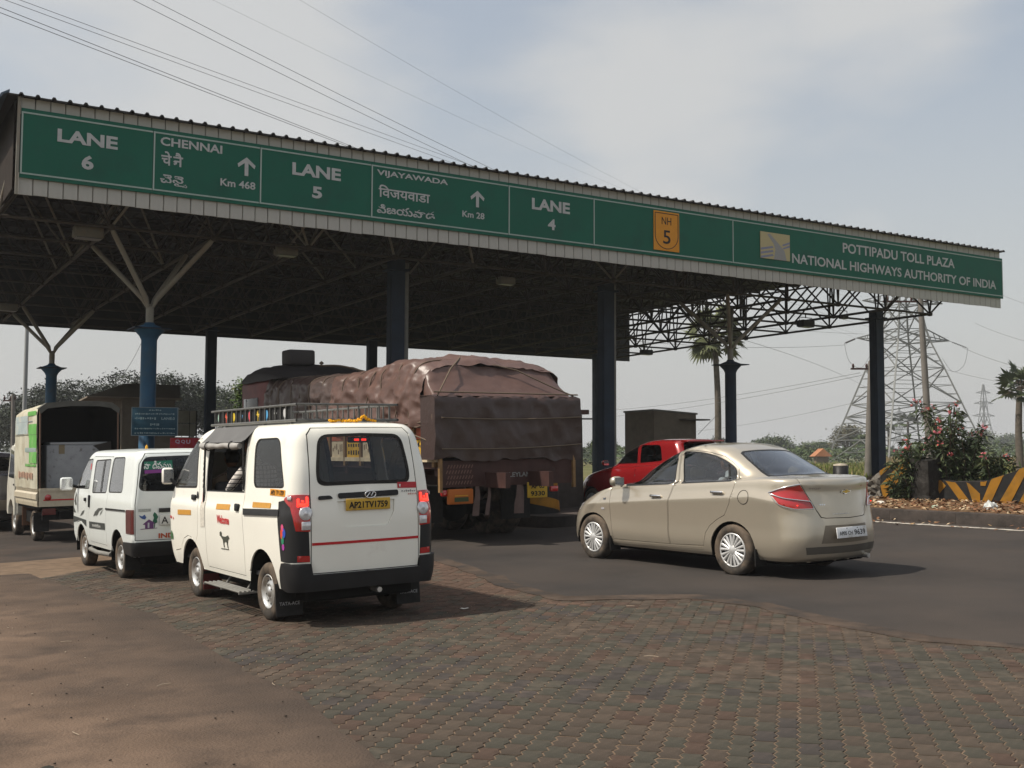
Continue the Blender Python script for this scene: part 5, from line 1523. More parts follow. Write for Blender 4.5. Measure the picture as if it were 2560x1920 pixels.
# ------------------------------------------------------------------ beige saloon
def metallic(name, col, rough=.28, metal=.55):
    m = mat(name, col, rough, metal=metal, coat=1.0, var=.02, vscale=3, dirt=tuple(c * .78 for c in col), dscale=1.6, dlo=.6, dhi=.95)
    return m
M_BEIGE = metallic('champagne_metallic_paint', (.50, .445, .355))
M_MAROON = mat('red_car_paint', (.24, .008, .010), .25, coat=1.0, metal=.2)
M_DARKCAR = mat('dark_grey_car_paint', (.045, .045, .055), .25, coat=1.0, metal=.3)
def sedan(name, label, M, paint, front=True, plate=None, detail=True):
    t = thing(name, label, 'car', M); F = sedan_form()
    fd = [(2.29, 1.02), (2.25, .794), (2.245, .587), (2.205, .31), (1.084, .314), (1.103, .506), (1.085, .838), (1.02, 1.085), (1.075, 1.512), (1.40, 1.495), (1.70, 1.405), (1.98, 1.235), (2.16, 1.09)]
    rd = [(1.01, 1.085), (1.075, .838), (1.093, .506), (1.074, .314), (.479, .335), (.43, .50), (.36, .585), (.24, .665), (.107, .726), (.018, .877), (-.044, 1.123), (.03, 1.30), (.14, 1.365), (.30, 1.44), (.56, 1.49), (.80, 1.512), (1.065, 1.515)]
    w1 = round_poly([(1.99, 1.045), (1.90, 1.20), (1.66, 1.385), (1.40, 1.462), (1.12, 1.482), (1.10, 1.09)], [.03, .1, .15, .1, .03, .03], 4)
    w2 = round_poly([(1.00, 1.485), (.72, 1.478), (.50, 1.445), (.30, 1.39), (.13, 1.312), (.065, 1.268), (.03, 1.15), (.91, 1.103)], [.03, .1, .1, .1, .06, .03, .03, .03], 4)
    lamp = [(-.80, -.583, 1.020), (-.72, -.76, 1.075), (-.615, -.885, 1.105), (-.55, -.92, .985), (-.485, -.96, .836), (-.69, -.857, .836), (-.785, -.714, .888)]
    lid = [(0, -.52, 1.20), (-.56, -.46, 1.205), (-.612, -.86, 1.14), (-.545, -.925, .98), (-.395, -.994, .725), (-.33, -1.0, .712), (0, -1.04, .705)]
    lidi = [(0, -.528, 1.198), (-.552, -.468, 1.203), (-.602, -.86, 1.136), (-.535, -.928, .98), (-.387, -.997, .734), (-.325, -1.005, .721), (0, -1.045, .714)]
    bl = [(0, .145, 1.552), (-.40, .17, 1.53), (-.475, .15, 1.49), (-.52, -.02, 1.40), (-.565, -.25, 1.27), (-.575, -.38, 1.215), (-.50, -.43, 1.207), (0, -.49, 1.205)]
    bli = [(0, .115, 1.54), (-.39, .14, 1.52), (-.445, .12, 1.475), (-.49, -.03, 1.39), (-.53, -.24, 1.275), (-.535, -.35, 1.228), (-.47, -.40, 1.222), (0, -.46, 1.22)]
    ws = [(0, 1.12, 1.545), (-.40, 1.10, 1.53), (-.53, 1.18, 1.49), (-.62, 1.80, 1.21), (-.655, 2.02, 1.10), (-.45, 2.14, 1.085), (0, 2.20, 1.08)]
    bump = [(0, -1.05, .703), (-.33, -1.0, .704), (-.40, -.99, .72), (-.49, -.965, .828), (-.69, -.862, .829), (-.788, -.705, .872), (-.822, -.562, .721), (-.835, -.29, .655), (-.82, -.30, .40), (-.785, -.45, .232), (0, -.98, .232)]
    loops = [('gap', 'P', lid, False), ('boot_lid', 'P', lidi, False),
             ('gap', 'L', rd, True), ('rear_door', 'L', inset(rd, .006), True), ('gap', 'L', fd, True), ('front_door', 'L', inset(fd, .006), True),
             ('seal', 'L', inset(w1, -.016), True), ('front_glass', 'L', w1, True), ('seal', 'L', inset(w2, -.016), True), ('rear_door_glass', 'L', w2, True),
             ('bseal', 'P', bl, False), ('rear_glass', 'P', bli, False), ('wscreen', 'P', ws, False),
             ('rear_bumper', 'P', bump, False), ('tail_lamp', 'P', lamp, True),
             ('hole', 'L', arch_poly(0, .345, .315, 16, .1, .36), True), ('hole', 'L', arch_poly(2.62, .345, .31, 16, .1, .36), True),
             ('head_lamp', 'P', [(-.80, 2.80, .80), (-.72, 3.13, .76), (-.52, 3.27, .70), (-.52, 3.33, .62), (-.74, 3.17, .64), (-.81, 2.95, .70)], True)]
    P = F.cut(loops, [(0, .36, .42), (2.62, .36, .42)])
    emit('body', P['body'], paint, t, thick=.012)
    lid_o = emit('boot_lid', P['boot_lid'], paint, t, thick=.012)
    bp = emit('rear_bumper', P['rear_bumper'], paint, t, off=.004, thick=.012)
    emit('shut_line', P['gap'], M_UNDER, t, off=-.006)
    emit('rear_window_seal', P['bseal'], M_BLK, t); emit('rear_window', P['rear_glass'], M_GLASS2, t, off=-.002); emit('windscreen', P['wscreen'], M_GLASS2, t, off=-.002)
    for sd_ in ('left', 'right'):
        d1 = emit('front_door', P['front_door'], paint, t, sd_, thick=.012); d2 = emit('rear_door', P['rear_door'], paint, t, sd_, thick=.012)
        emit('window_seal', P['seal'], M_BLK, t, sd_, off=.001)
        emit('front_window', P['front_glass'], M_GLASS2, t, sd_, off=-.003); emit('rear_side_window', P['rear_door_glass'], M_GLASS2, t, sd_, off=-.003)
        lp = emit('tail_lamp', P['tail_lamp'], M_REDL, t, sd_, off=.006, thick=.015)
        emit('headlight', P['head_lamp'], M_CLEARL, t, sd_, off=.003)
        if detail:
            sg = -1 if sd_ == 'left' else 1
            def line(pts, r, nm, m, off=.012):
                pp_ = []
                for p in smooth_path(pts, 5):
                    h = F.bvh.find_nearest(p); no = h[1]
                    if no.dot(h[0] - Vector((0, .5, .7))) < 0: no = -no
                    c = h[0] + no * off; pp_.append(Vector((c.x * (1 if sg < 0 else -1), c.y, c.z)))
                mb = MB(); mb.tube(pp_, r, 5); return mb.build(nm, m, lp)
            line([(-.805, -.575, 1.015), (-.72, -.76, 1.085), (-.61, -.885, 1.115)], .010, 'chrome_trim', M_CHROME)
            line([(-.79, -.60, 1.00), (-.745, -.735, .955), (-.66, -.86, .935), (-.52, -.945, .915)], .008, 'chrome_trim', M_CHROME)
            line([(-.80, -.59, 1.0), (-.785, -.71, .885), (-.69, -.86, .834), (-.485, -.965, .832)], .005, 'chrome_trim', M_CHROME)
            line([(-.52, -.945, .915), (-.487, -.965, .84)], .006, 'chrome_trim', M_CHROME)
            for c, s_ in (((-.66, -.86, .872), .010),):
                h = F.bvh.find_nearest(Vector(c)); mb = MB(); q = h[0]; mb.rbox((q.x * (1 if sg < 0 else -1), q.y - .012, q.z), (s_ * 1.5, .012, s_), .004); mb.build('lit_lens', M_REDLIT, lp)
            for y, z, d in ((1.305, .912, d1), (.218, .99, d2)):
                h = F.hit('L', y, z)[0]; mb = MB()
                mb.rbox(((h.x - .022) * (1 if sg < 0 else -1), y, z + .012), (.026, .205, .034), .012); mb.build('door_handle', M_CHROME, d)
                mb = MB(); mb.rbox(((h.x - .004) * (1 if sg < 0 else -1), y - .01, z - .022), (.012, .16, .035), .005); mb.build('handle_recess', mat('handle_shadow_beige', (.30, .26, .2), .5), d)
        mirror(t, (-.93 if sd_ == 'left' else .93, 1.98, 1.10), (.19, .13, .135), paint, (-.80 if sd_ == 'left' else .80, 2.02, 1.04))
    decal(F, 'quarter_trim', 'L', [[(2.14, 1.055), (2.02, 1.20), (1.985, 1.05)]], M_BLK, t, .006, True)
    decal(F, 'window_pillar', 'L', [[(1.10, 1.488), (1.055, 1.49), (.945, 1.10), (1.085, 1.093)], [(.20, 1.35), (.165, 1.335), (.135, 1.145), (.165, 1.143)]], M_BLK if not detail else M_BLK, t, .003, True) if not detail else None
    if detail:
        decal(F, 'quarter_glass_bar', 'L', [[(.215, 1.345), (.19, 1.335), (.125, 1.148), (.15, 1.147)]], M_BLK, t, .003, True)
        decal(F, 'fuel_flap', 'L', [], M_BLK, t) if False else None
        # fuel flap outline, side badge and repeater
        mb = MB(); mb.tube([F.hit('L', -.20 + .082 * cos(q), .955 + .082 * sin(q))[0] + Vector((-.002, 0, 0)) for q in [2 * pi * k / 28 for k in range(29)]], .0035, 4, 0, False); mb.build('fuel_flap_seam', M_UNDER, t)
        decal(F, 'side_repeater', 'L', [round_poly([(2.43, .735), (2.36, .735), (2.36, .705), (2.43, .705)], .01, 2)], M_CLEARL, t, .006)
        decal(F, 'side_badge', 'L', [[(2.40, .86), (2.345, .865), (2.345, .84), (2.40, .835)]], M_CHROME, t, .004)
        decal(F, 'sill_line', 'L', [[(2.19, .300), (.50, .325), (.50, .318), (2.19, .293)]], M_CHROME if False else mat('sill_highlight', (.6, .54, .44), .25, metal=.4, coat=1), t, .012, True)
    # plate recess, plate and lower lip
    decal(F, 'bumper_recess', 'B', [[(-.36, .635), (.36, .635), (.42, .43), (-.42, .43)]], mat('bumper_recess_shade', (.20, .17, .13) if paint is M_BEIGE else (.03, .03, .03), .4, metal=.3), bp, .006)  # flat decal: the recess's shade painted as darkened body colour
    decal(F, 'rear_valance', 'B', [[(-.62, .395), (.62, .395), (.60, .31), (-.60, .31)]], M_BLK if paint is not M_BEIGE else mat('valance_grey', (.10, .09, .075), .5), bp, .007)
    if plate:
        mb = MB(); mb.rbox((0, 0, 0), (.54, .012, .125), .004); M_PW = mat('white_plate', (.72, .73, .74), .45, dirt=(.5, .48, .44), dscale=7)
        pm = T(-.0, -1.112, .548) @ Matrix.Rotation(radians(-8), 4, 'X'); pl = mb.build('number_plate', M_PW, bp, pm)
        mb = MB(); put_text(mb, plate[0], T(-.115, -.0075, -.008) @ BP, fit=(.235, .045), bold=.012); put_text(mb, plate[1], T(.135, -.0075, -.004) @ BP, fit=(.20, .062), bold=.012)
        for x in (-.09, .1): mb.lathe([(.006, 0), (.006, .004), (0, .004)], 8, T(x, -.0065, .047) @ Matrix.Rotation(pi / 2, 4, 'X'))
        mb.build('plate_print', M_INK, pl, fix=False)
    if detail:
        # bow-tie emblem and small lettering
        ems = [(-.075, .013), (-.02, .013), (-.02, .028), (.03, .028), (.03, .013), (.085, .013), (.068, -.013), (.012, -.013), (.012, -.028), (-.038, -.028), (-.038, -.013), (-.092, -.013)]
        decal(F, 'badge', 'B', [[(-.0 + x * 1.0, 1.015 + z) for x, z in ems]], M_CHROME, lid_o, .014)
        decal(F, 'badge_face', 'B', [[(-.0 + x * .8, 1.015 + z * .72) for x, z in ems]], mat('gold_badge', (.60, .40, .08), .3, metal=.7), lid_o, .017)
        decal_text(F, 'boot_lettering', 'B', 'CHEVROLET', -.435, 1.062, M_CHROME, lid_o, fit=(.16, .017), bold=.02)
        word_bars(F, 'boot_lettering', 'B', .40, 1.075, .07, .018, 3, M_CHROME, lid_o)
        word_bars(F, 'boot_lettering', 'B', -.36, .875, .075, .018, 3, M_CHROME, lid_o)
        word_bars(F, 'dealer_lettering', 'B', -.12, .765, .26, .014, 12, M_WINK, lid_o)
        mb = MB(); mb.lathe([(.009, 0), (.009, .01), (0, .01)], 8, T(.06, -1.065, .675) @ Matrix.Rotation(pi / 2, 4, 'X')); mb.build('bumper_bolt', M_BLK, bp)
        mb = MB(); mb.lathe([(.012, 0), (.009, .015), (0, .017)], 8, T(-.66, -.68, 1.155)); mb.build('wing_bolt', M_CHROME, t)
    underbody(t, .62, -.80, 3.0, .17, .42)
    mb = MB(); mb.tube([(.42, -.5, .25), (.42, -1.02, .24)], .03, 8); mb.build('exhaust', M_STEEL, t)
    for y in (0, 2.62): wheel_well(t, y, .31, .5, .82)
    for x in (-.74, .74):
        for y in (0, 2.62):
            wheel(t, x, y, .312, .185, 'cover')
            if y == 0 or True:
                mb = MB(); mb.box((x, y - .37, .25), (.19, .012, .20)); mb.build('mud_flap', M_RUB, t)
    cabin(t, .66, -.35, 2.3, .33, [(-.36, 1.05, .50, .60), (.36, 1.05, .50, .60), (0, .15, 1.22, .55)], (2.02, .93), (.36, 1.68, .95), m=mat('beige_seat_cloth', (.22, .19, .15), .9))
    mb = MB(); mb.box((0, -.18, 1.12), (1.15, .5, .03)); mb.build('parcel_shelf', M_LINER, t)
    return t, F
SM = pose(10.51, 9.62, 1.3)
CAR, SF = sedan('saloon_car', 'champagne beige saloon car on the open asphalt, white plate AP05 CH 9639', SM, M_BEIGE, plate=('AP05 CH', '9639'))
mb = MB(); mb.grid([[(-.42, -.33, 1.14), (-.1, -.36, 1.15), (.15, -.30, 1.145)], [(-.30, -.12, 1.145), (-.02, -.15, 1.19), (.24, -.12, 1.15)]])
tag(mb.build('paper_sheets', mat('white_paper', (.75, .75, .74), .8), None, SM), 'white papers lying on the rear shelf of the beige saloon', 'papers')
mb = MB(); mb.rbox((-.30, -.10, 1.17), (.30, .22, .05), .015); tag(mb.build('red_folder', mat('red_folder', (.40, .05, .04), .6), None, SM), 'red folder beside the papers on the saloon rear shelf', 'folder')
seated_person('person', 'person in a pale striped shirt in the front seat of the beige saloon', SM @ T(.36, 1.12, .62), mat('pale_shirt', (.55, .58, .62), .9), s=.93)
seated_person('person', 'person in a white shirt on the rear seat of the beige saloon', SM @ T(-.25, .30, .62), mat('white_shirt', (.58, .58, .58), .9), s=.92)

# ------------------------------------------------------------------ red hatchback in the next lane
HM = pose(16.0, 17.0)
def hatchback(name, label, M, paint):
    t = thing(name, label, 'car', M); F = hatch_form()
    w1 = round_poly([(1.86, 1.14), (1.72, 1.30), (1.42, 1.50), (1.06, 1.548), (.985, 1.545), (.93, 1.165)], [.04, .1, .1, .05, .03, .03], 4)
    w2 = round_poly([(.89, 1.548), (.30, 1.548), (.24, 1.47), (.16, 1.22), (.84, 1.17)], [.03, .06, .06, .05, .03], 4)
    fd = [(1.95, 1.10), (1.90, .35), (.86, .35), (.90, 1.14), (.93, 1.57), (1.10, 1.572), (1.45, 1.52), (1.76, 1.32)]
    bl = [(0, -.36, 1.60), (-.45, -.28, 1.585), (-.53, -.38, 1.40), (-.56, -.50, 1.20), (0, -.55, 1.19)]
    lamp = [(-.70, -.44, 1.30), (-.60, -.52, 1.28), (-.66, -.60, .95), (-.76, -.45, .98)]
    ws = [(0, 1.04, 1.59), (-.42, 1.02, 1.57), (-.53, 1.12, 1.53), (-.60, 1.62, 1.32), (-.64, 1.86, 1.15), (-.40, 1.96, 1.12), (0, 2.0, 1.11)]
    P = F.cut([('gap', 'L', fd, True), ('front_door', 'L', inset(fd, .008), True), ('front_glass', 'L', w1, True), ('rear_glass', 'L', w2, True), ('back_glass', 'P', bl, False), ('tail_lamp', 'P', lamp, True), ('wscreen', 'P', ws, False),
               ('hole', 'L', arch_poly(0, .34, .31, 12, .1), True), ('hole', 'L', arch_poly(2.38, .34, .31, 12, .1), True)], [(0, .34, .4), (2.38, .34, .4)])
    emit('body', P['body'], paint, t, thick=.012); emit('shut_line', P['gap'], M_UNDER, t, off=-.006)
    emit('rear_window', P['back_glass'], M_GLASS, t); emit('windscreen', P['wscreen'], M_GLASS2, t)
    for sd_ in ('left', 'right'):
        emit('front_door', P['front_door'], paint, t, sd_); emit('front_window', P['front_glass'], M_GLASS, t, sd_, off=-.003); emit('side_window', P['rear_glass'], M_GLASS, t, sd_, off=-.003)
        emit('tail_lamp', P['tail_lamp'], M_REDL, t, sd_, off=.006)
        mirror(t, (-.86 if sd_ == 'left' else .86, 1.78, 1.17), (.16, .09, .12), paint, (-.74 if sd_ == 'left' else .74, 1.80, 1.12))
        for y in (0, 2.38): wheel(t, -.70 if sd_ == 'left' else .70, y, .30, .17, 'cover')
    for y in (0, 2.38): wheel_well(t, y, .30, .5, .78)
    underbody(t, .6, -.5, 2.8, .17, .4)
    cabin(t, .62, -.4, 2.2, .33, [(-.34, .95, .48, .6), (.34, .95, .48, .6), (0, .1, 1.15, .5)], (1.9, .95), (.34, 1.6, 1.0))
    mb = MB(); mb.rbox((0, -.36, 1.615), (1.02, .22, .035), .015); mb.build('roof_spoiler', paint, t)
    return t
hatchback('hatchback_car', 'bright red hatchback half hidden behind the beige saloon', HM, M_MAROON)

# ------------------------------------------------------------------ dark car at the left edge
sedan('dark_car', 'dark grey saloon car cut off by the left edge, one red tail lamp glowing', pose(4.02, 25.4, 0), M_DARKCAR, plate=None, detail=False)

# ------------------------------------------------------------------ small white van ahead of the maxi van
M_OW = mat('blue_white_paint', (.70, .74, .72), .3, coat=.5, var=.02, dirt=(.55, .54, .48), dscale=2, dlo=.6, dhi=.95)
OM_ = pose(4.42, 14.39)
OMN = thing('small_white_van', 'small bluish white van with house sticker, queued ahead of the cream van', 'van', OM_)
OF = omni_form()
ofd = [(1.68, 1.50), (1.54, 1.11), (1.585, .60), (1.62, .45), (1.70, .43), (1.80, .58), (2.0, .63), (2.2, .60), (2.36, .44), (2.44, .60), (2.36, 1.09), (1.96, 1.51)]
osd = [(1.50, 1.54), (1.47, .38), (.565, .38), (.545, .85), (.50, 1.04), (.47, 1.54)]
ow1 = round_poly([(2.22, 1.095), (1.88, 1.475), (1.55, 1.495), (1.555, 1.105)], [.04, .05, .03, .03], 4)
ow2 = round_poly([(1.345, 1.475), (.56, 1.495), (.60, 1.075), (1.335, 1.055)], .05, 4)
ow3 = round_poly([(.43, 1.515), (-.09, 1.522), (-.155, 1.10), (.475, 1.085)], .06, 4)
ohat = [(0, 1.585), (-.52, 1.58), (-.60, 1.45), (-.665, .95), (-.662, .52), (0, .515)]
ohi = [(0, 1.578), (-.512, 1.573), (-.591, 1.45), (-.656, .95), (-.653, .528), (0, .523)]
orw = [(0, 1.548)] + round_poly([(-.10, 1.548), (-.555, 1.535), (-.625, 1.12), (-.10, 1.10)], [.02, .10, .09, .02], 5)[6:-6] + [(0, 1.10)]
OLAMP = [(-.705, -.41, .888), (-.672, -.66, .895), (-.670, -.66, .60), (-.700, -.40, .597)]
OB = [(0, -.70, .50), (-.65, -.68, .50), (-.688, -.55, .495), (-.70, -.28, .485), (-.68, -.28, .345), (-.62, -.62, .335), (0, -.67, .335)]
OP = OF.cut([('gap', 'L', ofd, True), ('front_door', 'L', inset(ofd, .007), True), ('gap', 'L', osd, True), ('sliding_door', 'L', inset(osd, .007), True),
             ('seal', 'L', inset(ow1, -.014), True), ('front_glass', 'L', ow1, True), ('seal', 'L', inset(ow2, -.014), True), ('mid_glass', 'L', ow2, True), ('seal', 'L', inset(ow3, -.014), True), ('quarter_glass', 'L', ow3, True),
             ('gap', 'B', ohat, False), ('tailgate', 'B', ohi, False), ('rear_glass', 'B', orw, False), ('tail_lamp', 'P', OLAMP, True), ('rear_bumper', 'P', OB, False),
             ('hole', 'L', arch_poly(.04, .325, .30, 14, .2), True), ('hole', 'L', arch_poly(1.95, .325, .27, 14, .2), True),
             ('ws', 'F', [(0, 1.50), (-.46, 1.49), (-.56, 1.3), (-.60, 1.12), (0, 1.10)], False)], [(.04, .325, .4), (1.95, .325, .38)])
emit('body', OP['body'], M_OW, OMN, thick=.012); emit('shut_line', OP['gap'], M_UNDER, OMN, off=-.006)
otg = emit('tailgate', OP['tailgate'], M_OW, OMN, thick=.012); emit('rear_window', OP['rear_glass'], M_GLASS, otg, off=-.002)
emit('windscreen', OP['ws'], M_GLASS2, OMN); emit('rear_bumper', OP['rear_bumper'], M_BLK, OMN, off=.02, thick=.03)
for sd_ in ('left', 'right'):
    emit('front_door', OP['front_door'], M_OW, OMN, sd_, thick=.012); emit('sliding_door', OP['sliding_door'], M_OW, OMN, sd_, thick=.012)
    emit('window_seal', OP['seal'], M_RUB, OMN, sd_, off=.001)
    for nm, pn in (('front_glass', 'front_window'), ('mid_glass', 'middle_window'), ('quarter_glass', 'quarter_window')): emit(pn, OP[nm], M_GLASS2, OMN, sd_, off=-.003)
    emit('tail_lamp', OP['tail_lamp'], mat('dark_red_lens', (.10, .014, .014), .2, coat=1), OMN, sd_, off=.006, thick=.015)
    sg = -1 if sd_ == 'left' else 1
    for y in (.04, 1.95): wheel(OMN, sg * .58, y, .265, .145)
    mirror(OMN, (sg * .84, 2.20, 1.15), (.17, .08, .19), M_OW, (sg * .67, 2.24, 1.10))
for y in (.04, 1.95): wheel_well(OMN, y, .285, .5, .69)
underbody(OMN, .5, -.5, 2.4, .20, .42)
cabin(OMN, .62, -.62, 2.4, .45, [(-.32, 1.35, .46, .52), (.32, 1.35, .46, .52), (0, .45, 1.1, .5)], (2.28, .98), (.32, 1.95, 1.02))
decal(OF, 'slider_bar', 'L', [[(.885, 1.485), (.845, 1.487), (.86, 1.07), (.90, 1.07)]], M_RUB, OMN, .004)
decal(OF, 'slider_rail', 'L', [[(.55, .873), (-.39, .885), (-.39, .865), (.55, .850)]], M_RUB, OMN, .010)
GP = mat('grey_swoosh_print', (.075, .08, .075), .5)
decal(OF, 'swoosh_print', 'L', [[(1.20, .735), (1.10, .80), (.92, .855), (.68, .868), (.75, .845), (.88, .82), (.97, .77), (1.05, .735), (1.0, .79), (1.08, .755)], [(.86, .755), (.80, .80), (.64, .865), (.78, .79)], [(1.98, .70), (1.85, .77), (1.70, .80), (1.80, .74)]], GP, OMN, .005)
decal(OF, 'lower_band', 'L', [[(2.55, .70), (2.30, .685), (1.62, .665), (1.625, .575), (1.75, .60), (1.9, .64), (2.05, .64), (2.2, .62), (2.35, .60), (2.50, .62)], [(1.44, .655), (.60, .67), (.60, .585), (1.44, .565)]], mat('charcoal_band', (.045, .05, .048), .5), OMN, .005)
word_bars(OF, 'band_print', 'L', 1.05, .62, .46, .05, 8, mat('band_print', (.45, .46, .44), .5), OMN)
decal(OF, 'tribal_print', 'L', [[(2.30, 1.04), (2.22, .99), (2.26, .93), (2.20, .86), (2.27, .84), (2.33, .90), (2.29, .97)], [(2.40, .90), (2.34, .80), (2.24, .74), (2.36, .74), (2.44, .82)]], GP, OMN, .005)
decal(OF, 'door_sticker', 'L', [[(1.60, 1.44), (1.555, 1.44), (1.545, 1.36), (1.59, 1.355)]], M_RED, OMN, .006)
handle(OF, 1.66, .945, .07, .05, OMN); handle(OF, 1.42, .93, .035, .17, OMN)
GTP = mat('green_window_print', (.02, .16, .10), .5)
decal(OF, 'window_sticker', 'B', [[(-.54, 1.475), (-.20, 1.49), (-.20, 1.39), (-.54, 1.375)]], GTP, otg, .004)
decal(OF, 'window_sticker', 'B', [[(-.54, 1.372), (-.20, 1.387), (-.20, 1.345), (-.54, 1.33)]], mat('purple_print', (.22, .05, .24), .5), otg, .004)
decal_text(OF, 'window_print', 'B', 'నా దీపము', -.38, 1.435, M_WINK, otg, fit=(.33, .10), bold=.02)
decal(OF, 'tailgate_label', 'B', [[(-.625, .905), (-.475, .905), (-.475, .868), (-.625, .868)]], mat('faded_label', (.38, .40, .38), .6, var=.3, vscale=60), otg, .004)
PUR = mat('purple_house_print', (.13, .05, .16), .5); BLU = mat('blue_bird_print', (.05, .10, .28), .5); DG = mat('dark_green_print', (.02, .12, .07), .5)
decal(OF, 'house_print', 'B', [[(-.575, .715), (-.50, .775), (-.42, .725), (-.43, .715), (-.445, .72), (-.445, .665), (-.545, .665), (-.545, .71)], [(-.60, .662), (-.40, .668), (-.40, .662), (-.60, .655)]], PUR, otg, .005)
decal(OF, 'house_door_print', 'B', [[(-.515, .735), (-.495, .735), (-.495, .672), (-.515, .672)]], mat('pale_print', (.5, .5, .55), .5), otg, .007)
decal(OF, 'bird_print', 'B', [[(-.62, .83), (-.58, .815), (-.55, .835), (-.53, .80), (-.545, .775), (-.58, .785), (-.60, .80)]], BLU, otg, .005)
decal(OF, 'tree_print', 'B', [[(-.435, .86), (-.41, .84), (-.39, .80), (-.405, .77), (-.40, .735), (-.425, .72), (-.43, .67), (-.44, .67), (-.437, .72), (-.455, .75), (-.44, .79), (-.452, .825)]], DG, otg, .005)
decal(OF, 'plate_lamp_bar', 'B', [[(-.385, .905), (.385, .905), (.385, .855), (-.385, .855)]], M_BLK, otg, .02)
mb = MB(); mb.rbox((0, -.722, .765), (.76, .012, .13), .004); pl = mb.build('number_plate', mat('pale_plate', (.62, .63, .60), .5), otg)
mb = MB(); put_text(mb, 'A', T(-.318, -.730, .76) @ BP, height=.085, bold=.012); mb.build('plate_print', M_INK, pl, fix=False)
decal_text(OF, 'tailgate_print', 'B', 'INDIA', -.235, .57, mat('orange_red_print', (.45, .08, .03), .5), otg, fit=(.30, .06), bold=.035)
mb = MB(); mb.lathe([(.02, 0), (.016, .03), (.004, .05), (0, .05)], 8, T(-.42, -.30, 1.635)); mb.build('aerial_base', M_YEL, OMN)
for x in (-.58, .58):
    mb = MB(); mb.box((x, -.30, .235), (.20, .012, .20)); mb.build('mud_flap', M_RUB, OMN)
mb = MB(); mb.tube([(-.66, 1.55, .27), (-.70, 1.0, .265), (-.66, .45, .27)], .03, 8); mb.tube([(-.60, 1.5, .36), (-.67, 1.5, .27)], .015, 6); mb.tube([(-.60, .5, .36), (-.67, .5, .27)], .015, 6); mb.build('side_step', M_PIPE, OMN)
# ------------------------------------------------------------------ tarpaulin-covered lorry
TM = pose(10.12, 15.05)
TRK = thing('cargo_truck', 'long lorry loaded high under a roped brown tarpaulin, queued below the canopy', 'truck', TM)
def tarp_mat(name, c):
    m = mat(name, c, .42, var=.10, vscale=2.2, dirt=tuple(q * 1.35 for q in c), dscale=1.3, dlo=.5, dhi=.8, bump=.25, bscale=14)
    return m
M_TARP = tarp_mat('brown_tarpaulin', (.105, .058, .046)); M_TARP2 = tarp_mat('shaded_brown_tarpaulin', (.062, .040, .034)); M_TARPR = tarp_mat('shaded_rear_tarpaulin', (.042, .023, .019))  # second and third are darker copies of the brown, with shade in the colour
M_ROPE = mat('grey_rope', (.13, .10, .075), .9); M_WOODR = mat('orange_red_body_paint', (.42, .10, .05), .6, var=.25, vscale=5, dirt=(.30, .16, .10), dscale=4)
M_CREAM = mat('cream_body_paint', (.58, .48, .33), .6, var=.2, vscale=6); M_GOLD = mat('ochre_post_paint', (.22, .13, .055), .6, var=.25, vscale=7)
M_TRKD = mat('dark_red_brown_steel', (.055, .026, .022), .65, var=.3, vscale=4)
def wrinkle(p, amp, f=1.6, seed=0):
    q = Vector((p.x * f, p.y * f * .8, p.z * f * 1.3)); a = mnoise.noise(q + Vector((seed, 0, 0)))
    ridge = 1 - abs(mnoise.noise(q * 1.7 + Vector((seed + 4, 2, 0)))) * 2
    r2 = 1 - abs(mnoise.noise(q * 3.6 + Vector((seed, 7, 1)))) * 2
    r3 = max(0, 1 - abs(mnoise.noise(Vector((q.x * .8 + q.z * .9, q.y * 1.2, seed)))) * 7)
    return amp * (a * .8 + ridge * .75 + r2 * .42 + r3 * .55)
def load_h(y):      # crown height of the load along the body
    return interp(y, [(0.2, 2.62), (.40, 2.86), (.62, 2.99), (.9, 3.05), (1.2, 3.08), (2.0, 3.05), (3.2, 2.98), (4.5, 2.99), (6.0, 3.05), (7.4, 3.12)])
def section(y, sag=0):
    H = load_h(y); W = interp(y, [(.3, 1.30), (.8, 1.33), (7.4, 1.28)])
    ts = [(W + .02, 1.93), (W + .03, 2.1), (W + .02, 2.3)]
    sh = min(2.52, H - .12)
    ts += [(W + .01, sh - .06), (W - .01, sh + (H - sh) * .38), (W * .96, sh + (H - sh) * .66), (W * .85, sh + (H - sh) * .87), (W * .60, sh + (H - sh) * .97), (W * .25, H), (0, H + .01)]
    left = [Vector((-x, y, z)) for x, z in ts]; right = [Vector((x, y, z)) for x, z in ts[-2::-1]]
    return left + right
def tarp(name, y0, y1, m, amp, seed, lift=0.0):
    n = int((y1 - y0) / .04); rows = []
    for i in range(n + 1):
        y = lerp(y0, y1, i / n); s_ = smooth_path(section(y), 7); row = []
        for p in s_:
            d = Vector((p.x, 0, p.z - 2.2)).normalized()
            rope = abs(((y - .35) / .52 + .5) % 1 - .5) * .52
            tuck = -.035 * math.exp(-(rope / .06) ** 2)
            edge = .05 * mnoise.noise(Vector((y * 3, seed, 0))) if p.z < 1.96 else 0
            q = p + d * (wrinkle(p, amp, 1.5, seed) + tuck + lift); q.z += edge
            q.y += .05 * mnoise.noise(Vector((p.x * 2, p.z * 2, seed)))
            row.append(q)
        rows.append(row)
    mb = MB(); mb.grid(rows); return mb.build(name, m, TRK, fix=False)
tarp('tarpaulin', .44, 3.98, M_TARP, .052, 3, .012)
tarp('front_tarpaulin', 3.85, 7.35, M_TARP2, .042, 9)  # canopy shade over the front half is put into this sheet's colour
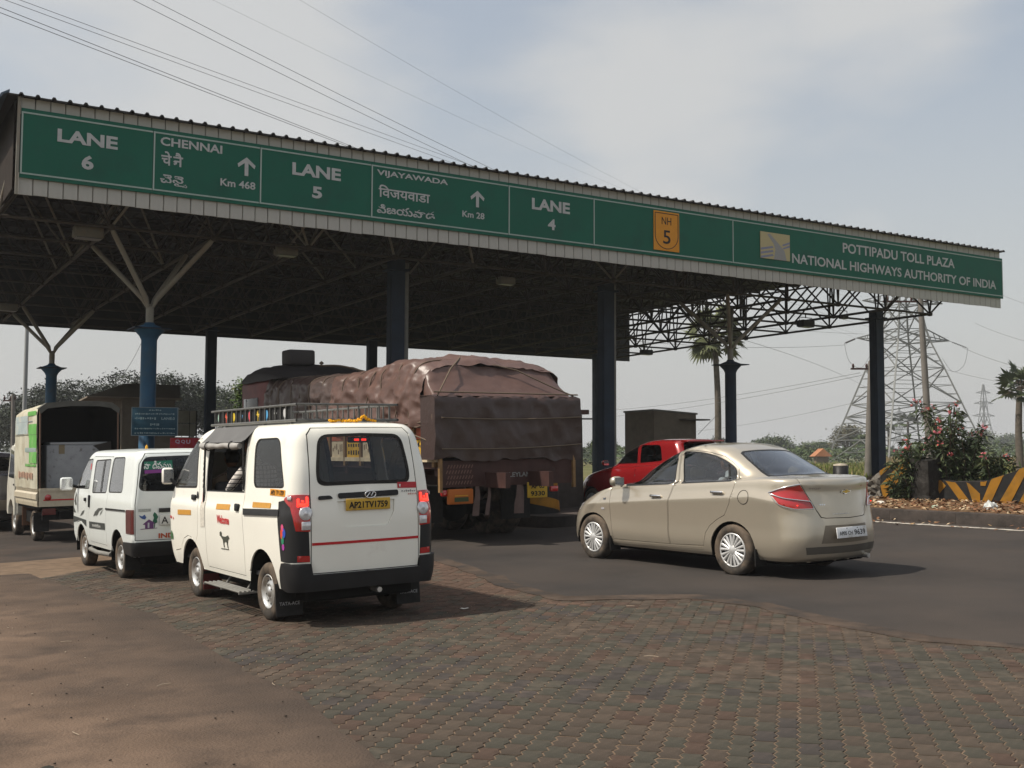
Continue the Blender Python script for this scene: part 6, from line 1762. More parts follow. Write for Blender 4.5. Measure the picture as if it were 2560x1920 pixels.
# rear end of the load: sloping sheet down to the ledge, then the hanging drape
rows = []
top = smooth_path(section(.50), 5)
for i in range(16):
    t = i / 15; row = []
    for k, p in enumerate(top):
        y = lerp(.50, .06, t ** 1.2); x = p.x * lerp(1, 1.04, t); z = lerp(p.z, min(p.z, 2.40), t ** 1.0) if p.z > 2.3 else p.z
        q = Vector((x, y, z)); q.y -= wrinkle(q, .030, 1.7, 20) * (1 - t * .5); q.z += .03 * mnoise.noise(q * 2.5)
        row.append(q)
    rows.append(row)
mb = MB(); mb.grid(rows); mb.build('rear_slope_tarpaulin', M_TARP, TRK, fix=False)
rows = []
for i in range(30):
    t = i / 29; row = []
    for k in range(61):
        x = lerp(-1.43, 1.44, k / 60)
        if t < .12: y, z = lerp(.45, -.03, t / .12), 2.40 + .02 * sin(k)
        else:
            u = (t - .12) / .88; y = -.04 - .05 * u + .06 * u * u; z = lerp(2.39, 1.37 + .10 * mnoise.noise(Vector((x * 1.3, 3, 0))) + .05 * mnoise.noise(Vector((x * 4, 8, 0))), u)
        q = Vector((x, y, z)); q.y -= wrinkle(Vector((x, 0, z * .55)), .032, 1.5, 31) * min(1, t * 5)
        if t < .2: q.z += .022 * mnoise.noise(Vector((x * 6, t * 9, 2)))
        row.append(q)
    rows.append(row)
mb = MB(); mb.grid(rows)
for sx, col_ in ((-1.43, 0), (1.44, 60)):
    mb.grid([[r[col_] for r in rows], [Vector((sx * .985, .42, r[col_].z)) for r in rows]])
mb.build('rear_drape', M_TARPR, TRK, fix=False)  # shade on the rear face is painted in as a darker brown
# ropes
mb = MB()
for k in range(13):
    y = .78 + k * .52; s_ = smooth_path(section(y), 4)
    mb.tube([p + Vector((p.x, 0, p.z - 2.2)).normalized() * .03 + Vector((0, .13 * sin(j * .21 + k * 2.1) * .7, 0)) for j, p in enumerate(s_)], .011, 5)
for x0, z0, x1, z1 in ((-1.33, 2.05, 1.43, 2.06), (-1.33, 1.56, 1.43, 1.60)):
    mb.tube([(lerp(x0, x1, k / 10), -.115 + .01 * (k % 2), lerp(z0, z1, k / 10) - .03 * sin(pi * k / 10)) for k in range(11)], .012, 5)
mb.tube([(-1.42, -.03, 2.46), (0, -.05, 2.45), (1.42, -.03, 2.44)], .013, 5)
mb.tube([(-1.36, -.05, 2.40), (-.9, .30, 2.86), (-.55, .62, 3.05), (-.35, .9, 3.12)], .014, 5); mb.tube([(-.35, .62, 3.05), (.4, .32, 2.86), (1.0, .08, 2.56), (1.35, .0, 2.42)], .013, 5)
for y in (.2, .5, .9, 1.3): mb.tube([(-1.36, -.06, 2.05), (-1.40, y * .6, 1.96 + .05 * sin(y * 5)), (-1.38, y + .5, 1.98)], .012, 5)
mb.tube([(-1.36, -.04, 2.3), (-1.41, .02, 2.1), (-1.40, .05, 1.7)], .02, 6); mb.tube([(-1.36, -.06, 1.60), (-1.42, .3, 1.72), (-1.40, 1.0, 1.86)], .012, 5)
mb.build('rope', M_ROPE, TRK)
# body sides with posts and painted panels, tail frame
for sx in (-1, 1):
    for k in range(11):
        y = .20 + k * .65
        mb = MB(); mb.box((sx * 1.285, y, 1.70), (.06, .075, .86)); mb.build('side_post', M_GOLD, TRK)
        if k < 10:
            mb = MB(); mb.box((sx * 1.262, y + .325, 1.885), (.03, .57, .33)); mb.build('side_panel', M_WOODR, TRK)
            mb = MB(); mb.box((sx * 1.262, y + .325, 1.565), (.032, .57, .29)); pnl = mb.build('lower_side_panel', M_CREAM if k % 2 else mat('yellow_body_paint', (.60, .36, .04), .6, var=.2), TRK)
            mb = MB(); rr_ = random.Random(k)
            if k % 2 == 0:
                for a, b in ((0, .07), (-.0, -.06)):
                    for j in range(5): mb.box((sx * 1.280, y + .12 + .10 * j, 1.565 + b), (.004, .05, rr_.uniform(.05, .09)))
            else:
                for j in range(7): mb.box((sx * 1.280, y + .09 + .075 * j, 1.565 + rr_.uniform(-.05, .05)), (.004, .03, rr_.uniform(.04, .14)))
            mb.build('panel_print', M_INK if k % 2 == 0 else mat('brown_scroll_print', (.20, .13, .08), .6), pnl)
    mb = MB(); mb.box((sx * 1.27, 3.45, 1.385), (.09, 6.7, .07)); mb.build('side_rail', M_CREAM, TRK)
mb = MB(); mb.box((0, 3.4, 1.30), (2.5, 6.8, .12)); [mb.box((x, 3.6, 1.05), (.09, 8.4, .24)) for x in (-.42, .42)]; [mb.box((0, y, 1.18), (2.4, .1, .12)) for y in (.3, 1.3, 2.4, 3.6, 4.8, 6.0)]
mb.build('chassis', M_TRKD, TRK)
mb = MB(); mb.box((0, .03, 1.16), (2.60, .07, .42)); tb = mb.build('tailboard', M_TRKD, TRK)
for sx in (-1.31, 1.31):
    mb = MB(); mb.box((sx, -.02, 1.55), (.05, .06, 1.35)); mb.build('tail_post', M_GOLD, TRK)
mb = MB()
for k in range(9):
    for j in range(4): mb.box((-1.18 + k * .055 + (j % 2) * .027, -.008, 1.02 + j * .085), (.018, .006, .06), Matrix.Rotation(.5, 3, 'Y'))
mb.build('tailboard_mesh', mat('mesh_highlight', (.16, .09, .07), .6), tb)
mb = MB(); put_text(mb, 'LEYLAND', T(.26, -.012, 1.12) @ BP, fit=(.52, .075), bold=.03); mb.build('tailboard_lettering', mat('grey_lettering', (.20, .20, .19), .6), tb, fix=False)
mb = MB(); mb.rbox((-.95, -.02, .80), (.46, .08, .24), .02); mk = mb.build('rear_marker', mat('orange_marker', (.42, .12, .02), .5), TRK)
mb = MB(); mb.box((-.95, -.064, .755), (.26, .006, .07)); mb.build('marker_panel', mat('dark_green_panel', (.05, .07, .03), .6), mk)
mb = MB(); mb.box((-.95, -.064, .815), (.24, .006, .014)); mb.build('marker_stripe', M_YEL, mk)
mb = MB(); mb.rbox((.55, -.02, .855), (.40, .03, .26), .01); pl = mb.build('number_plate', mat('lorry_yellow_plate', (.50, .32, .03), .5), TRK)
mb = MB(); put_text(mb, 'AP 05', T(.55, -.038, .915) @ BP, fit=(.27, .075), bold=.03); put_text(mb, '9330', T(.55, -.038, .795) @ BP, fit=(.29, .08), bold=.03); mb.build('plate_print', M_INK, pl, fix=False)
for x, w in ((-.62, .10), (-.40, .06), (.22, .16)):
    mb = MB(); mb.grid([[Vector((x + dx + .02 * sin(z * 9), .02 + .03 * sin(z * 6 + dx * 20), z)) for z in (.95, .8, .65, .48)] for dx in (-w / 2, 0, w / 2)]); mb.build('hanging_cloth', mat('faded_cloth', (.14, .10, .09), .9, var=.2), TRK)
mb = MB(); mb.rbox((.92, .02, .86), (.16, .06, .10), .02); mb.build('tail_lamp', M_REDL, TRK); mb = MB(); mb.rbox((-1.2, .02, .86), (.16, .06, .10), .02); mb.build('tail_lamp', M_REDL, TRK)
for y in (1.8, 3.1):
    for x in (-1.05, -.74, .74, 1.05): wheel(TRK, x, y, .50, .27, 'truck')
    mb = MB(); mb.tube([(-1, y, .5), (1, y, .5)], .12, 10); mb.lathe([(0, -.2), (.2, -.15), (.24, 0), (.2, .15), (0, .2)], 14, T(0, y, .5) @ Matrix.Rotation(pi / 2, 4, 'X')); mb.build('axle', M_UNDER, TRK)
for x in (-1.02, 1.02): wheel(TRK, x, 7.9, .50, .28, 'truck')
for x in (-.9, .9):
    mb = MB(); mb.box((x, 1.15, .62), (.62, .02, .62)); mb.build('mud_flap', M_RUB, TRK)
# cab with luggage carrier
mb = MB(); mb.rbox((0, 8.15, 1.95), (2.45, 1.75, 2.3), .12); cb = mb.build('cab', mat('faded_maroon_cab', (.16, .05, .045), .5, var=.2), TRK)
mb = MB(); mb.rbox((-1.232, 8.35, 2.35), (.02, .85, .7), .008); mb.rbox((1.232, 8.35, 2.35), (.02, .85, .7), .008); mb.rbox((0, 9.03, 2.4), (2.1, .02, .8), .008); mb.build('cab_window', M_GLASS, cb)
for z in (2.45, 2.62, 2.8, 2.95):
    mb = MB(); mb.box((0, 7.32, z), (2.4, .05, .07)); mb.build('headboard_slat', mat('maroon_slat', (.14, .045, .04), .6, var=.2), TRK)
for x in (-1.15, -.6, 0, .6, 1.15):
    mb = MB(); mb.box((x, 7.36, 2.55), (.07, .05, 1.1)); mb.build('headboard_post', mat('maroon_slat', (.14, .045, .04), .6), TRK)
rows = []
for i in range(17):
    y = lerp(6.55, 8.95, i / 16); row = []
    for k in range(21):
        a = pi * k / 20; w = 1.26; h = interp(y, [(6.55, .02), (7.0, .18), (7.6, .40), (8.4, .40), (8.75, .30), (8.95, .02)])
        q = Vector((-w * cos(a) * (1 if abs(cos(a)) < .9 else 1), y, 3.02 + h * (sin(a) ** .45))); q += Vector((0, 0, wrinkle(q, .03, 2, 40)))
        row.append(q)
    rows.append(row)
mb = MB(); mb.grid(rows); mb.build('cab_roof_load', mat('black_tarpaulin', (.030, .026, .026), .6, var=.2), TRK, fix=False)
mb = MB(); mb.rbox((-.45, 7.55, 3.56), (.62, .45, .34), .05); mb.build('roof_box', mat('dark_box', (.035, .03, .03), .6), TRK)
mb = MB(); mb.tube(smooth_path([(-.2, 7.0, 3.36), (.1, 6.6, 3.34), (.4, 6.2, 3.22), (.5, 5.6, 3.10)], 5), .022, 5); mb.lathe([(0, -.05), (.06, 0), (0, .05)], 8, T(-.15, 7.0, 3.42)); mb.build('roof_rope', M_ROPE, TRK)

# ------------------------------------------------------------------ small covered pickup at the left
AM = pose(4.72, 20.69)
ACE = thing('small_pickup_truck', 'small beige pickup with a faded green and cream cloth hood, open at the back', 'pickup truck', AM)
M_ACE = mat('beige_pickup_paint', (.52, .46, .34), .45, coat=.2, var=.1, vscale=4, dirt=(.30, .25, .18), dscale=4, dlo=.5, dhi=.8)
M_ACEW = mat('off_white_cab_paint', (.60, .58, .50), .4, coat=.3, var=.06, dirt=(.4, .36, .28), dscale=4, dlo=.5, dhi=.8)
for sx, nm in ((-1, 'bed_side'), (1, 'bed_side')):
    mb = MB(); x = sx * .72
    mb.prism([(x - .02, .64), (x + sx * .02, .64), (x + sx * .03, .70), (x + sx * .03, .74), (x + sx * .02, .75), (x + sx * .05, .77), (x + sx * .05, .86), (x + sx * .02, .89), (x + sx * .02, .95), (x - .02, .95)], 'y', 0.0, 2.02)
    mb.build(nm, M_ACE, ACE)
mb = MB(); mb.box((0, .0, .80), (1.44, .045, .32)); mb.box((0, -.02, .93), (1.44, .03, .05)); tgt = mb.build('tailboard', M_ACE, ACE)
mb = MB(); mb.lathe([(.055, 0), (.055, .012), (0, .018)], 16, T(-.575, -.024, .80) @ Matrix.Rotation(pi / 2, 4, 'X')); mb.build('round_reflector', M_REDL, tgt)
mb = MB(); mb.box((-.05, -.026, .755), (1.2, .004, .022)); mb.build('red_band', M_RED, tgt)
mb = MB(); mb.box((0, 1.0, .62), (1.4, 2.0, .06)); mb.build('bed_floor', M_UNDER, ACE)
mb = MB(); [mb.box((x, 1.3, .48), (.06, 2.6, .14)) for x in (-.35, .35)]; mb.box((0, .08, .48), (1.3, .06, .16)); mb.box((-.5, 1.25, .42), (.3, .5, .2)); mb.build('chassis', M_UNDER, ACE)
mb = MB(); mb.box((-.55, .02, .55), (.22, .05, .11)); mb.box((.55, .02, .55), (.22, .05, .11)); mb.build('tail_lamp', mat('dark_red_lens', (.10, .014, .014), .2), ACE)
for x, y in ((-.60, .72), (.60, .72), (-.60, 2.55), (.60, 2.55)): wheel(ACE, x, y, .28, .16)
mb = MB(); mb.box((-.62, .30, .36), (.26, .015, .34)); mb.box((.62, .30, .36), (.26, .015, .34)); mb.build('mud_flap', M_RUB, ACE)
mb = MB(); mb.box((-.60, 1.5, .42), (.24, .02, .36)); mb.build('rust_flap', mat('rusty_flap', (.15, .08, .05), .8), ACE)
# cloth hood: outer skin, dark inside, printed patches
M_HOOD = mat('faded_cream_cloth', (.46, .44, .35), .8, var=.18, vscale=3, dirt=(.30, .25, .17), dscale=2.2, dlo=.45, dhi=.75)
M_HOODI = mat('dark_hood_lining', (.012, .012, .012), .9)
hs = [(-.74, .95), (-.745, 1.5), (-.745, 2.25), (-.73, 2.36), (-.60, 2.46), (-.2, 2.50), (.3, 2.50), (.52, 2.47), (.66, 2.37), (.68, 2.25), (.68, 1.5), (.68, .95)]
rows = []
for k in range(11):
    y = lerp(.02, 2.12, k / 10); rows.append([Vector((x * (1 + .012 * mnoise.noise(Vector((y * 3, z * 3, 1)))), y + (.0 if k else .06 * max(0, (z - .95) / 1.5)), z - .06 * (y / 2.1) * (1 if z > 2.2 else 0) + .012 * mnoise.noise(Vector((x * 3, y * 3, 2))))) for x, z in hs])
mb = MB(); mb.grid(rows, smooth=True); mb.grid([[p + Vector((-.012 * (1 if p.x > 0 else -1), 0, -.014)) for p in r] for r in rows], 1, True)
mb.add([rows[-1][i] for i in range(len(hs))], [tuple(range(len(hs)))], 1)
hood = mb.build('cloth_hood', [M_HOOD, M_HOODI], ACE, fix=False)
mb = MB(); mb.grid([[Vector((x * 1.004, y, z + .004)) for x, z in hs[3:9]] for y in (.0, .20)]); mb.grid([[Vector((x * 1.004, .0, z + .004)) for x, z in hs[3:9]], [Vector((x * .96, .01, z - .09)) for x, z in hs[3:9]]])
mb.build('hood_valance', mat('grey_valance_cloth', (.10, .10, .09), .8, var=.2), ACE, fix=False)
def hoodpatch(nm, y0, y1, z0, z1, m):
    mb = MB(); mb.grid([[(-.752 - .004 * (j % 2), y, z) for j, z in enumerate((z0, (z0 + z1) / 2, z1))] for y in (y0, (y0 + y1) / 2, y1)]); mb.build(nm, m, hood, fix=False)
M_GR = mat('faded_green_print', (.13, .36, .09), .8, var=.15, vscale=3, dirt=(.30, .36, .2), dscale=3, dlo=.55, dhi=.8)
hoodpatch('green_print', .06, .72, 1.40, 1.60, M_GR); hoodpatch('green_print', .06, .72, 1.66, 1.86, M_GR); hoodpatch('green_print', .08, .78, 1.86, 2.10, M_GR); hoodpatch('green_print', .10, .85, 2.25, 2.33, M_GR)
hoodpatch('pale_blue_print', .85, 2.02, 1.93, 2.26, mat('faded_blue_print', (.36, .42, .42), .8, var=.2, vscale=4, dirt=(.46, .44, .36), dscale=4)); hoodpatch('blue_grey_print', .1, 1.1, 1.60, 1.68, mat('grey_blue_print', (.26, .32, .30), .8))
hoodpatch('dark_lettering', .45, 1.95, 2.14, 2.16, mat('grey_line_print', (.22, .24, .25), .8)); hoodpatch('hem_line', .05, 2.1, 1.905, 1.915, mat('seam_dark', (.12, .12, .1), .9))
mb = MB()
for k in range(9): mb.add([(-.752, .1 + k * .11, 1.36), (-.752, .1 + k * .11 + .06, 1.40), (-.752, .1 + k * .11 + .11, 1.36), (-.752, .1 + k * .11 + .05, 1.33)], [(0, 1, 2, 3)])
mb.build('lace_print', M_GR, hood, fix=False)
mb = MB(); rr_ = random.Random(3)
for k in range(9): mb.box((-.753, .45 + .15 * k, 1.18 + rr_.uniform(-.01, .01)), (.004, .09, rr_.uniform(.08, .14)))
mb.build('faded_red_lettering', mat('faded_red_print', (.42, .27, .20), .8), hood)
mb = MB()
for x in (-.70, .63): mb.tube([(x, .04, .95), (x, .04, 2.36)], .016, 6)
mb.build('hood_hoop', mat('rusty_tube', (.16, .10, .07), .7), ACE)
# cab
acab = [(.95, .40), (1.06, .40)]
mb = MB(); prof = [(2.12, .45), (2.12, 1.60), (2.20, 1.75), (2.45, 1.78), (2.62, 1.70), (2.92, 1.12), (3.0, .95), (3.02, .50), (2.90, .40), (2.82, .40), (2.80, .55), (2.68, .66), (2.55, .70), (2.42, .66), (2.30, .55), (2.27, .40), (2.15, .40)]
mb.prism(prof, 'x', -.74, .74); cabm = mb.mesh('cab', M_ACEW)
b = bmesh.new(); b.from_mesh(cabm); bmesh.ops.bevel(b, geom=[e for e in b.edges if abs(e.verts[0].co.x) > .7 and abs(e.verts[1].co.x) > .7 and e.verts[0].co.x * e.verts[1].co.x > 0 and max(v.co.z for v in e.verts) > .72], offset=.05, segments=3, affect='EDGES'); b.to_mesh(cabm); b.free()
cabo = link_mesh('cab', cabm, ACE)
for sx in (-1, 1):
    mb = MB(); mb.prism([(2.22, 1.10), (2.22, 1.62), (2.52, 1.66), (2.76, 1.12)], 'x', sx * .741 - .004, sx * .741 + .004); mb.build('cab_window', M_GLASS, cabo)
    mb = MB(); mb.box((sx * .745, 2.24, .98), (.012, .08, .03)); mb.build('door_handle', M_BLK, cabo)
mb = MB(); mb.prism([(-.62, 1.14), (.62, 1.14), (.56, 1.66), (-.56, 1.66)], 'z', -.005, .005, M=T(0, 2.79, 1.4) @ Matrix.Rotation(radians(61), 4, 'X') @ T(0, -1.4, 0)); mb.build('windscreen', M_GLASS, cabo)
# load: a dented white chest seen from its back, with a bundle on it
FR = thing('freezer_chest', 'scuffed pale grey freezer chest standing in the covered pickup', 'freezer', AM @ T(.02, .42, .66))
M_FRZ = mat('scuffed_grey_white_metal', (.34, .35, .36), .5, var=.15, vscale=5, dirt=(.16, .15, .14), dscale=9, dlo=.58, dhi=.72)
mb = MB(); mb.rbox((0, .3, .53), (1.08, .62, 1.06), .02); mb.build('casing', M_FRZ, FR)
mb = MB(); mb.rbox((.03, .31, 1.085), (1.02, .6, .05), .015); mb.build('lid', mat('freezer_lid', (.36, .37, .38), .4), FR)
mb = MB(); mb.box((-.28, -.013, .98), (.10, .006, .16)); mb.build('tape_patch', mat('brown_tape', (.25, .20, .12), .5), FR)
tag((lambda m: m.build('cardboard_flap', mat('dark_cardboard', (.05, .045, .04), .9), None, AM))(MB().add([(.28, .40, 1.70), (.60, .40, 1.78), (.62, .40, 1.42), (.5, .40, 1.50), (.44, .40, 1.56), (.34, .40, 1.66), (.28, .42, 1.70), (.60, .42, 1.78), (.62, .42, 1.42), (.5, .42, 1.50), (.44, .42, 1.56), (.34, .42, 1.66)], [(0, 1, 2, 3, 4, 5), (11, 10, 9, 8, 7, 6), (0, 6, 7, 1), (1, 7, 8, 2), (2, 8, 9, 3), (3, 9, 10, 4), (4, 10, 11, 5), (5, 11, 6, 0)])), 'torn dark cardboard piece at the right of the freezer chest', 'cardboard')
# ------------------------------------------------------------------ helper: a picture direction at a chosen depth
def at(px, py, Y):
    c, s = cos(CAM_R), sin(CAM_R); ix, iy = px - 1280, py - 960; ix, iy = c * ix + s * iy, -s * ix + c * iy
    d = Vector((ix / CAM_F, 1.0, -iy / CAM_F))
    d = Vector((d.x, d.y * cos(CAM_P) - d.z * sin(CAM_P), d.y * sin(CAM_P) + d.z * cos(CAM_P)))
    return d * (Y / d.y) + Vector((0, 0, EYE))
def on_ground(px, Y, dz=0.0):
    p = at(px, 1130, Y); return Vector((p.x, Y, gz(p.x, Y) - .10 + dz))
LANE = Matrix.Rotation(YAW, 4, 'Z')

# ------------------------------------------------------------------ striped crash walls
M_YST = mat('ochre_wall_stripe', (.26, .125, .016), .75, var=.2, vscale=5, dirt=(.14, .09, .03), dscale=4, dlo=.5, dhi=.8)
M_BST = mat('black_wall_stripe', (.020, .020, .020), .75, var=.2, vscale=5, dirt=(.06, .05, .04), dscale=4, dlo=.55, dhi=.85)
M_RUBL = mat('rough_broken_concrete', (.13, .12, .105), .95, var=.35, vscale=9, bump=.8, bscale=18)
M_STAIN = mat('black_stained_concrete', (.028, .026, .024), .95, var=.4, vscale=6, bump=.7, bscale=16, dirt=(.07, .065, .06), dscale=5, dlo=.55, dhi=.75)
WA = 21.55
def wall_top(b): return interp(b, [(10.5, 1.22), (12.2, 1.20), (13.05, .97), (13.3, .86), (13.64, .76), (13.92, .665), (14.65, .635), (15.02, .68), (15.3, .95), (15.5, 1.15), (15.75, 1.18), (15.86, 1.12), (16.25, 1.0), (16.49, .92), (16.6, .86)])
def wall_pt(b, z, off=0.0): return RP(WA + off, b, z)
CW = tag(bpy.data.objects.new('crash_wall', None), 'long scalloped crash wall painted in black and ochre diagonal stripes on the island', 'crash wall'); COL.objects.link(CW); CW.location = RP(WA, 14, .2)
def put_world(o, parent):
    o.parent = parent; o.matrix_parent_inverse = parent.matrix_world.inverted(); return o
bpy.context.view_layer.update()
bs = [11.0 + k * .1 for k in range(56)] + [16.6]
mb = MB()
mb.grid([[wall_pt(b, .12 + (wall_top(b) - .12) * t) for b in bs] for t in (0, .25, .5, .75, 1)], 0)
mb.grid([[wall_pt(b, wall_top(b)) for b in bs], [wall_pt(b, wall_top(b) + .02, .10) for b in bs], [wall_pt(b, wall_top(b), .32) for b in bs], [wall_pt(b, .1, .34) for b in bs]], 1)
put_world(mb.build('wall', [M_BST, M_STAIN], None), CW)
def stripe(q):
    """ochre band clipped to the wall: q are (b,z) corners"""
    mb = MB(); n = 8
    (b0, z0), (b1, z1), (b2, z2), (b3, z3) = q      # bottom a, bottom b, top b, top a
    rows = []
    for i in range(n + 1):
        t = i / n; row = []
        for k in range(5):
            s = k / 4; b = lerp(lerp(b0, b1, s), lerp(b3, b2, s), t); z = lerp(lerp(z0, z1, s), lerp(z3, z2, s), t)
            row.append(wall_pt(b, min(z, wall_top(b) - .004), -.012))
        rows.append(row)
    mb.grid(rows); put_world(mb.build('ochre_stripe', M_YST, None), CW)
stripe([(16.58, .52), (16.49, .20), (15.50, 1.20), (15.90, 1.14)])
stripe([(16.59, .95), (16.59, .72), (16.22, 1.02), (16.47, .95)])
stripe([(16.24, .19), (15.86, .19), (15.05, .92), (15.35, 1.05)])
stripe([(15.5, .19), (15.2, .19), (14.85, .55), (15.0, .70)])
stripe([(14.48, .19), (14.24, .19), (14.62, .64), (14.86, .66)])
stripe([(14.20, .19), (14.03, .19), (14.03, .40), (14.36, .68)])
stripe([(14.015, .19), (13.80, .19), (13.46, .84), (13.74, .76)])
stripe([(13.90, .57), (14.015, .57), (14.015, .67), (13.86, .68)])
stripe([(13.62, .19), (13.36, .19), (12.86, 1.06), (13.12, .96)])
stripe([(13.18, .19), (12.93, .19), (12.3, 1.2), (12.6, 1.2)]); stripe([(12.75, .19), (12.5, .19), (11.9, 1.2), (12.2, 1.2)])
# broken grey end of the wall
mb = MB(); r_ = random.Random(6); rows = []
for i in range(8):
    t = i / 7; row = []
    for k in range(9):
        u = k / 8; b = lerp(16.56, 17.15, t); z = lerp(.15, lerp(.88, .62, t) + .04 * r_.uniform(-1, 1), u)
        row.append(wall_pt(b, z, -.02 + .07 * r_.uniform(-1, 1) + .10 * t))
    rows.append(row)
mb.grid(rows, smooth=False); mb.grid([[r[-1] for r in rows], [r[-1] + EV * .35 for r in rows]], smooth=False)
put_world(mb.build('broken_end', M_RUBL, None), CW)
ST_ = thing('wall_stump', 'black stained square concrete stump among the oleanders at the striped wall', 'stump', pose(WA - .12, 15.26))
mb = MB(); b_ = bmesh.new(); bmesh.ops.create_grid(b_, x_segments=1, y_segments=1); b_.free()
rows = []
for i in range(10):
    z = .15 + .98 * i / 9; row = []
    for k in range(25):
        a = 2 * pi * k / 24; c, s = cos(a), sin(a); q = max(abs(c), abs(s)); p = Vector((.24 * c / q, .23 * s / q, z))
        p += p.normalized() * .09 * mnoise.noise(p * 4) + Vector((0, 0, .12 * mnoise.noise(Vector((c * 2, s * 2, 3))) * i / 9)); row.append(p if k < 24 else row[0].copy())
    rows.append(row)
mb.grid(rows, smooth=False); mb.add([p * 1.0 for p in rows[-1][:24]], [tuple(range(24))]); mb.build('block', M_STAIN, ST_, fix=False)

# ------------------------------------------------------------------ booth island between the lanes
sheet('toll_island', [(12.25, 18.0), (12.35, 17.4), (12.5, 17.1), (12.7, 17.0), (14.2, 17.0), (14.7, 17.6), (14.7, 34), (12.25, 34)], .22, M_KERB, skirt=.24)
BN = thing('bullnose', 'curved black and ochre striped bullnose block ahead of the dark toll booth', 'bullnose', pose(12.95, 17.9))
rows = []
for i in range(13):
    a = -pi / 2 + pi * i / 12; row = []
    for k in range(9):
        z = 1.25 * k / 8; sl = .5 * (k / 8) ** 1.5
        row.append(Vector((.55 * sin(a) * 1.0, .55 - (.62 - sl * .6) * cos(a), z)))
    rows.append(row)
mb = MB(); mb.grid(rows); mb.grid([[Vector((-.55, .55, z)) for z in (0, 1.25)], [Vector((-.55, 1.6, z)) for z in (0, 1.25)]]); mb.grid([[Vector((.55, .55, z)) for z in (0, 1.25)], [Vector((.55, 1.6, z)) for z in (0, 1.25)]])
mb.add([r[-1] for r in rows] + [Vector((.55, 1.6, 1.25)), Vector((-.55, 1.6, 1.25))], [tuple(range(15))]); mb.build('block', M_BST, BN, fix=False)
for q in range(4):
    mb = MB(); rw = []
    for i in range(13):
        a = -pi / 2 + pi * i / 12; row = []
        for k in range(5):
            z = clamp(.12 + q * .42 - .38 * (i / 12) * 1.0 + .05 * k, 0, 1.245); sl = .5 * (z / 1.25) ** 1.5
            row.append(Vector((.556 * sin(a), .55 - (.627 - sl * .6) * cos(a), z)))
        rw.append(row)
    mb.grid(rw); mb.build('ochre_stripe', M_YST, BN, fix=False)
M_BOOTH = mat('dark_booth_wall', (.05, .045, .04), .8, var=.2)
def toll_booth(name, label, M, w, d, h, mw, roof=True):
    t = thing(name, label, 'toll booth', M)
    mb = MB(); mb.box((0, d / 2, h / 2), (w, d, h)); mb.build('wall', mw, t)
    mb = MB(); mb.box((0, d / 2, h + .06), (w + .22, d + .22, .10)); mb.build('roof', M_TRKD, t)
    for sx in (-1, 1):
        mb = MB(); mb.box((sx * (w / 2 + .006), d * .45, h * .62), (.02, d * .5, h * .36)); f = mb.build('window_frame', M_BLK, t)
        mb = MB(); mb.box((sx * (w / 2 + .02), d * .45, h * .62), (.01, d * .44, h * .31)); mb.build('window_pane', M_GLASS, f)
    mb = MB(); mb.tube([(w / 2 + .1, .2, h - .08), (w / 2 + .45, .2, h - .08)], .02, 6); mb.build('lamp_arm', M_BLK, t)
    return t
tb_ = pose(13.75, 19.1); tb_.translation.z += .2
toll_booth('toll_booth', 'dark toll booth in the shade between the lorry and the red hatchback', tb_, 2.05, 2.8, 2.02, M_BOOTH)
# grey plastered cabin beyond, with eave slab
p = at(1635, 1027, 36)
gb = Matrix.Translation((p.x, p.y, .53)) @ Matrix.Rotation(radians(24), 4, 'Z')
GB = thing('plaster_cabin', 'plain grey beige plastered cabin behind the red hatchback', 'cabin', gb)
M_PLAS = mat('grey_beige_plaster', (.20, .17, .135), .9, var=.12, vscale=3, dirt=(.13, .11, .09), dscale=1.4, dlo=.5, dhi=.8)
mb = MB(); mb.prism([(0, 0), (1.62, 0), (1.62, 2.50), (0, 2.60)], 'y', 0, 1.9); mb.build('wall', M_PLAS, GB)
mb = MB(); mb.prism([(-.04, 2.602), (1.66, 2.502), (1.66, 2.56), (-.04, 2.66)], 'y', -.04, 1.94); mb.build('roof', M_PIPE, GB)
mb = MB(); mb.box((1.45, -.18, 2.33), (.95, .40, .045)); mb.box((1.72, .0, 2.33), (.25, .3, .045)); mb.build('window_shade', mat('shade_slab', (.10, .09, .08), .9), GB)
mb = MB(); mb.lathe([(.05, 0), (.05, .05), (0, .06)], 8, T(1.38, -.0, 1.66) @ Matrix.Rotation(pi / 2, 4, 'X')); mb.build('wall_lamp', M_TRKD, GB)

# ------------------------------------------------------------------ left side: notice board, cabin, panels, shop sign
nb = at(387, 1055, 23.25); nbm = Matrix.Translation((nb.x, nb.y, 0)) @ Matrix.Rotation(radians(10), 4, 'Z'); nbm.translation.z = 0
NB = thing('notice_board', 'blue notice board of faded lines strapped to the nearest blue column', 'notice board', nbm)
zc_ = 2.345
mb = MB(); mb.rbox((0, 0, zc_), (.94, .03, .60), .008); mb.build('board', mat('notice_blue', (.010, .050, .080), .5, var=.15), NB)
mb = MB()
for x in (-.465, .465): mb.box((x, -.006, zc_), (.016, .03, .60))
for z in (-.295, .295): mb.box((0, -.006, zc_ + z), (.94, .03, .012))
mb.build('frame', mat('notice_frame', (.16, .2, .22), .5), NB)
mb = MB(); r_ = random.Random(4)
for z, x0, x1, h in ((.24, -.12, .12, .03), (.16, -.40, .40, .035), (.065, -.40, .02, .05), (-.06, -.09, .10, .05), (-.15, -.40, .42, .03), (-.245, -.40, .42, .035)):
    x = x0
    while x < x1:
        w = r_.uniform(.012, .035); mb.box((x + w / 2, -.017, zc_ + z + r_.uniform(-.004, .004)), (w, .004, h * r_.uniform(.45, 1))); x += w + r_.uniform(.006, .022)
put_text(mb, 'LANE:3', T(.27, -.017, zc_ + .065) @ XZ, fit=(.27, .055), bold=.03)
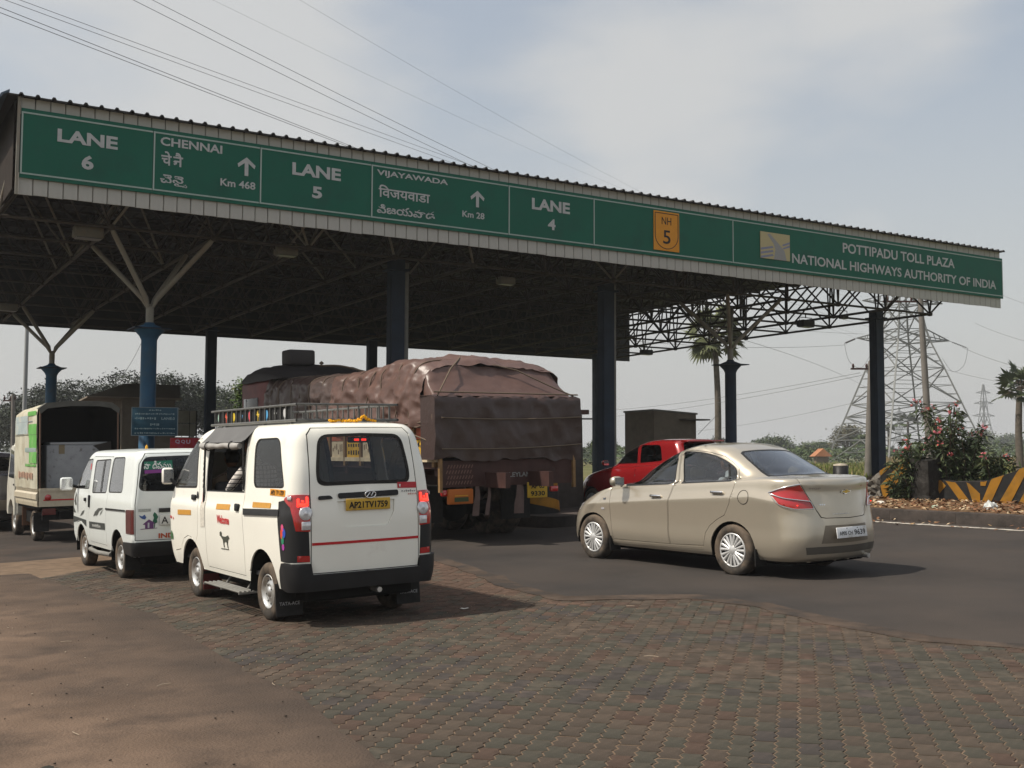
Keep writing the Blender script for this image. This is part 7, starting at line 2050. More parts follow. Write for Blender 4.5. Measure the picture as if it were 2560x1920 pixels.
mb.build('lettering', mat('notice_lettering', (.20, .27, .28), .6), NB, fix=False)
lb = at(313, 993, 40)
lbm = Matrix.Translation((lb.x, lb.y, .27)) @ Matrix.Rotation(radians(26), 4, 'Z')
LB = thing('roadside_cabin', 'beige roadside cabin with a dark slab parapet behind the blue notice board', 'cabin', lbm)
M_LB = mat('beige_cabin_wall', (.17, .145, .115), .9, var=.12, vscale=2, dirt=(.11, .09, .075), dscale=1.2, dlo=.5, dhi=.8)
mb = MB(); mb.prism([(-.1, 0), (1.75, 0), (1.75, 3.45), (-.1, 3.45)], 'y', 0, 3.0); mb.build('wall', M_LB, LB)
mb = MB(); mb.prism([(-1.3, 3.46), (1.9, 3.46), (1.9, 3.95), (0, 3.95)], 'y', -.15, 3.1); mb.build('parapet', mat('dark_parapet', (.062, .057, .05), .9, var=.3, vscale=1.6), LB)
mb = MB(); mb.prism([(-1.32, 3.40), (-1.32, 3.455), (1.95, 3.455), (1.95, 3.40)], 'y', -.3, 3.2); mb.build('roof_slab', M_PLAS, LB)
mb = MB(); mb.tube([(.95 + .14 * cos(t), -.02, 2.95 + .2 * sin(t)) for t in [2 * pi * k / 20 for k in range(21)]], .03, 6, 0, False); mb.build('wall_ring', M_BLK, LB)
wp = at(468, 1023, 38.5)
WP = thing('panel_screen', 'grid of weathered beige panels standing right of the roadside cabin', 'panel screen', Matrix.Translation((wp.x, wp.y, .27)) @ Matrix.Rotation(radians(14), 4, 'Z'))
for i in range(2):
    for k in range(4):
        mb = MB(); w = (.48, .20)[i]; mb.rbox((-.16 + (.36 if i else 0), 0, 2.70 - .46 * k), (w, .05, .42), .01); mb.build('panel', mat('weathered_panel', (.17, .165, .13), .9, var=.2, vscale=4), WP)
mb = MB(); [mb.box((x, .05, 1.45), (.05, .05, 2.95)) for x in (-.42, .09, .32)]; mb.build('frame', M_BLK, WP)
mb = MB(); mb.box((-.35, .3, .9), (2.2, .05, 1.8)); mb.build('low_wall', M_LB, WP)
rs = at(462, 1122, 33); RSg = thing('shop_sign', 'red shop sign with pale lettering above the small white van', 'sign', Matrix.Translation((rs.x, rs.y, 0)) @ Matrix.Rotation(radians(8), 4, 'Z'))
zr_ = at(462, 1120, 33).z
mb = MB(); mb.rbox((0, 0, zr_), (.86, .05, .60), .01); mb.build('board', mat('shop_red', (.42, .025, .03), .6, var=.12, dirt=(.40, .05, .14), dscale=3), RSg)
mb = MB(); put_text(mb, 'ಅಲ', T(-.10, -.028, zr_ + .19) @ XZ, fit=(.01, .01)) if False else None
put_text(mb, 'Q', T(-.21, -.028, zr_ + .185) @ XZ, fit=(.14, .13), bold=.04); put_text(mb, 'Q', T(-.05, -.028, zr_ + .185) @ XZ, fit=(.12, .12), bold=.04); put_text(mb, 'U', T(.10, -.028, zr_ + .185) @ XZ, fit=(.12, .12), bold=.04)
mb.box((-.06, -.028, zr_ - .03), (.5, .004, .03)); mb.box((.03, -.028, zr_ - .15), (.5, .004, .07)); mb.build('lettering', mat('pale_violet_lettering', (.55, .42, .55), .6), RSg, fix=False)
mb = MB(); mb.box((0, .06, zr_ / 2), (.08, .06, zr_)); mb.build('post', M_PIPE, RSg)

# ------------------------------------------------------------------ poles and wires
M_CONC = mat('grey_concrete_pole', (.17, .155, .14), .9, var=.2, vscale=2)
M_WIRE = mat('dark_wire', (.11, .11, .11), .6)
def pole(name, label, cat, p0, p1, r0, r1, m=M_CONC, extra=None):
    t = thing(name, label, cat, Matrix.Translation(p0)); mb = MB(); d = Vector(p1) - Vector(p0)
    mb.tube([(0, 0, -.3), d * .5, d], [r0, (r0 + r1) / 2, r1], 10); mb.build('pole', m, t)
    if extra: extra(t, d)
    return t
def arm_(w):
    def f(t, d):
        mb = MB(); mb.box(d + Vector((-w * .35, 0, -.35)), (w, .07, .08)); mb.build('cross_arm', M_TRKD, t)
        for x in (-.75, -.2, .2): mb = MB(); mb.lathe([(.03, 0), (.06, .05), (.05, .14), (.02, .2), (0, .2)], 8, Matrix.Translation(d + Vector((x * w, 0, -.31)))); mb.build('insulator', M_TRKD, t)
    return f
pa0 = on_ground(2327, 50); pole('electric_pole', 'leaning grey concrete pole right of the right-hand canopy column', 'pole', pa0, at(2300, 735, 50), .17, .12, M_CONC, arm_(2.0))
pb0 = on_ground(2168, 50); pole('electric_pole', 'shorter grey pole with insulator arm just left of the right-hand canopy column', 'pole', pb0, at(2178, 903, 50), .17, .13, M_CONC, arm_(1.1))
def lamp_head(t, d):
    mb = MB(); mb.tube([d, d + Vector((.25, 0, .25)), d + Vector((.9, 0, .35))], .035, 6); mb.rbox(d + Vector((1.1, 0, .33)), (.6, .22, .12), .04); mb.build('lamp_head', M_PIPE, t)
l0 = on_ground(58, 46); lp = at(70, 740, 46); pole('street_lamp', 'tall pale grey lamp post behind the canopy at the left edge', 'street lamp', l0, (lp.x, lp.y, 9.2), .10, .07, mat('galvanised_post', (.30, .31, .31), .5), lamp_head)
q0 = on_ground(34, 58); pole('electric_pole', 'thin dark pole with insulators at the far left behind the pickup', 'pole', q0, at(33, 985, 58), .12, .09, M_CONC, arm_(.6))
def wire(name, label, p0, p1, sag, r=.014, group='overhead wires', n=14):
    mb = MB(); pts = []
    for k in range(n + 1):
        t = k / n; p = Vector(p0).lerp(Vector(p1), t); p.z -= sag * 4 * t * (1 - t); pts.append(p)
    mb.tube(pts, r, 5); return tag(mb.build(name, M_WIRE, None), label, 'wire', group)

# ------------------------------------------------------------------ lattice pylons
M_GALV = mat('grey_galvanised_lattice', (.17, .175, .17), .6, metal=.2)
def pylon(name, label, loc, rz, prof, arms, th, M=None, sub=True):
    t = thing(name, label, 'pylon', Matrix.Translation(loc) @ Matrix.Rotation(rz, 4, 'Z'))
    zs = [p[0] for p in prof]
    def hw(z): return interp(z, prof) / 2
    cs = [(-1, -1), (1, -1), (1, 1), (-1, 1)]
    for c in cs:
        mb = MB()
        for z0, z1 in zip(zs, zs[1:]): mb.bar((c[0] * hw(z0), c[1] * hw(z0), z0), (c[0] * hw(z1), c[1] * hw(z1), z1), th * 1.5)
        mb.build('leg', M_GALV, t)
    for i, (z0, z1) in enumerate(zip(zs, zs[1:])):
        for k in range(4):
            a, b = cs[k], cs[(k + 1) % 4]; mb = MB()
            A0 = Vector((a[0] * hw(z0), a[1] * hw(z0), z0)); B0 = Vector((b[0] * hw(z0), b[1] * hw(z0), z0)); A1 = Vector((a[0] * hw(z1), a[1] * hw(z1), z1)); B1 = Vector((b[0] * hw(z1), b[1] * hw(z1), z1))
            mb.bar(A1, B1, th * .8)
            if i == 0:
                mid = (A1 + B1) / 2; mb.bar(A0, mid, th); mb.bar(B0, mid, th); mb.bar(A0.lerp(A1, .5), A0.lerp(mid, .5), th * .6); mb.bar(B0.lerp(B1, .5), B0.lerp(mid, .5), th * .6)
                mb.bar(A0.lerp(A1, .5), B0.lerp(B1, .5), th * .6)
            else:
                mb.bar(A0, B1, th); mb.bar(B0, A1, th)
                if sub and (z1 - z0) > 3:
                    c = (A0 + B1 + B0 + A1) / 4
                    for s in (.25, .5, .75):
                        L_ = A0.lerp(A1, s); mb.bar(L_, (A0.lerp(B1, s) if s < .5 else B0.lerp(A1, s)), th * .55); R_ = B0.lerp(B1, s); mb.bar(R_, (B0.lerp(A1, s) if s < .5 else A0.lerp(B1, s)), th * .55)
            mb.build('brace', M_GALV, t)
    for z, span in arms:
        for sx in (-1, 1):
            mb = MB(); h = hw(z); tip = Vector((sx * span / 2, 0, z + .3))
            for sy in (-1, 1):
                mb.bar((sx * h, sy * h, z), tip, th); mb.bar((sx * hw(z + 1.6), sy * hw(z + 1.6), z + 1.6), tip, th)
                for s in (.3, .55, .8):
                    a = Vector((sx * h, sy * h, z)).lerp(tip, s); b = Vector((sx * hw(z + 1.6), sy * hw(z + 1.6), z + 1.6)).lerp(tip, s); mb.bar(a, b, th * .6)
            for s in (.3, .55, .8): mb.bar(Vector((sx * h, -h, z)).lerp(tip, s), Vector((sx * h, h, z)).lerp(tip, s), th * .6)
            mb.build('cross_arm', M_GALV, t)
    return t
PY = Vector((54.2, 152, .6)); PR = radians(14)
PROF = [(0, 15.4), (3.4, 13.6), (6.6, 11.5), (8.4, 10.4), (13.2, 7.4), (17.0, 4.9), (18.6, 4.2), (22, 3.2), (24, 2.7), (27.5, 2.0), (31.2, .4)]
pylon('transmission_pylon', 'big steel lattice pylon standing behind the right end of the canopy', PY, PR, PROF, [(17.0, 14.4), (22.2, 12.5), (27, 10)], .13)
def arm_tip(z, span, sx): return PY + Matrix.Rotation(PR, 3, 'Z') @ Vector((sx * span / 2, 0, z + .3))
# insulator strings at the lower arm tips
for sx, d, lab in ((-1, Vector((-2.2, -1.5, -.9)), 'dark insulator string at the left lower arm of the big pylon'), (1, Vector((2.6, 0, -1.0)), 'dark insulator string at the right lower arm of the big pylon')):
    tp = arm_tip(17.0, 14.4, sx); mb = MB(); mb.tube([tp, tp + d], .03, 6)
    for k in range(9): mb.lathe([(0, -.03), (.13, -.02), (.13, .02), (0, .03)], 8, Matrix.Translation(tp + d * (.2 + .75 * k / 9)) @ d.to_track_quat('Z', 'Y').to_matrix().to_4x4())
    tag(mb.build('insulator_string', mat('dark_insulator', (.03, .025, .022), .4), None), lab, 'insulator')
    mb = MB(); q = tp + d; mb.tube(smooth_path([q, q + Vector((-.6 * sx * 1, 0, -2.4)), q + Vector((-2.2 * sx, 0, -3.3)), q + Vector((-3.6 * sx, 0, -1.4))], 5), .025, 4); tag(mb.build('jumper_loop', M_WIRE, None), 'slack jumper wire looping below the ' + ('left' if sx < 0 else 'right') + ' arm of the big pylon', 'wire')
hz_prof = [(0, 12), (8, 9), (18, 5), (26, 3), (34, 2), (42, .5)]
for px, Y, lab in ((2462, 620, 'faint hazy pylon far beyond the fields at the right'), (2250, 900, 'very faint distant pylon seen between the legs of the big pylon')):
    p = at(px, 1130, Y); pylon('transmission_pylon', lab, Vector((p.x, Y, .6)), .3, hz_prof, [(24, 15), (31, 13), (37, 10)], .22, sub=False)
W1 = [((0, -10), 30.0, (-1, 17.0, 14.4), 'lower left'), ((0, 4), 31.0, (-1, 17.0, 14.4), ''), ((95, -10), 34, (-1, 22.2, 12.5), ''), ((128, -10), 35, (-1, 22.2, 12.5), ''), ((600, -12), 42, (1, 17.0, 14.4), ''), ((640, -12), 42.6, (1, 17.0, 14.4), ''), ((950, -12), 52, (1, 22.2, 12.5), ''), ((730, -12), 47, (-1, 27, 10), '')]
LBL = ['lowest of the power lines crossing the upper left of the sky', 'second power line from below in the upper left of the sky', 'third power line from below at the upper left', 'uppermost of the four power lines at the upper left', 'lower line of the twin wires crossing the middle of the sky', 'upper line of the twin wires crossing the middle of the sky', 'faint thin wire crossing the blue sky right of centre', 'faint thin wire just right of the twin wires']
for k, ((px, py), Y, arm, _) in enumerate(W1):
    p0 = at(px, py, Y); p1 = arm_tip(arm[1], arm[2], arm[0]) + Vector((0, 0, (.5 if k % 2 else 0)))
    d = (p0 - p1); p00 = p0 + d * .25
    wire('power_line', LBL[k], p00, p1, (.5, .5, .8, .8, 3.6, 3.6, 4.0, 3.0)[k], (.010, .010, .009, .009, .010, .010, .005, .004)[k], 'overhead power lines', 26)
def sky_wire(pa, Ya, pb, Yb, sag, label, r=.016): wire('power_line', label, at(*pa, Ya), at(*pb, Yb), sag, r, 'overhead power lines')
sky_wire((2438, 808), 151, (2700, 880), 110, .5, 'wire leaving the pylon to the right below the canopy corner', .02)
sky_wire((2405, 868), 151, (2700, 946), 110, .6, 'wire leaving the right pylon arm, middle of three', .025)
sky_wire((2300, 905), 151, (2700, 985), 120, .5, 'lowest wire leaving the pylon to the right', .018)
sky_wire((2500, 735), 151, (2700, 790), 120, .4, 'topmost wire right of the long green board', .018)
sky_wire((2118, 862), 151, (1560, 850), 125, .6, 'wire running left from the left pylon arm under the canopy frame', .022)
sky_wire((2160, 835), 151, (1500, 770), 125, .5, 'upper wire running left behind the open canopy frame', .018)
sky_wire((2150, 932), 50, (1420, 1030), 95, .4, 'thin wire from the short pole towards the lorry', .009)
sky_wire((2155, 938), 50, (1420, 1048), 95, .4, 'second thin wire from the short pole towards the lorry', .009)
sky_wire((1860, 850), 60, (2165, 968), 120, -.3, 'slack wire slanting down right under the canopy frame', .012)
sky_wire((2130, 1008), 120, (1740, 1078), 150, .3, 'faint wire low over the trees behind the saloon', .016)
sky_wire((362, 838), 60, (290, 955), 60, .3, 'thin wire slanting down to the roadside cabin roof', .012)
sky_wire((1745, 1086), 36, (1800, 1030), 36, 0, 'thin stay wire rising from the plastered cabin', .008)

# ------------------------------------------------------------------ trees and plants
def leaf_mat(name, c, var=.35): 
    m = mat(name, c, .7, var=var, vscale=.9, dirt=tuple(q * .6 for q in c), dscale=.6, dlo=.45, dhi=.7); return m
M_BARK = mat('brown_bark', (.075, .055, .04), .95, var=.3, vscale=6, bump=.6, bscale=20)
def blob_tree(name, label, base, h, crown, nclump, leaves, ls, mats, seed, trunk_r=.25, flat=1.0, limbs=6, group=None, clear=.35, cat='tree', shell=.55):
    """tapered trunk and limbs; crown of many small leaf clumps spread through lumpy lobes"""
    rd = random.Random(seed); t = thing(name, label, cat, Matrix.Translation(base), group)
    rx, ry, rz = crown; cz = h - rz
    mb = MB(); mb.tube(smooth_path([(0, 0, -.3), (rd.uniform(-.1, .1) * rx * .3, 0, h * clear * .6), (rd.uniform(-.1, .1) * rx, 0, cz)], 4), [trunk_r * (1 - .5 * k / 8) for k in range(9)], 8); mb.build('trunk', M_BARK, t)
    lobes = []
    for k in range(limbs):
        a = 2 * pi * k / limbs + rd.uniform(-.4, .4); rr = rd.uniform(.35, .72)
        lobes.append(Vector((cos(a) * rx * rr, sin(a) * ry * rr, cz + rz * rd.uniform(-.25, .55) * flat)))
    lobes.append(Vector((0, 0, cz + rz * .45)))
    mb = MB()
    for q in lobes: mb.tube(smooth_path([(0, 0, h * clear), (q.x * .4, q.y * .4, lerp(h * clear, q.z, .6)), tuple(q)], 3), [trunk_r * .5 * (1 - .8 * k / 6) for k in range(7)], 6)
    mb.build('limb', M_BARK, t)
    mb = MB(); lr = min(rx, ry) * .55
    for k in range(nclump):
        q = rd.choice(lobes); u = Vector((rd.gauss(0, 1), rd.gauss(0, 1), rd.gauss(0, 1))).normalized() * (rd.random() ** shell)
        c = q + Vector((u.x * lr * rx / min(rx, ry), u.y * lr, u.z * rz * .5))
        if c.z < cz - rz * .75 * flat and rd.random() < .8: continue
        cr = ls * rd.uniform(1.2, 2.6); mi = rd.choices(range(len(mats)), [3, 2, 1][:len(mats)])[0]
        for j in range(leaves):
            o = c + Vector((rd.gauss(0, cr), rd.gauss(0, cr), rd.gauss(0, cr * .55)))
            d = Vector((rd.gauss(0, 1), rd.gauss(0, 1), rd.gauss(0, .5))).normalized() * ls * rd.uniform(.6, 1.2)
            s = d.cross(Vector((rd.gauss(0, .6), rd.gauss(0, .6), 1))).normalized() * ls * rd.uniform(.35, .6)
            mb.add([o - d, o + s, o + d, o - s], [(0, 1, 2, 3)], mi)
    mb.build('crown', mats, t, fix=False); return t
G_DARK = [leaf_mat('dark_rain_tree_leaf', (.015, .023, .010)), leaf_mat('mid_rain_tree_leaf', (.021, .031, .013)), leaf_mat('darkest_rain_tree_leaf', (.010, .015, .007))]  # three leaf tones, mixed at random through the crown
G_MID = [leaf_mat('mid_green_leaf', (.060, .092, .030)), leaf_mat('olive_leaf', (.085, .105, .038)), leaf_mat('deep_leaf', (.035, .06, .02))]
G_PALE = [leaf_mat('dusty_pale_leaf', (.135, .125, .070)), leaf_mat('grey_green_leaf', (.10, .105, .062)), leaf_mat('brown_leaf', (.12, .09, .05))]
G_BRIGHT = [leaf_mat('bright_leaf', (.09, .15, .03)), leaf_mat('bright_leaf_deep', (.06, .11, .02)), leaf_mat('yellow_leaf', (.15, .17, .04))]
def tree_at(px, Y, top, halfw, name, label, mats, seed, **k):
    p = on_ground(px, Y); tz = at(px, top, Y).z; h = tz - p.z; rx = halfw * Y / CAM_F
    return blob_tree(name, label, p, h, (rx, rx * .9, k.pop('rz', h * .36)), k.pop('n', 320), k.pop('lv', 16), k.pop('ls', .24), mats, seed, **k)
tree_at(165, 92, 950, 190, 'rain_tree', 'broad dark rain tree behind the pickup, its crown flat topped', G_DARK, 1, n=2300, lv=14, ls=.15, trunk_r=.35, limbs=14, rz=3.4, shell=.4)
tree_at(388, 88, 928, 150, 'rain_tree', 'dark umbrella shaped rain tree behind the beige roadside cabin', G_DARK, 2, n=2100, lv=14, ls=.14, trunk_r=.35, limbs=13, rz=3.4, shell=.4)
tree_at(480, 96, 965, 60, 'rain_tree', 'lower dark tree with sky gaps between the two blue columns', G_DARK, 12, n=420, lv=12, ls=.16, trunk_r=.2, limbs=6)
tree_at(-20, 100, 1035, 90, 'rain_tree', 'dark low tree at the left edge of the picture', G_DARK, 3, n=600, lv=14, ls=.17, limbs=8)
tree_at(575, 130, 962, 62, 'leafy_tree', 'hazy green tree between the dark column and the lorry cab', G_MID, 4, n=520, lv=12, ls=.20, limbs=6)
tree_at(612, 47, 942, 26, 'leafy_tree', 'small bright green tree touching the front of the lorry load', G_BRIGHT, 5, n=150, lv=12, ls=.085, trunk_r=.07, limbs=6, rz=1.1)
far = [(1945, 230, 1092, 34, G_MID, 'round green tree far behind the saloon roof'), (1905, 240, 1098, 26, G_MID, 'smaller green tree at the left of the far tree row'), (2015, 260, 1108, 40, G_MID, 'low spreading tree in the far row behind the saloon'), (2060, 250, 1105, 30, G_MID, 'low green tree left of the pale dusty tree'),
       (2120, 190, 1062, 48, G_PALE, 'pale dusty tree left of the right-hand canopy column'), (2165, 175, 1085, 34, G_MID, 'dark palm-like tree right of the pale dusty tree'), (2455, 420, 1076, 36, G_MID, 'hazy grey tree beneath the faint distant pylon'), (2520, 400, 1084, 34, G_MID, 'hazy grey tree at the right, beside the first'), (2560, 330, 1100, 30, G_MID, 'low tree at the right edge of the horizon'),
       (1505, 120, 1090, 30, G_MID, 'dark green tree just left of the plastered cabin'), (1300, 160, 1096, 60, G_MID, 'low trees seen behind the booth right of the lorry'), (1800, 300, 1095, 14, G_DARK, 'small dark tree beside the palm stem')]
for k, (px, Y, top, hw_, ms, lab) in enumerate(far):
    tree_at(px, Y, top, hw_, 'field_tree', lab, ms, 40 + k, n=330, lv=11, ls=.27 * Y / 220, trunk_r=.25, limbs=9, group='trees beyond the field', shell=.5, clear=.25)
# hedge and scrub along the far side of the field
mb = MB(); rd = random.Random(21)
for k in range(15000):
    px = rd.uniform(1250, 2900); Y = rd.uniform(150, 215); p = at(px, 1130, Y); h = 2.2 + 1.6 * mnoise.noise(Vector((px * .012, Y * .02, 0))) + (1.0 if px > 2280 else 0)
    o = Vector((p.x, Y, .6 + h * rd.random() ** .6)); ls = .32 * rd.uniform(.6, 1.4)
    d = Vector((rd.gauss(0, 1), rd.gauss(0, 1), rd.gauss(0, .5))).normalized() * ls; s = d.cross(Vector((rd.gauss(0, .6), rd.gauss(0, .6), 1))).normalized() * ls * .5
    mb.add([o - d, o + s, o + d, o - s], [(0, 1, 2, 3)], 0 if rd.random() < .6 else rd.choice([1, 2]))
tag(mb.build('scrub', G_MID, None, fix=False), kind='stuff')
mb = MB()
for k in range(9000):
    px = rd.uniform(-600, 1500); Y = rd.uniform(105, 150); p = at(px, 1130, Y); h = 2.6 + 1.4 * mnoise.noise(Vector((px * .012, Y * .02, 5)))
    o = Vector((p.x, Y, .3 + h * rd.random() ** .6)); ls = .28 * rd.uniform(.6, 1.4)
    d = Vector((rd.gauss(0, 1), rd.gauss(0, 1), rd.gauss(0, .5))).normalized() * ls; s = d.cross(Vector((rd.gauss(0, .6), rd.gauss(0, .6), 1))).normalized() * ls * .5
    mb.add([o - d, o + s, o + d, o - s], [(0, 1, 2, 3)], rd.choice([0, 1, 2]))
tag(mb.build('roadside_scrub', G_DARK, None, fix=False), kind='stuff')
# far horizon woods
mb = MB()
for k in range(9000):
    a = rd.uniform(-.62, .62); Y = rd.uniform(480, 700); x = Y * a; h = 5 + 3.5 * mnoise.noise(Vector((a * 14, 2, 0)))
    o = Vector((x, Y, .6 + h * rd.random() ** .7)); ls = 1.3 * rd.uniform(.6, 1.4)
    d = Vector((rd.gauss(0, 1), rd.gauss(0, 1), rd.gauss(0, .5))).normalized() * ls; s = d.cross(Vector((rd.gauss(0, .6), rd.gauss(0, .6), 1))).normalized() * ls * .5
    mb.add([o - d, o + s, o + d, o - s], [(0, 1, 2, 3)], rd.choice([0, 1, 2]))
tag(mb.build('horizon_woods', G_MID, None, fix=False), kind='stuff')
# grass of the field and a strip of dry reeds
M_GRASS = [mat('field_grass', (.115, .135, .035), .8, var=.3, vscale=.3), mat('dry_grass', (.26, .20, .10), .9, var=.2, vscale=.4)]
mb = MB()
for k in range(16000):
    Y = 32 + 100 * rd.random() ** 1.8; px = rd.uniform(1780, 2700); p = at(px, 1130, Y); q = Vector((p.x, Y, gz(p.x, Y) - .10))
    a_ = q.x * EV.x + q.y * EV.y
    if a_ < 24: continue
    h = rd.uniform(.12, .30) * (1 + Y / 120); w = .03 + Y * .0006; th = rd.uniform(0, 3.14); s = Vector((cos(th), sin(th), 0)) * w; l = Vector((rd.gauss(0, .1), rd.gauss(0, .1), h))
    mb.add([q - s, q + s, q + l], [(0, 1, 2)], 0 if rd.random() < .82 else 1)
for k in range(5000):
    px = rd.uniform(2180, 2800); Y = rd.uniform(128, 142); p = at(px, 1130, Y); q = Vector((p.x, Y, .55)); h = rd.uniform(.5, 1.3); th = rd.uniform(0, 3.14); s = Vector((cos(th), sin(th), 0)) * .14
    mb.add([q - s, q + s, q + Vector((rd.gauss(0, .2), rd.gauss(0, .2), h))], [(0, 1, 2)], 1)
tag(mb.build('grass', M_GRASS, None, fix=False), kind='stuff')
# palmyra palms
def palm(name, label, px, Y, top, seed, r=1.5, lean=0.0, mats=None, group='palmyra palms', fan=26):
    rd = random.Random(seed); b = on_ground(px, Y); tz = at(px, top, Y).z; h = tz - b.z - r * .6
    t = thing(name, label, 'palm', Matrix.Translation(b), group)
    mb = MB(); mb.tube(smooth_path([(lean * h * .02, 0, -.3), (lean * .3, 0, h * .5), (-lean * .1, 0, h)], 5), [.24 - .008 * k for k in range(11)], 8); mb.build('trunk', mat('grey_palm_trunk', (.10, .085, .07), .95, var=.3, vscale=5), t)
    mb = MB()
    for k in range(fan):
        th = rd.uniform(0, 2 * pi); el = math.asin(rd.uniform(-.75, .98)); d = Vector((cos(th) * cos(el), sin(th) * cos(el), sin(el)))
        top_ = Vector((-lean * .1, 0, h)); c = top_ + d * r * rd.uniform(.38, .62)
        up = d.cross(Vector((rd.gauss(0, .5), rd.gauss(0, .5), 1))).normalized(); nn = d.cross(up)
        mb.tube([top_, c], .018, 4, 1); n = 13
        for j in range(n):
            a0 = (j / (n - 1) - .5) * 3.3; v = d * cos(a0) + up * sin(a0); s = (up * cos(a0) - d * sin(a0)); L_ = r * rd.uniform(.40, .56) * (1 - .25 * abs(a0) / 1.65)
            e = c + v * L_ - Vector((0, 0, .10 * r * rd.random()))
            mb.add([c, c + v * L_ * .55 + s * L_ * .10 + nn * .03, e, c + v * L_ * .55 - s * L_ * .10 + nn * .03], [(0, 1, 2, 3)], 0)
    mb.build('crown', mats or [leaf_mat('palm_leaf', (.060, .080, .035)), M_BARK], t, fix=False); return t
palm('palm_tree', 'tall palmyra palm whose crown shows through the open canopy frame', 1790, 70, 782, 1, 2.2, .5, fan=46, mats=[leaf_mat('pale_palm_leaf', (.12, .135, .065)), M_BARK])
palm('palm_tree', 'dark palmyra palm cut by the right edge of the picture', 2552, 62, 925, 2, 1.75, -.3, fan=34)
palm('palm_tree', 'small far palm framed by the legs of the big pylon', 2271, 170, 1036, 3, 2.0, 0, fan=18)
palm('palm_tree', 'second small far palm near the leaning pole', 2330, 165, 1022, 4, 2.0, .2, fan=18)
palm('palm_tree', 'small far palm partly behind the right-hand column', 2222, 175, 1040, 5, 1.8, .1, fan=16)
# oleanders behind the striped wall
M_OL = [leaf_mat('oleander_leaf', (.060, .085, .035)), leaf_mat('oleander_leaf_pale', (.10, .12, .055)), leaf_mat('oleander_leaf_dark', (.030, .045, .02))]
M_PINK = [mat('pink_petal', (.62, .16, .20), .7, var=.15, vscale=9), mat('coral_petal', (.55, .12, .10), .7)]
def oleander(label, a, b, h, spread, nst, seed, blooms):
    rd = random.Random(seed); t = thing('oleander_bush', label, 'bush', Matrix.Translation(RP(a, b, .1)), 'oleanders on the island')
    st = MB(); lf = MB(); fl = MB()
    for k in range(nst):
        th = rd.uniform(0, 2 * pi); ln = h * rd.uniform(.55, 1.0); sp = spread * rd.uniform(.25, 1.0)
        p = smooth_path([(rd.uniform(-.1, .1), rd.uniform(-.1, .1), 0), (cos(th) * sp * .35, sin(th) * sp * .35, ln * .55), (cos(th) * sp, sin(th) * sp, ln)], 7)
        st.tube(p, [.016 * (1 - .65 * i / (len(p) - 1)) for i in range(len(p))], 5)
        for i, q in enumerate(p):
            if i < 4: continue
            for j in range(rd.randint(4, 8)):
                d = Vector((rd.gauss(0, 1), rd.gauss(0, 1), rd.gauss(.15, .7))).normalized(); L_ = rd.uniform(.12, .24); o = q + d * .02 + Vector((rd.gauss(0, .03), rd.gauss(0, .03), rd.gauss(0, .03)))
                s = d.cross(Vector((rd.gauss(0, .5), rd.gauss(0, .5), 1))).normalized() * L_ * .13; dr = Vector((0, 0, -.25 * L_))
                lf.add([o, o + d * L_ * .5 + s, o + d * L_ + dr, o + d * L_ * .5 - s], [(0, 1, 2, 3)], rd.choices([0, 1, 2], [4, 2, 3])[0])
        if rd.random() < blooms:
            e = Vector(p[-1])
            for j in range(rd.randint(5, 10)):
                c = e + Vector((rd.gauss(0, .05), rd.gauss(0, .05), rd.gauss(.02, .04))); n = Vector((rd.gauss(0, 1), rd.gauss(0, 1), rd.gauss(.4, .6))).normalized(); x = n.orthogonal().normalized(); y = n.cross(x); mi = rd.choices([0, 1], [3, 2])[0]
                for m in range(5):
                    a0 = 2 * pi * m / 5; v = x * cos(a0) + y * sin(a0); w = x * cos(a0 + .5) + y * sin(a0 + .5); u = x * cos(a0 - .5) + y * sin(a0 - .5)
                    fl.add([c, c + u * .022 + n * .008, c + v * .036 + n * .012, c + w * .022 + n * .008], [(0, 1, 2, 3)], mi)
    st.build('stem', M_BARK, t); lf.build('foliage', M_OL, t, fix=False)
    if fl.v: fl.build('flower', M_PINK, t, fix=False)
oleander('tallest pink oleander, growing over the black stump', 21.9, 15.0, 2.3, .75, 20, 1, .55)
oleander('leafy oleander leaning out left over the striped wall', 21.35, 15.5, 1.5, .6, 18, 2, .4)
oleander('pale leaved oleander right of the stump before the green field', 22.0, 14.6, 1.7, .5, 14, 3, .2)
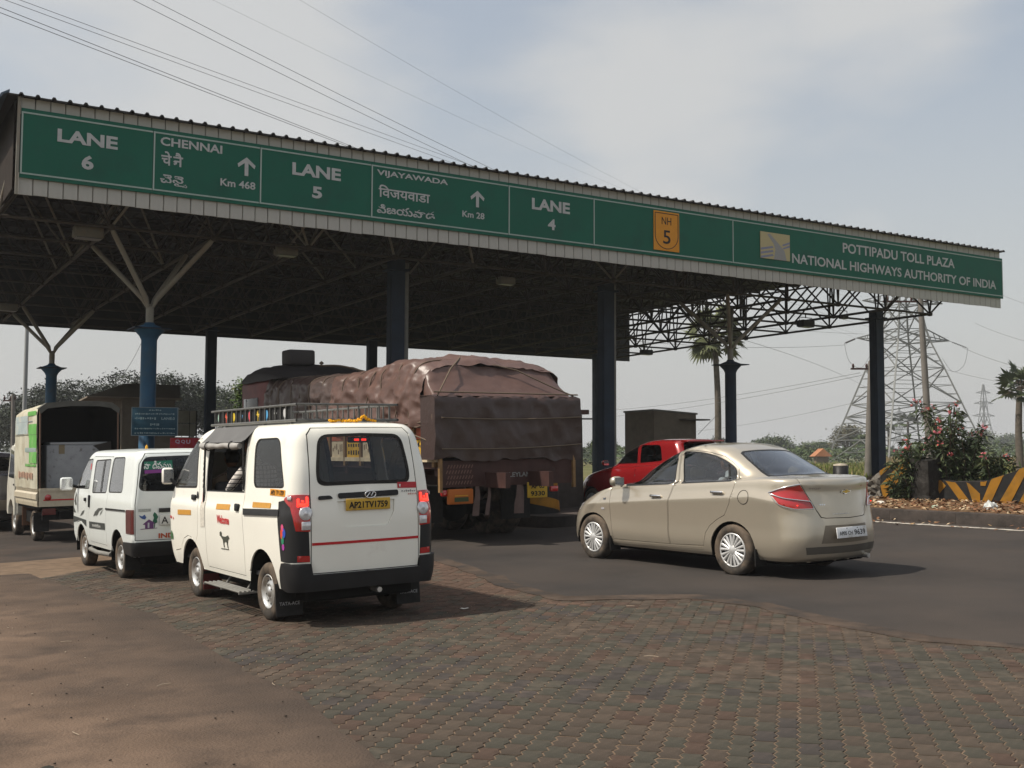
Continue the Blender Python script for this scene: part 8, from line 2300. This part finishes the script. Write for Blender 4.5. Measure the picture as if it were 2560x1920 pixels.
oleander('small oleander shoot hanging low in front of the striped wall', 21.25, 15.8, .62, .25, 7, 4, 0)
oleander('spreading low oleander with drooping leaves above the low wall', 22.2, 14.15, 1.2, .5, 12, 5, .2)
oleander('pink flowered oleander cut by the right edge', 22.2, 12.75, 2.1, .6, 24, 6, .8)
# black drum with a pale lid
DRM = thing('black_drum', 'black drum with a pale top standing behind the boot of the beige saloon', 'drum', Matrix.Translation(RP(20.3, 16.7, .2)))
mb = MB(); mb.lathe([(0, 0), (.17, 0), (.175, .02), (.17, .28), (.178, .29), (.17, .30), (.17, .56), (.178, .57), (.17, .58), (.172, .80), (0, .80)], 22); mb.build('barrel', mat('black_drum_paint', (.012, .012, .012), .5, var=.2), DRM)
mb = MB(); mb.lathe([(.165, .801), (.16, .83), (.09, .85), (0, .86)], 18); mb.build('lid', mat('pale_drum_lid', (.34, .30, .24), .8, var=.3, vscale=8), DRM)
# boom barrier stubs and a hut roof in the trees
tp_ = at(2052, 1128, 140); TR_ = thing('tiled_hut', 'orange tiled hut roof among the trees behind the saloon', 'hut', Matrix.Translation((tp_.x, 140, .5)))
mb = MB(); mb.box((0, 0, .6), (1.5, 1.5, 1.2)); mb.build('wall', M_LB, TR_)
mb = MB(); mb.prism([(-1.15, 1.2), (1.15, 1.2), (0, 2.2)], 'y', -1.2, 1.2); mb.build('roof', mat('orange_tiles', (.36, .16, .08), .8, var=.2), TR_)
# pale thatch/soil bank line at the far edge of the field
# ------------------------------------------------------------------ air
mb = MB(); mb.box((0, 330, 17.6), (1500, 860, 40.4))
hm = bpy.data.materials.new('haze'); hm.use_nodes = True; ht = hm.node_tree
for n in list(ht.nodes): ht.nodes.remove(n)
ho = ht.nodes.new('ShaderNodeOutputMaterial'); hv = ht.nodes.new('ShaderNodeVolumePrincipled')
hv.inputs['Color'].default_value = (0.80, 0.82, 0.84, 1); hv.inputs['Density'].default_value = 0.0007; hv.inputs['Anisotropy'].default_value = 0.2
ht.links.new(hv.outputs[0], ho.inputs['Volume'])
tag(mb.build('haze', hm, None), kind='stuff')
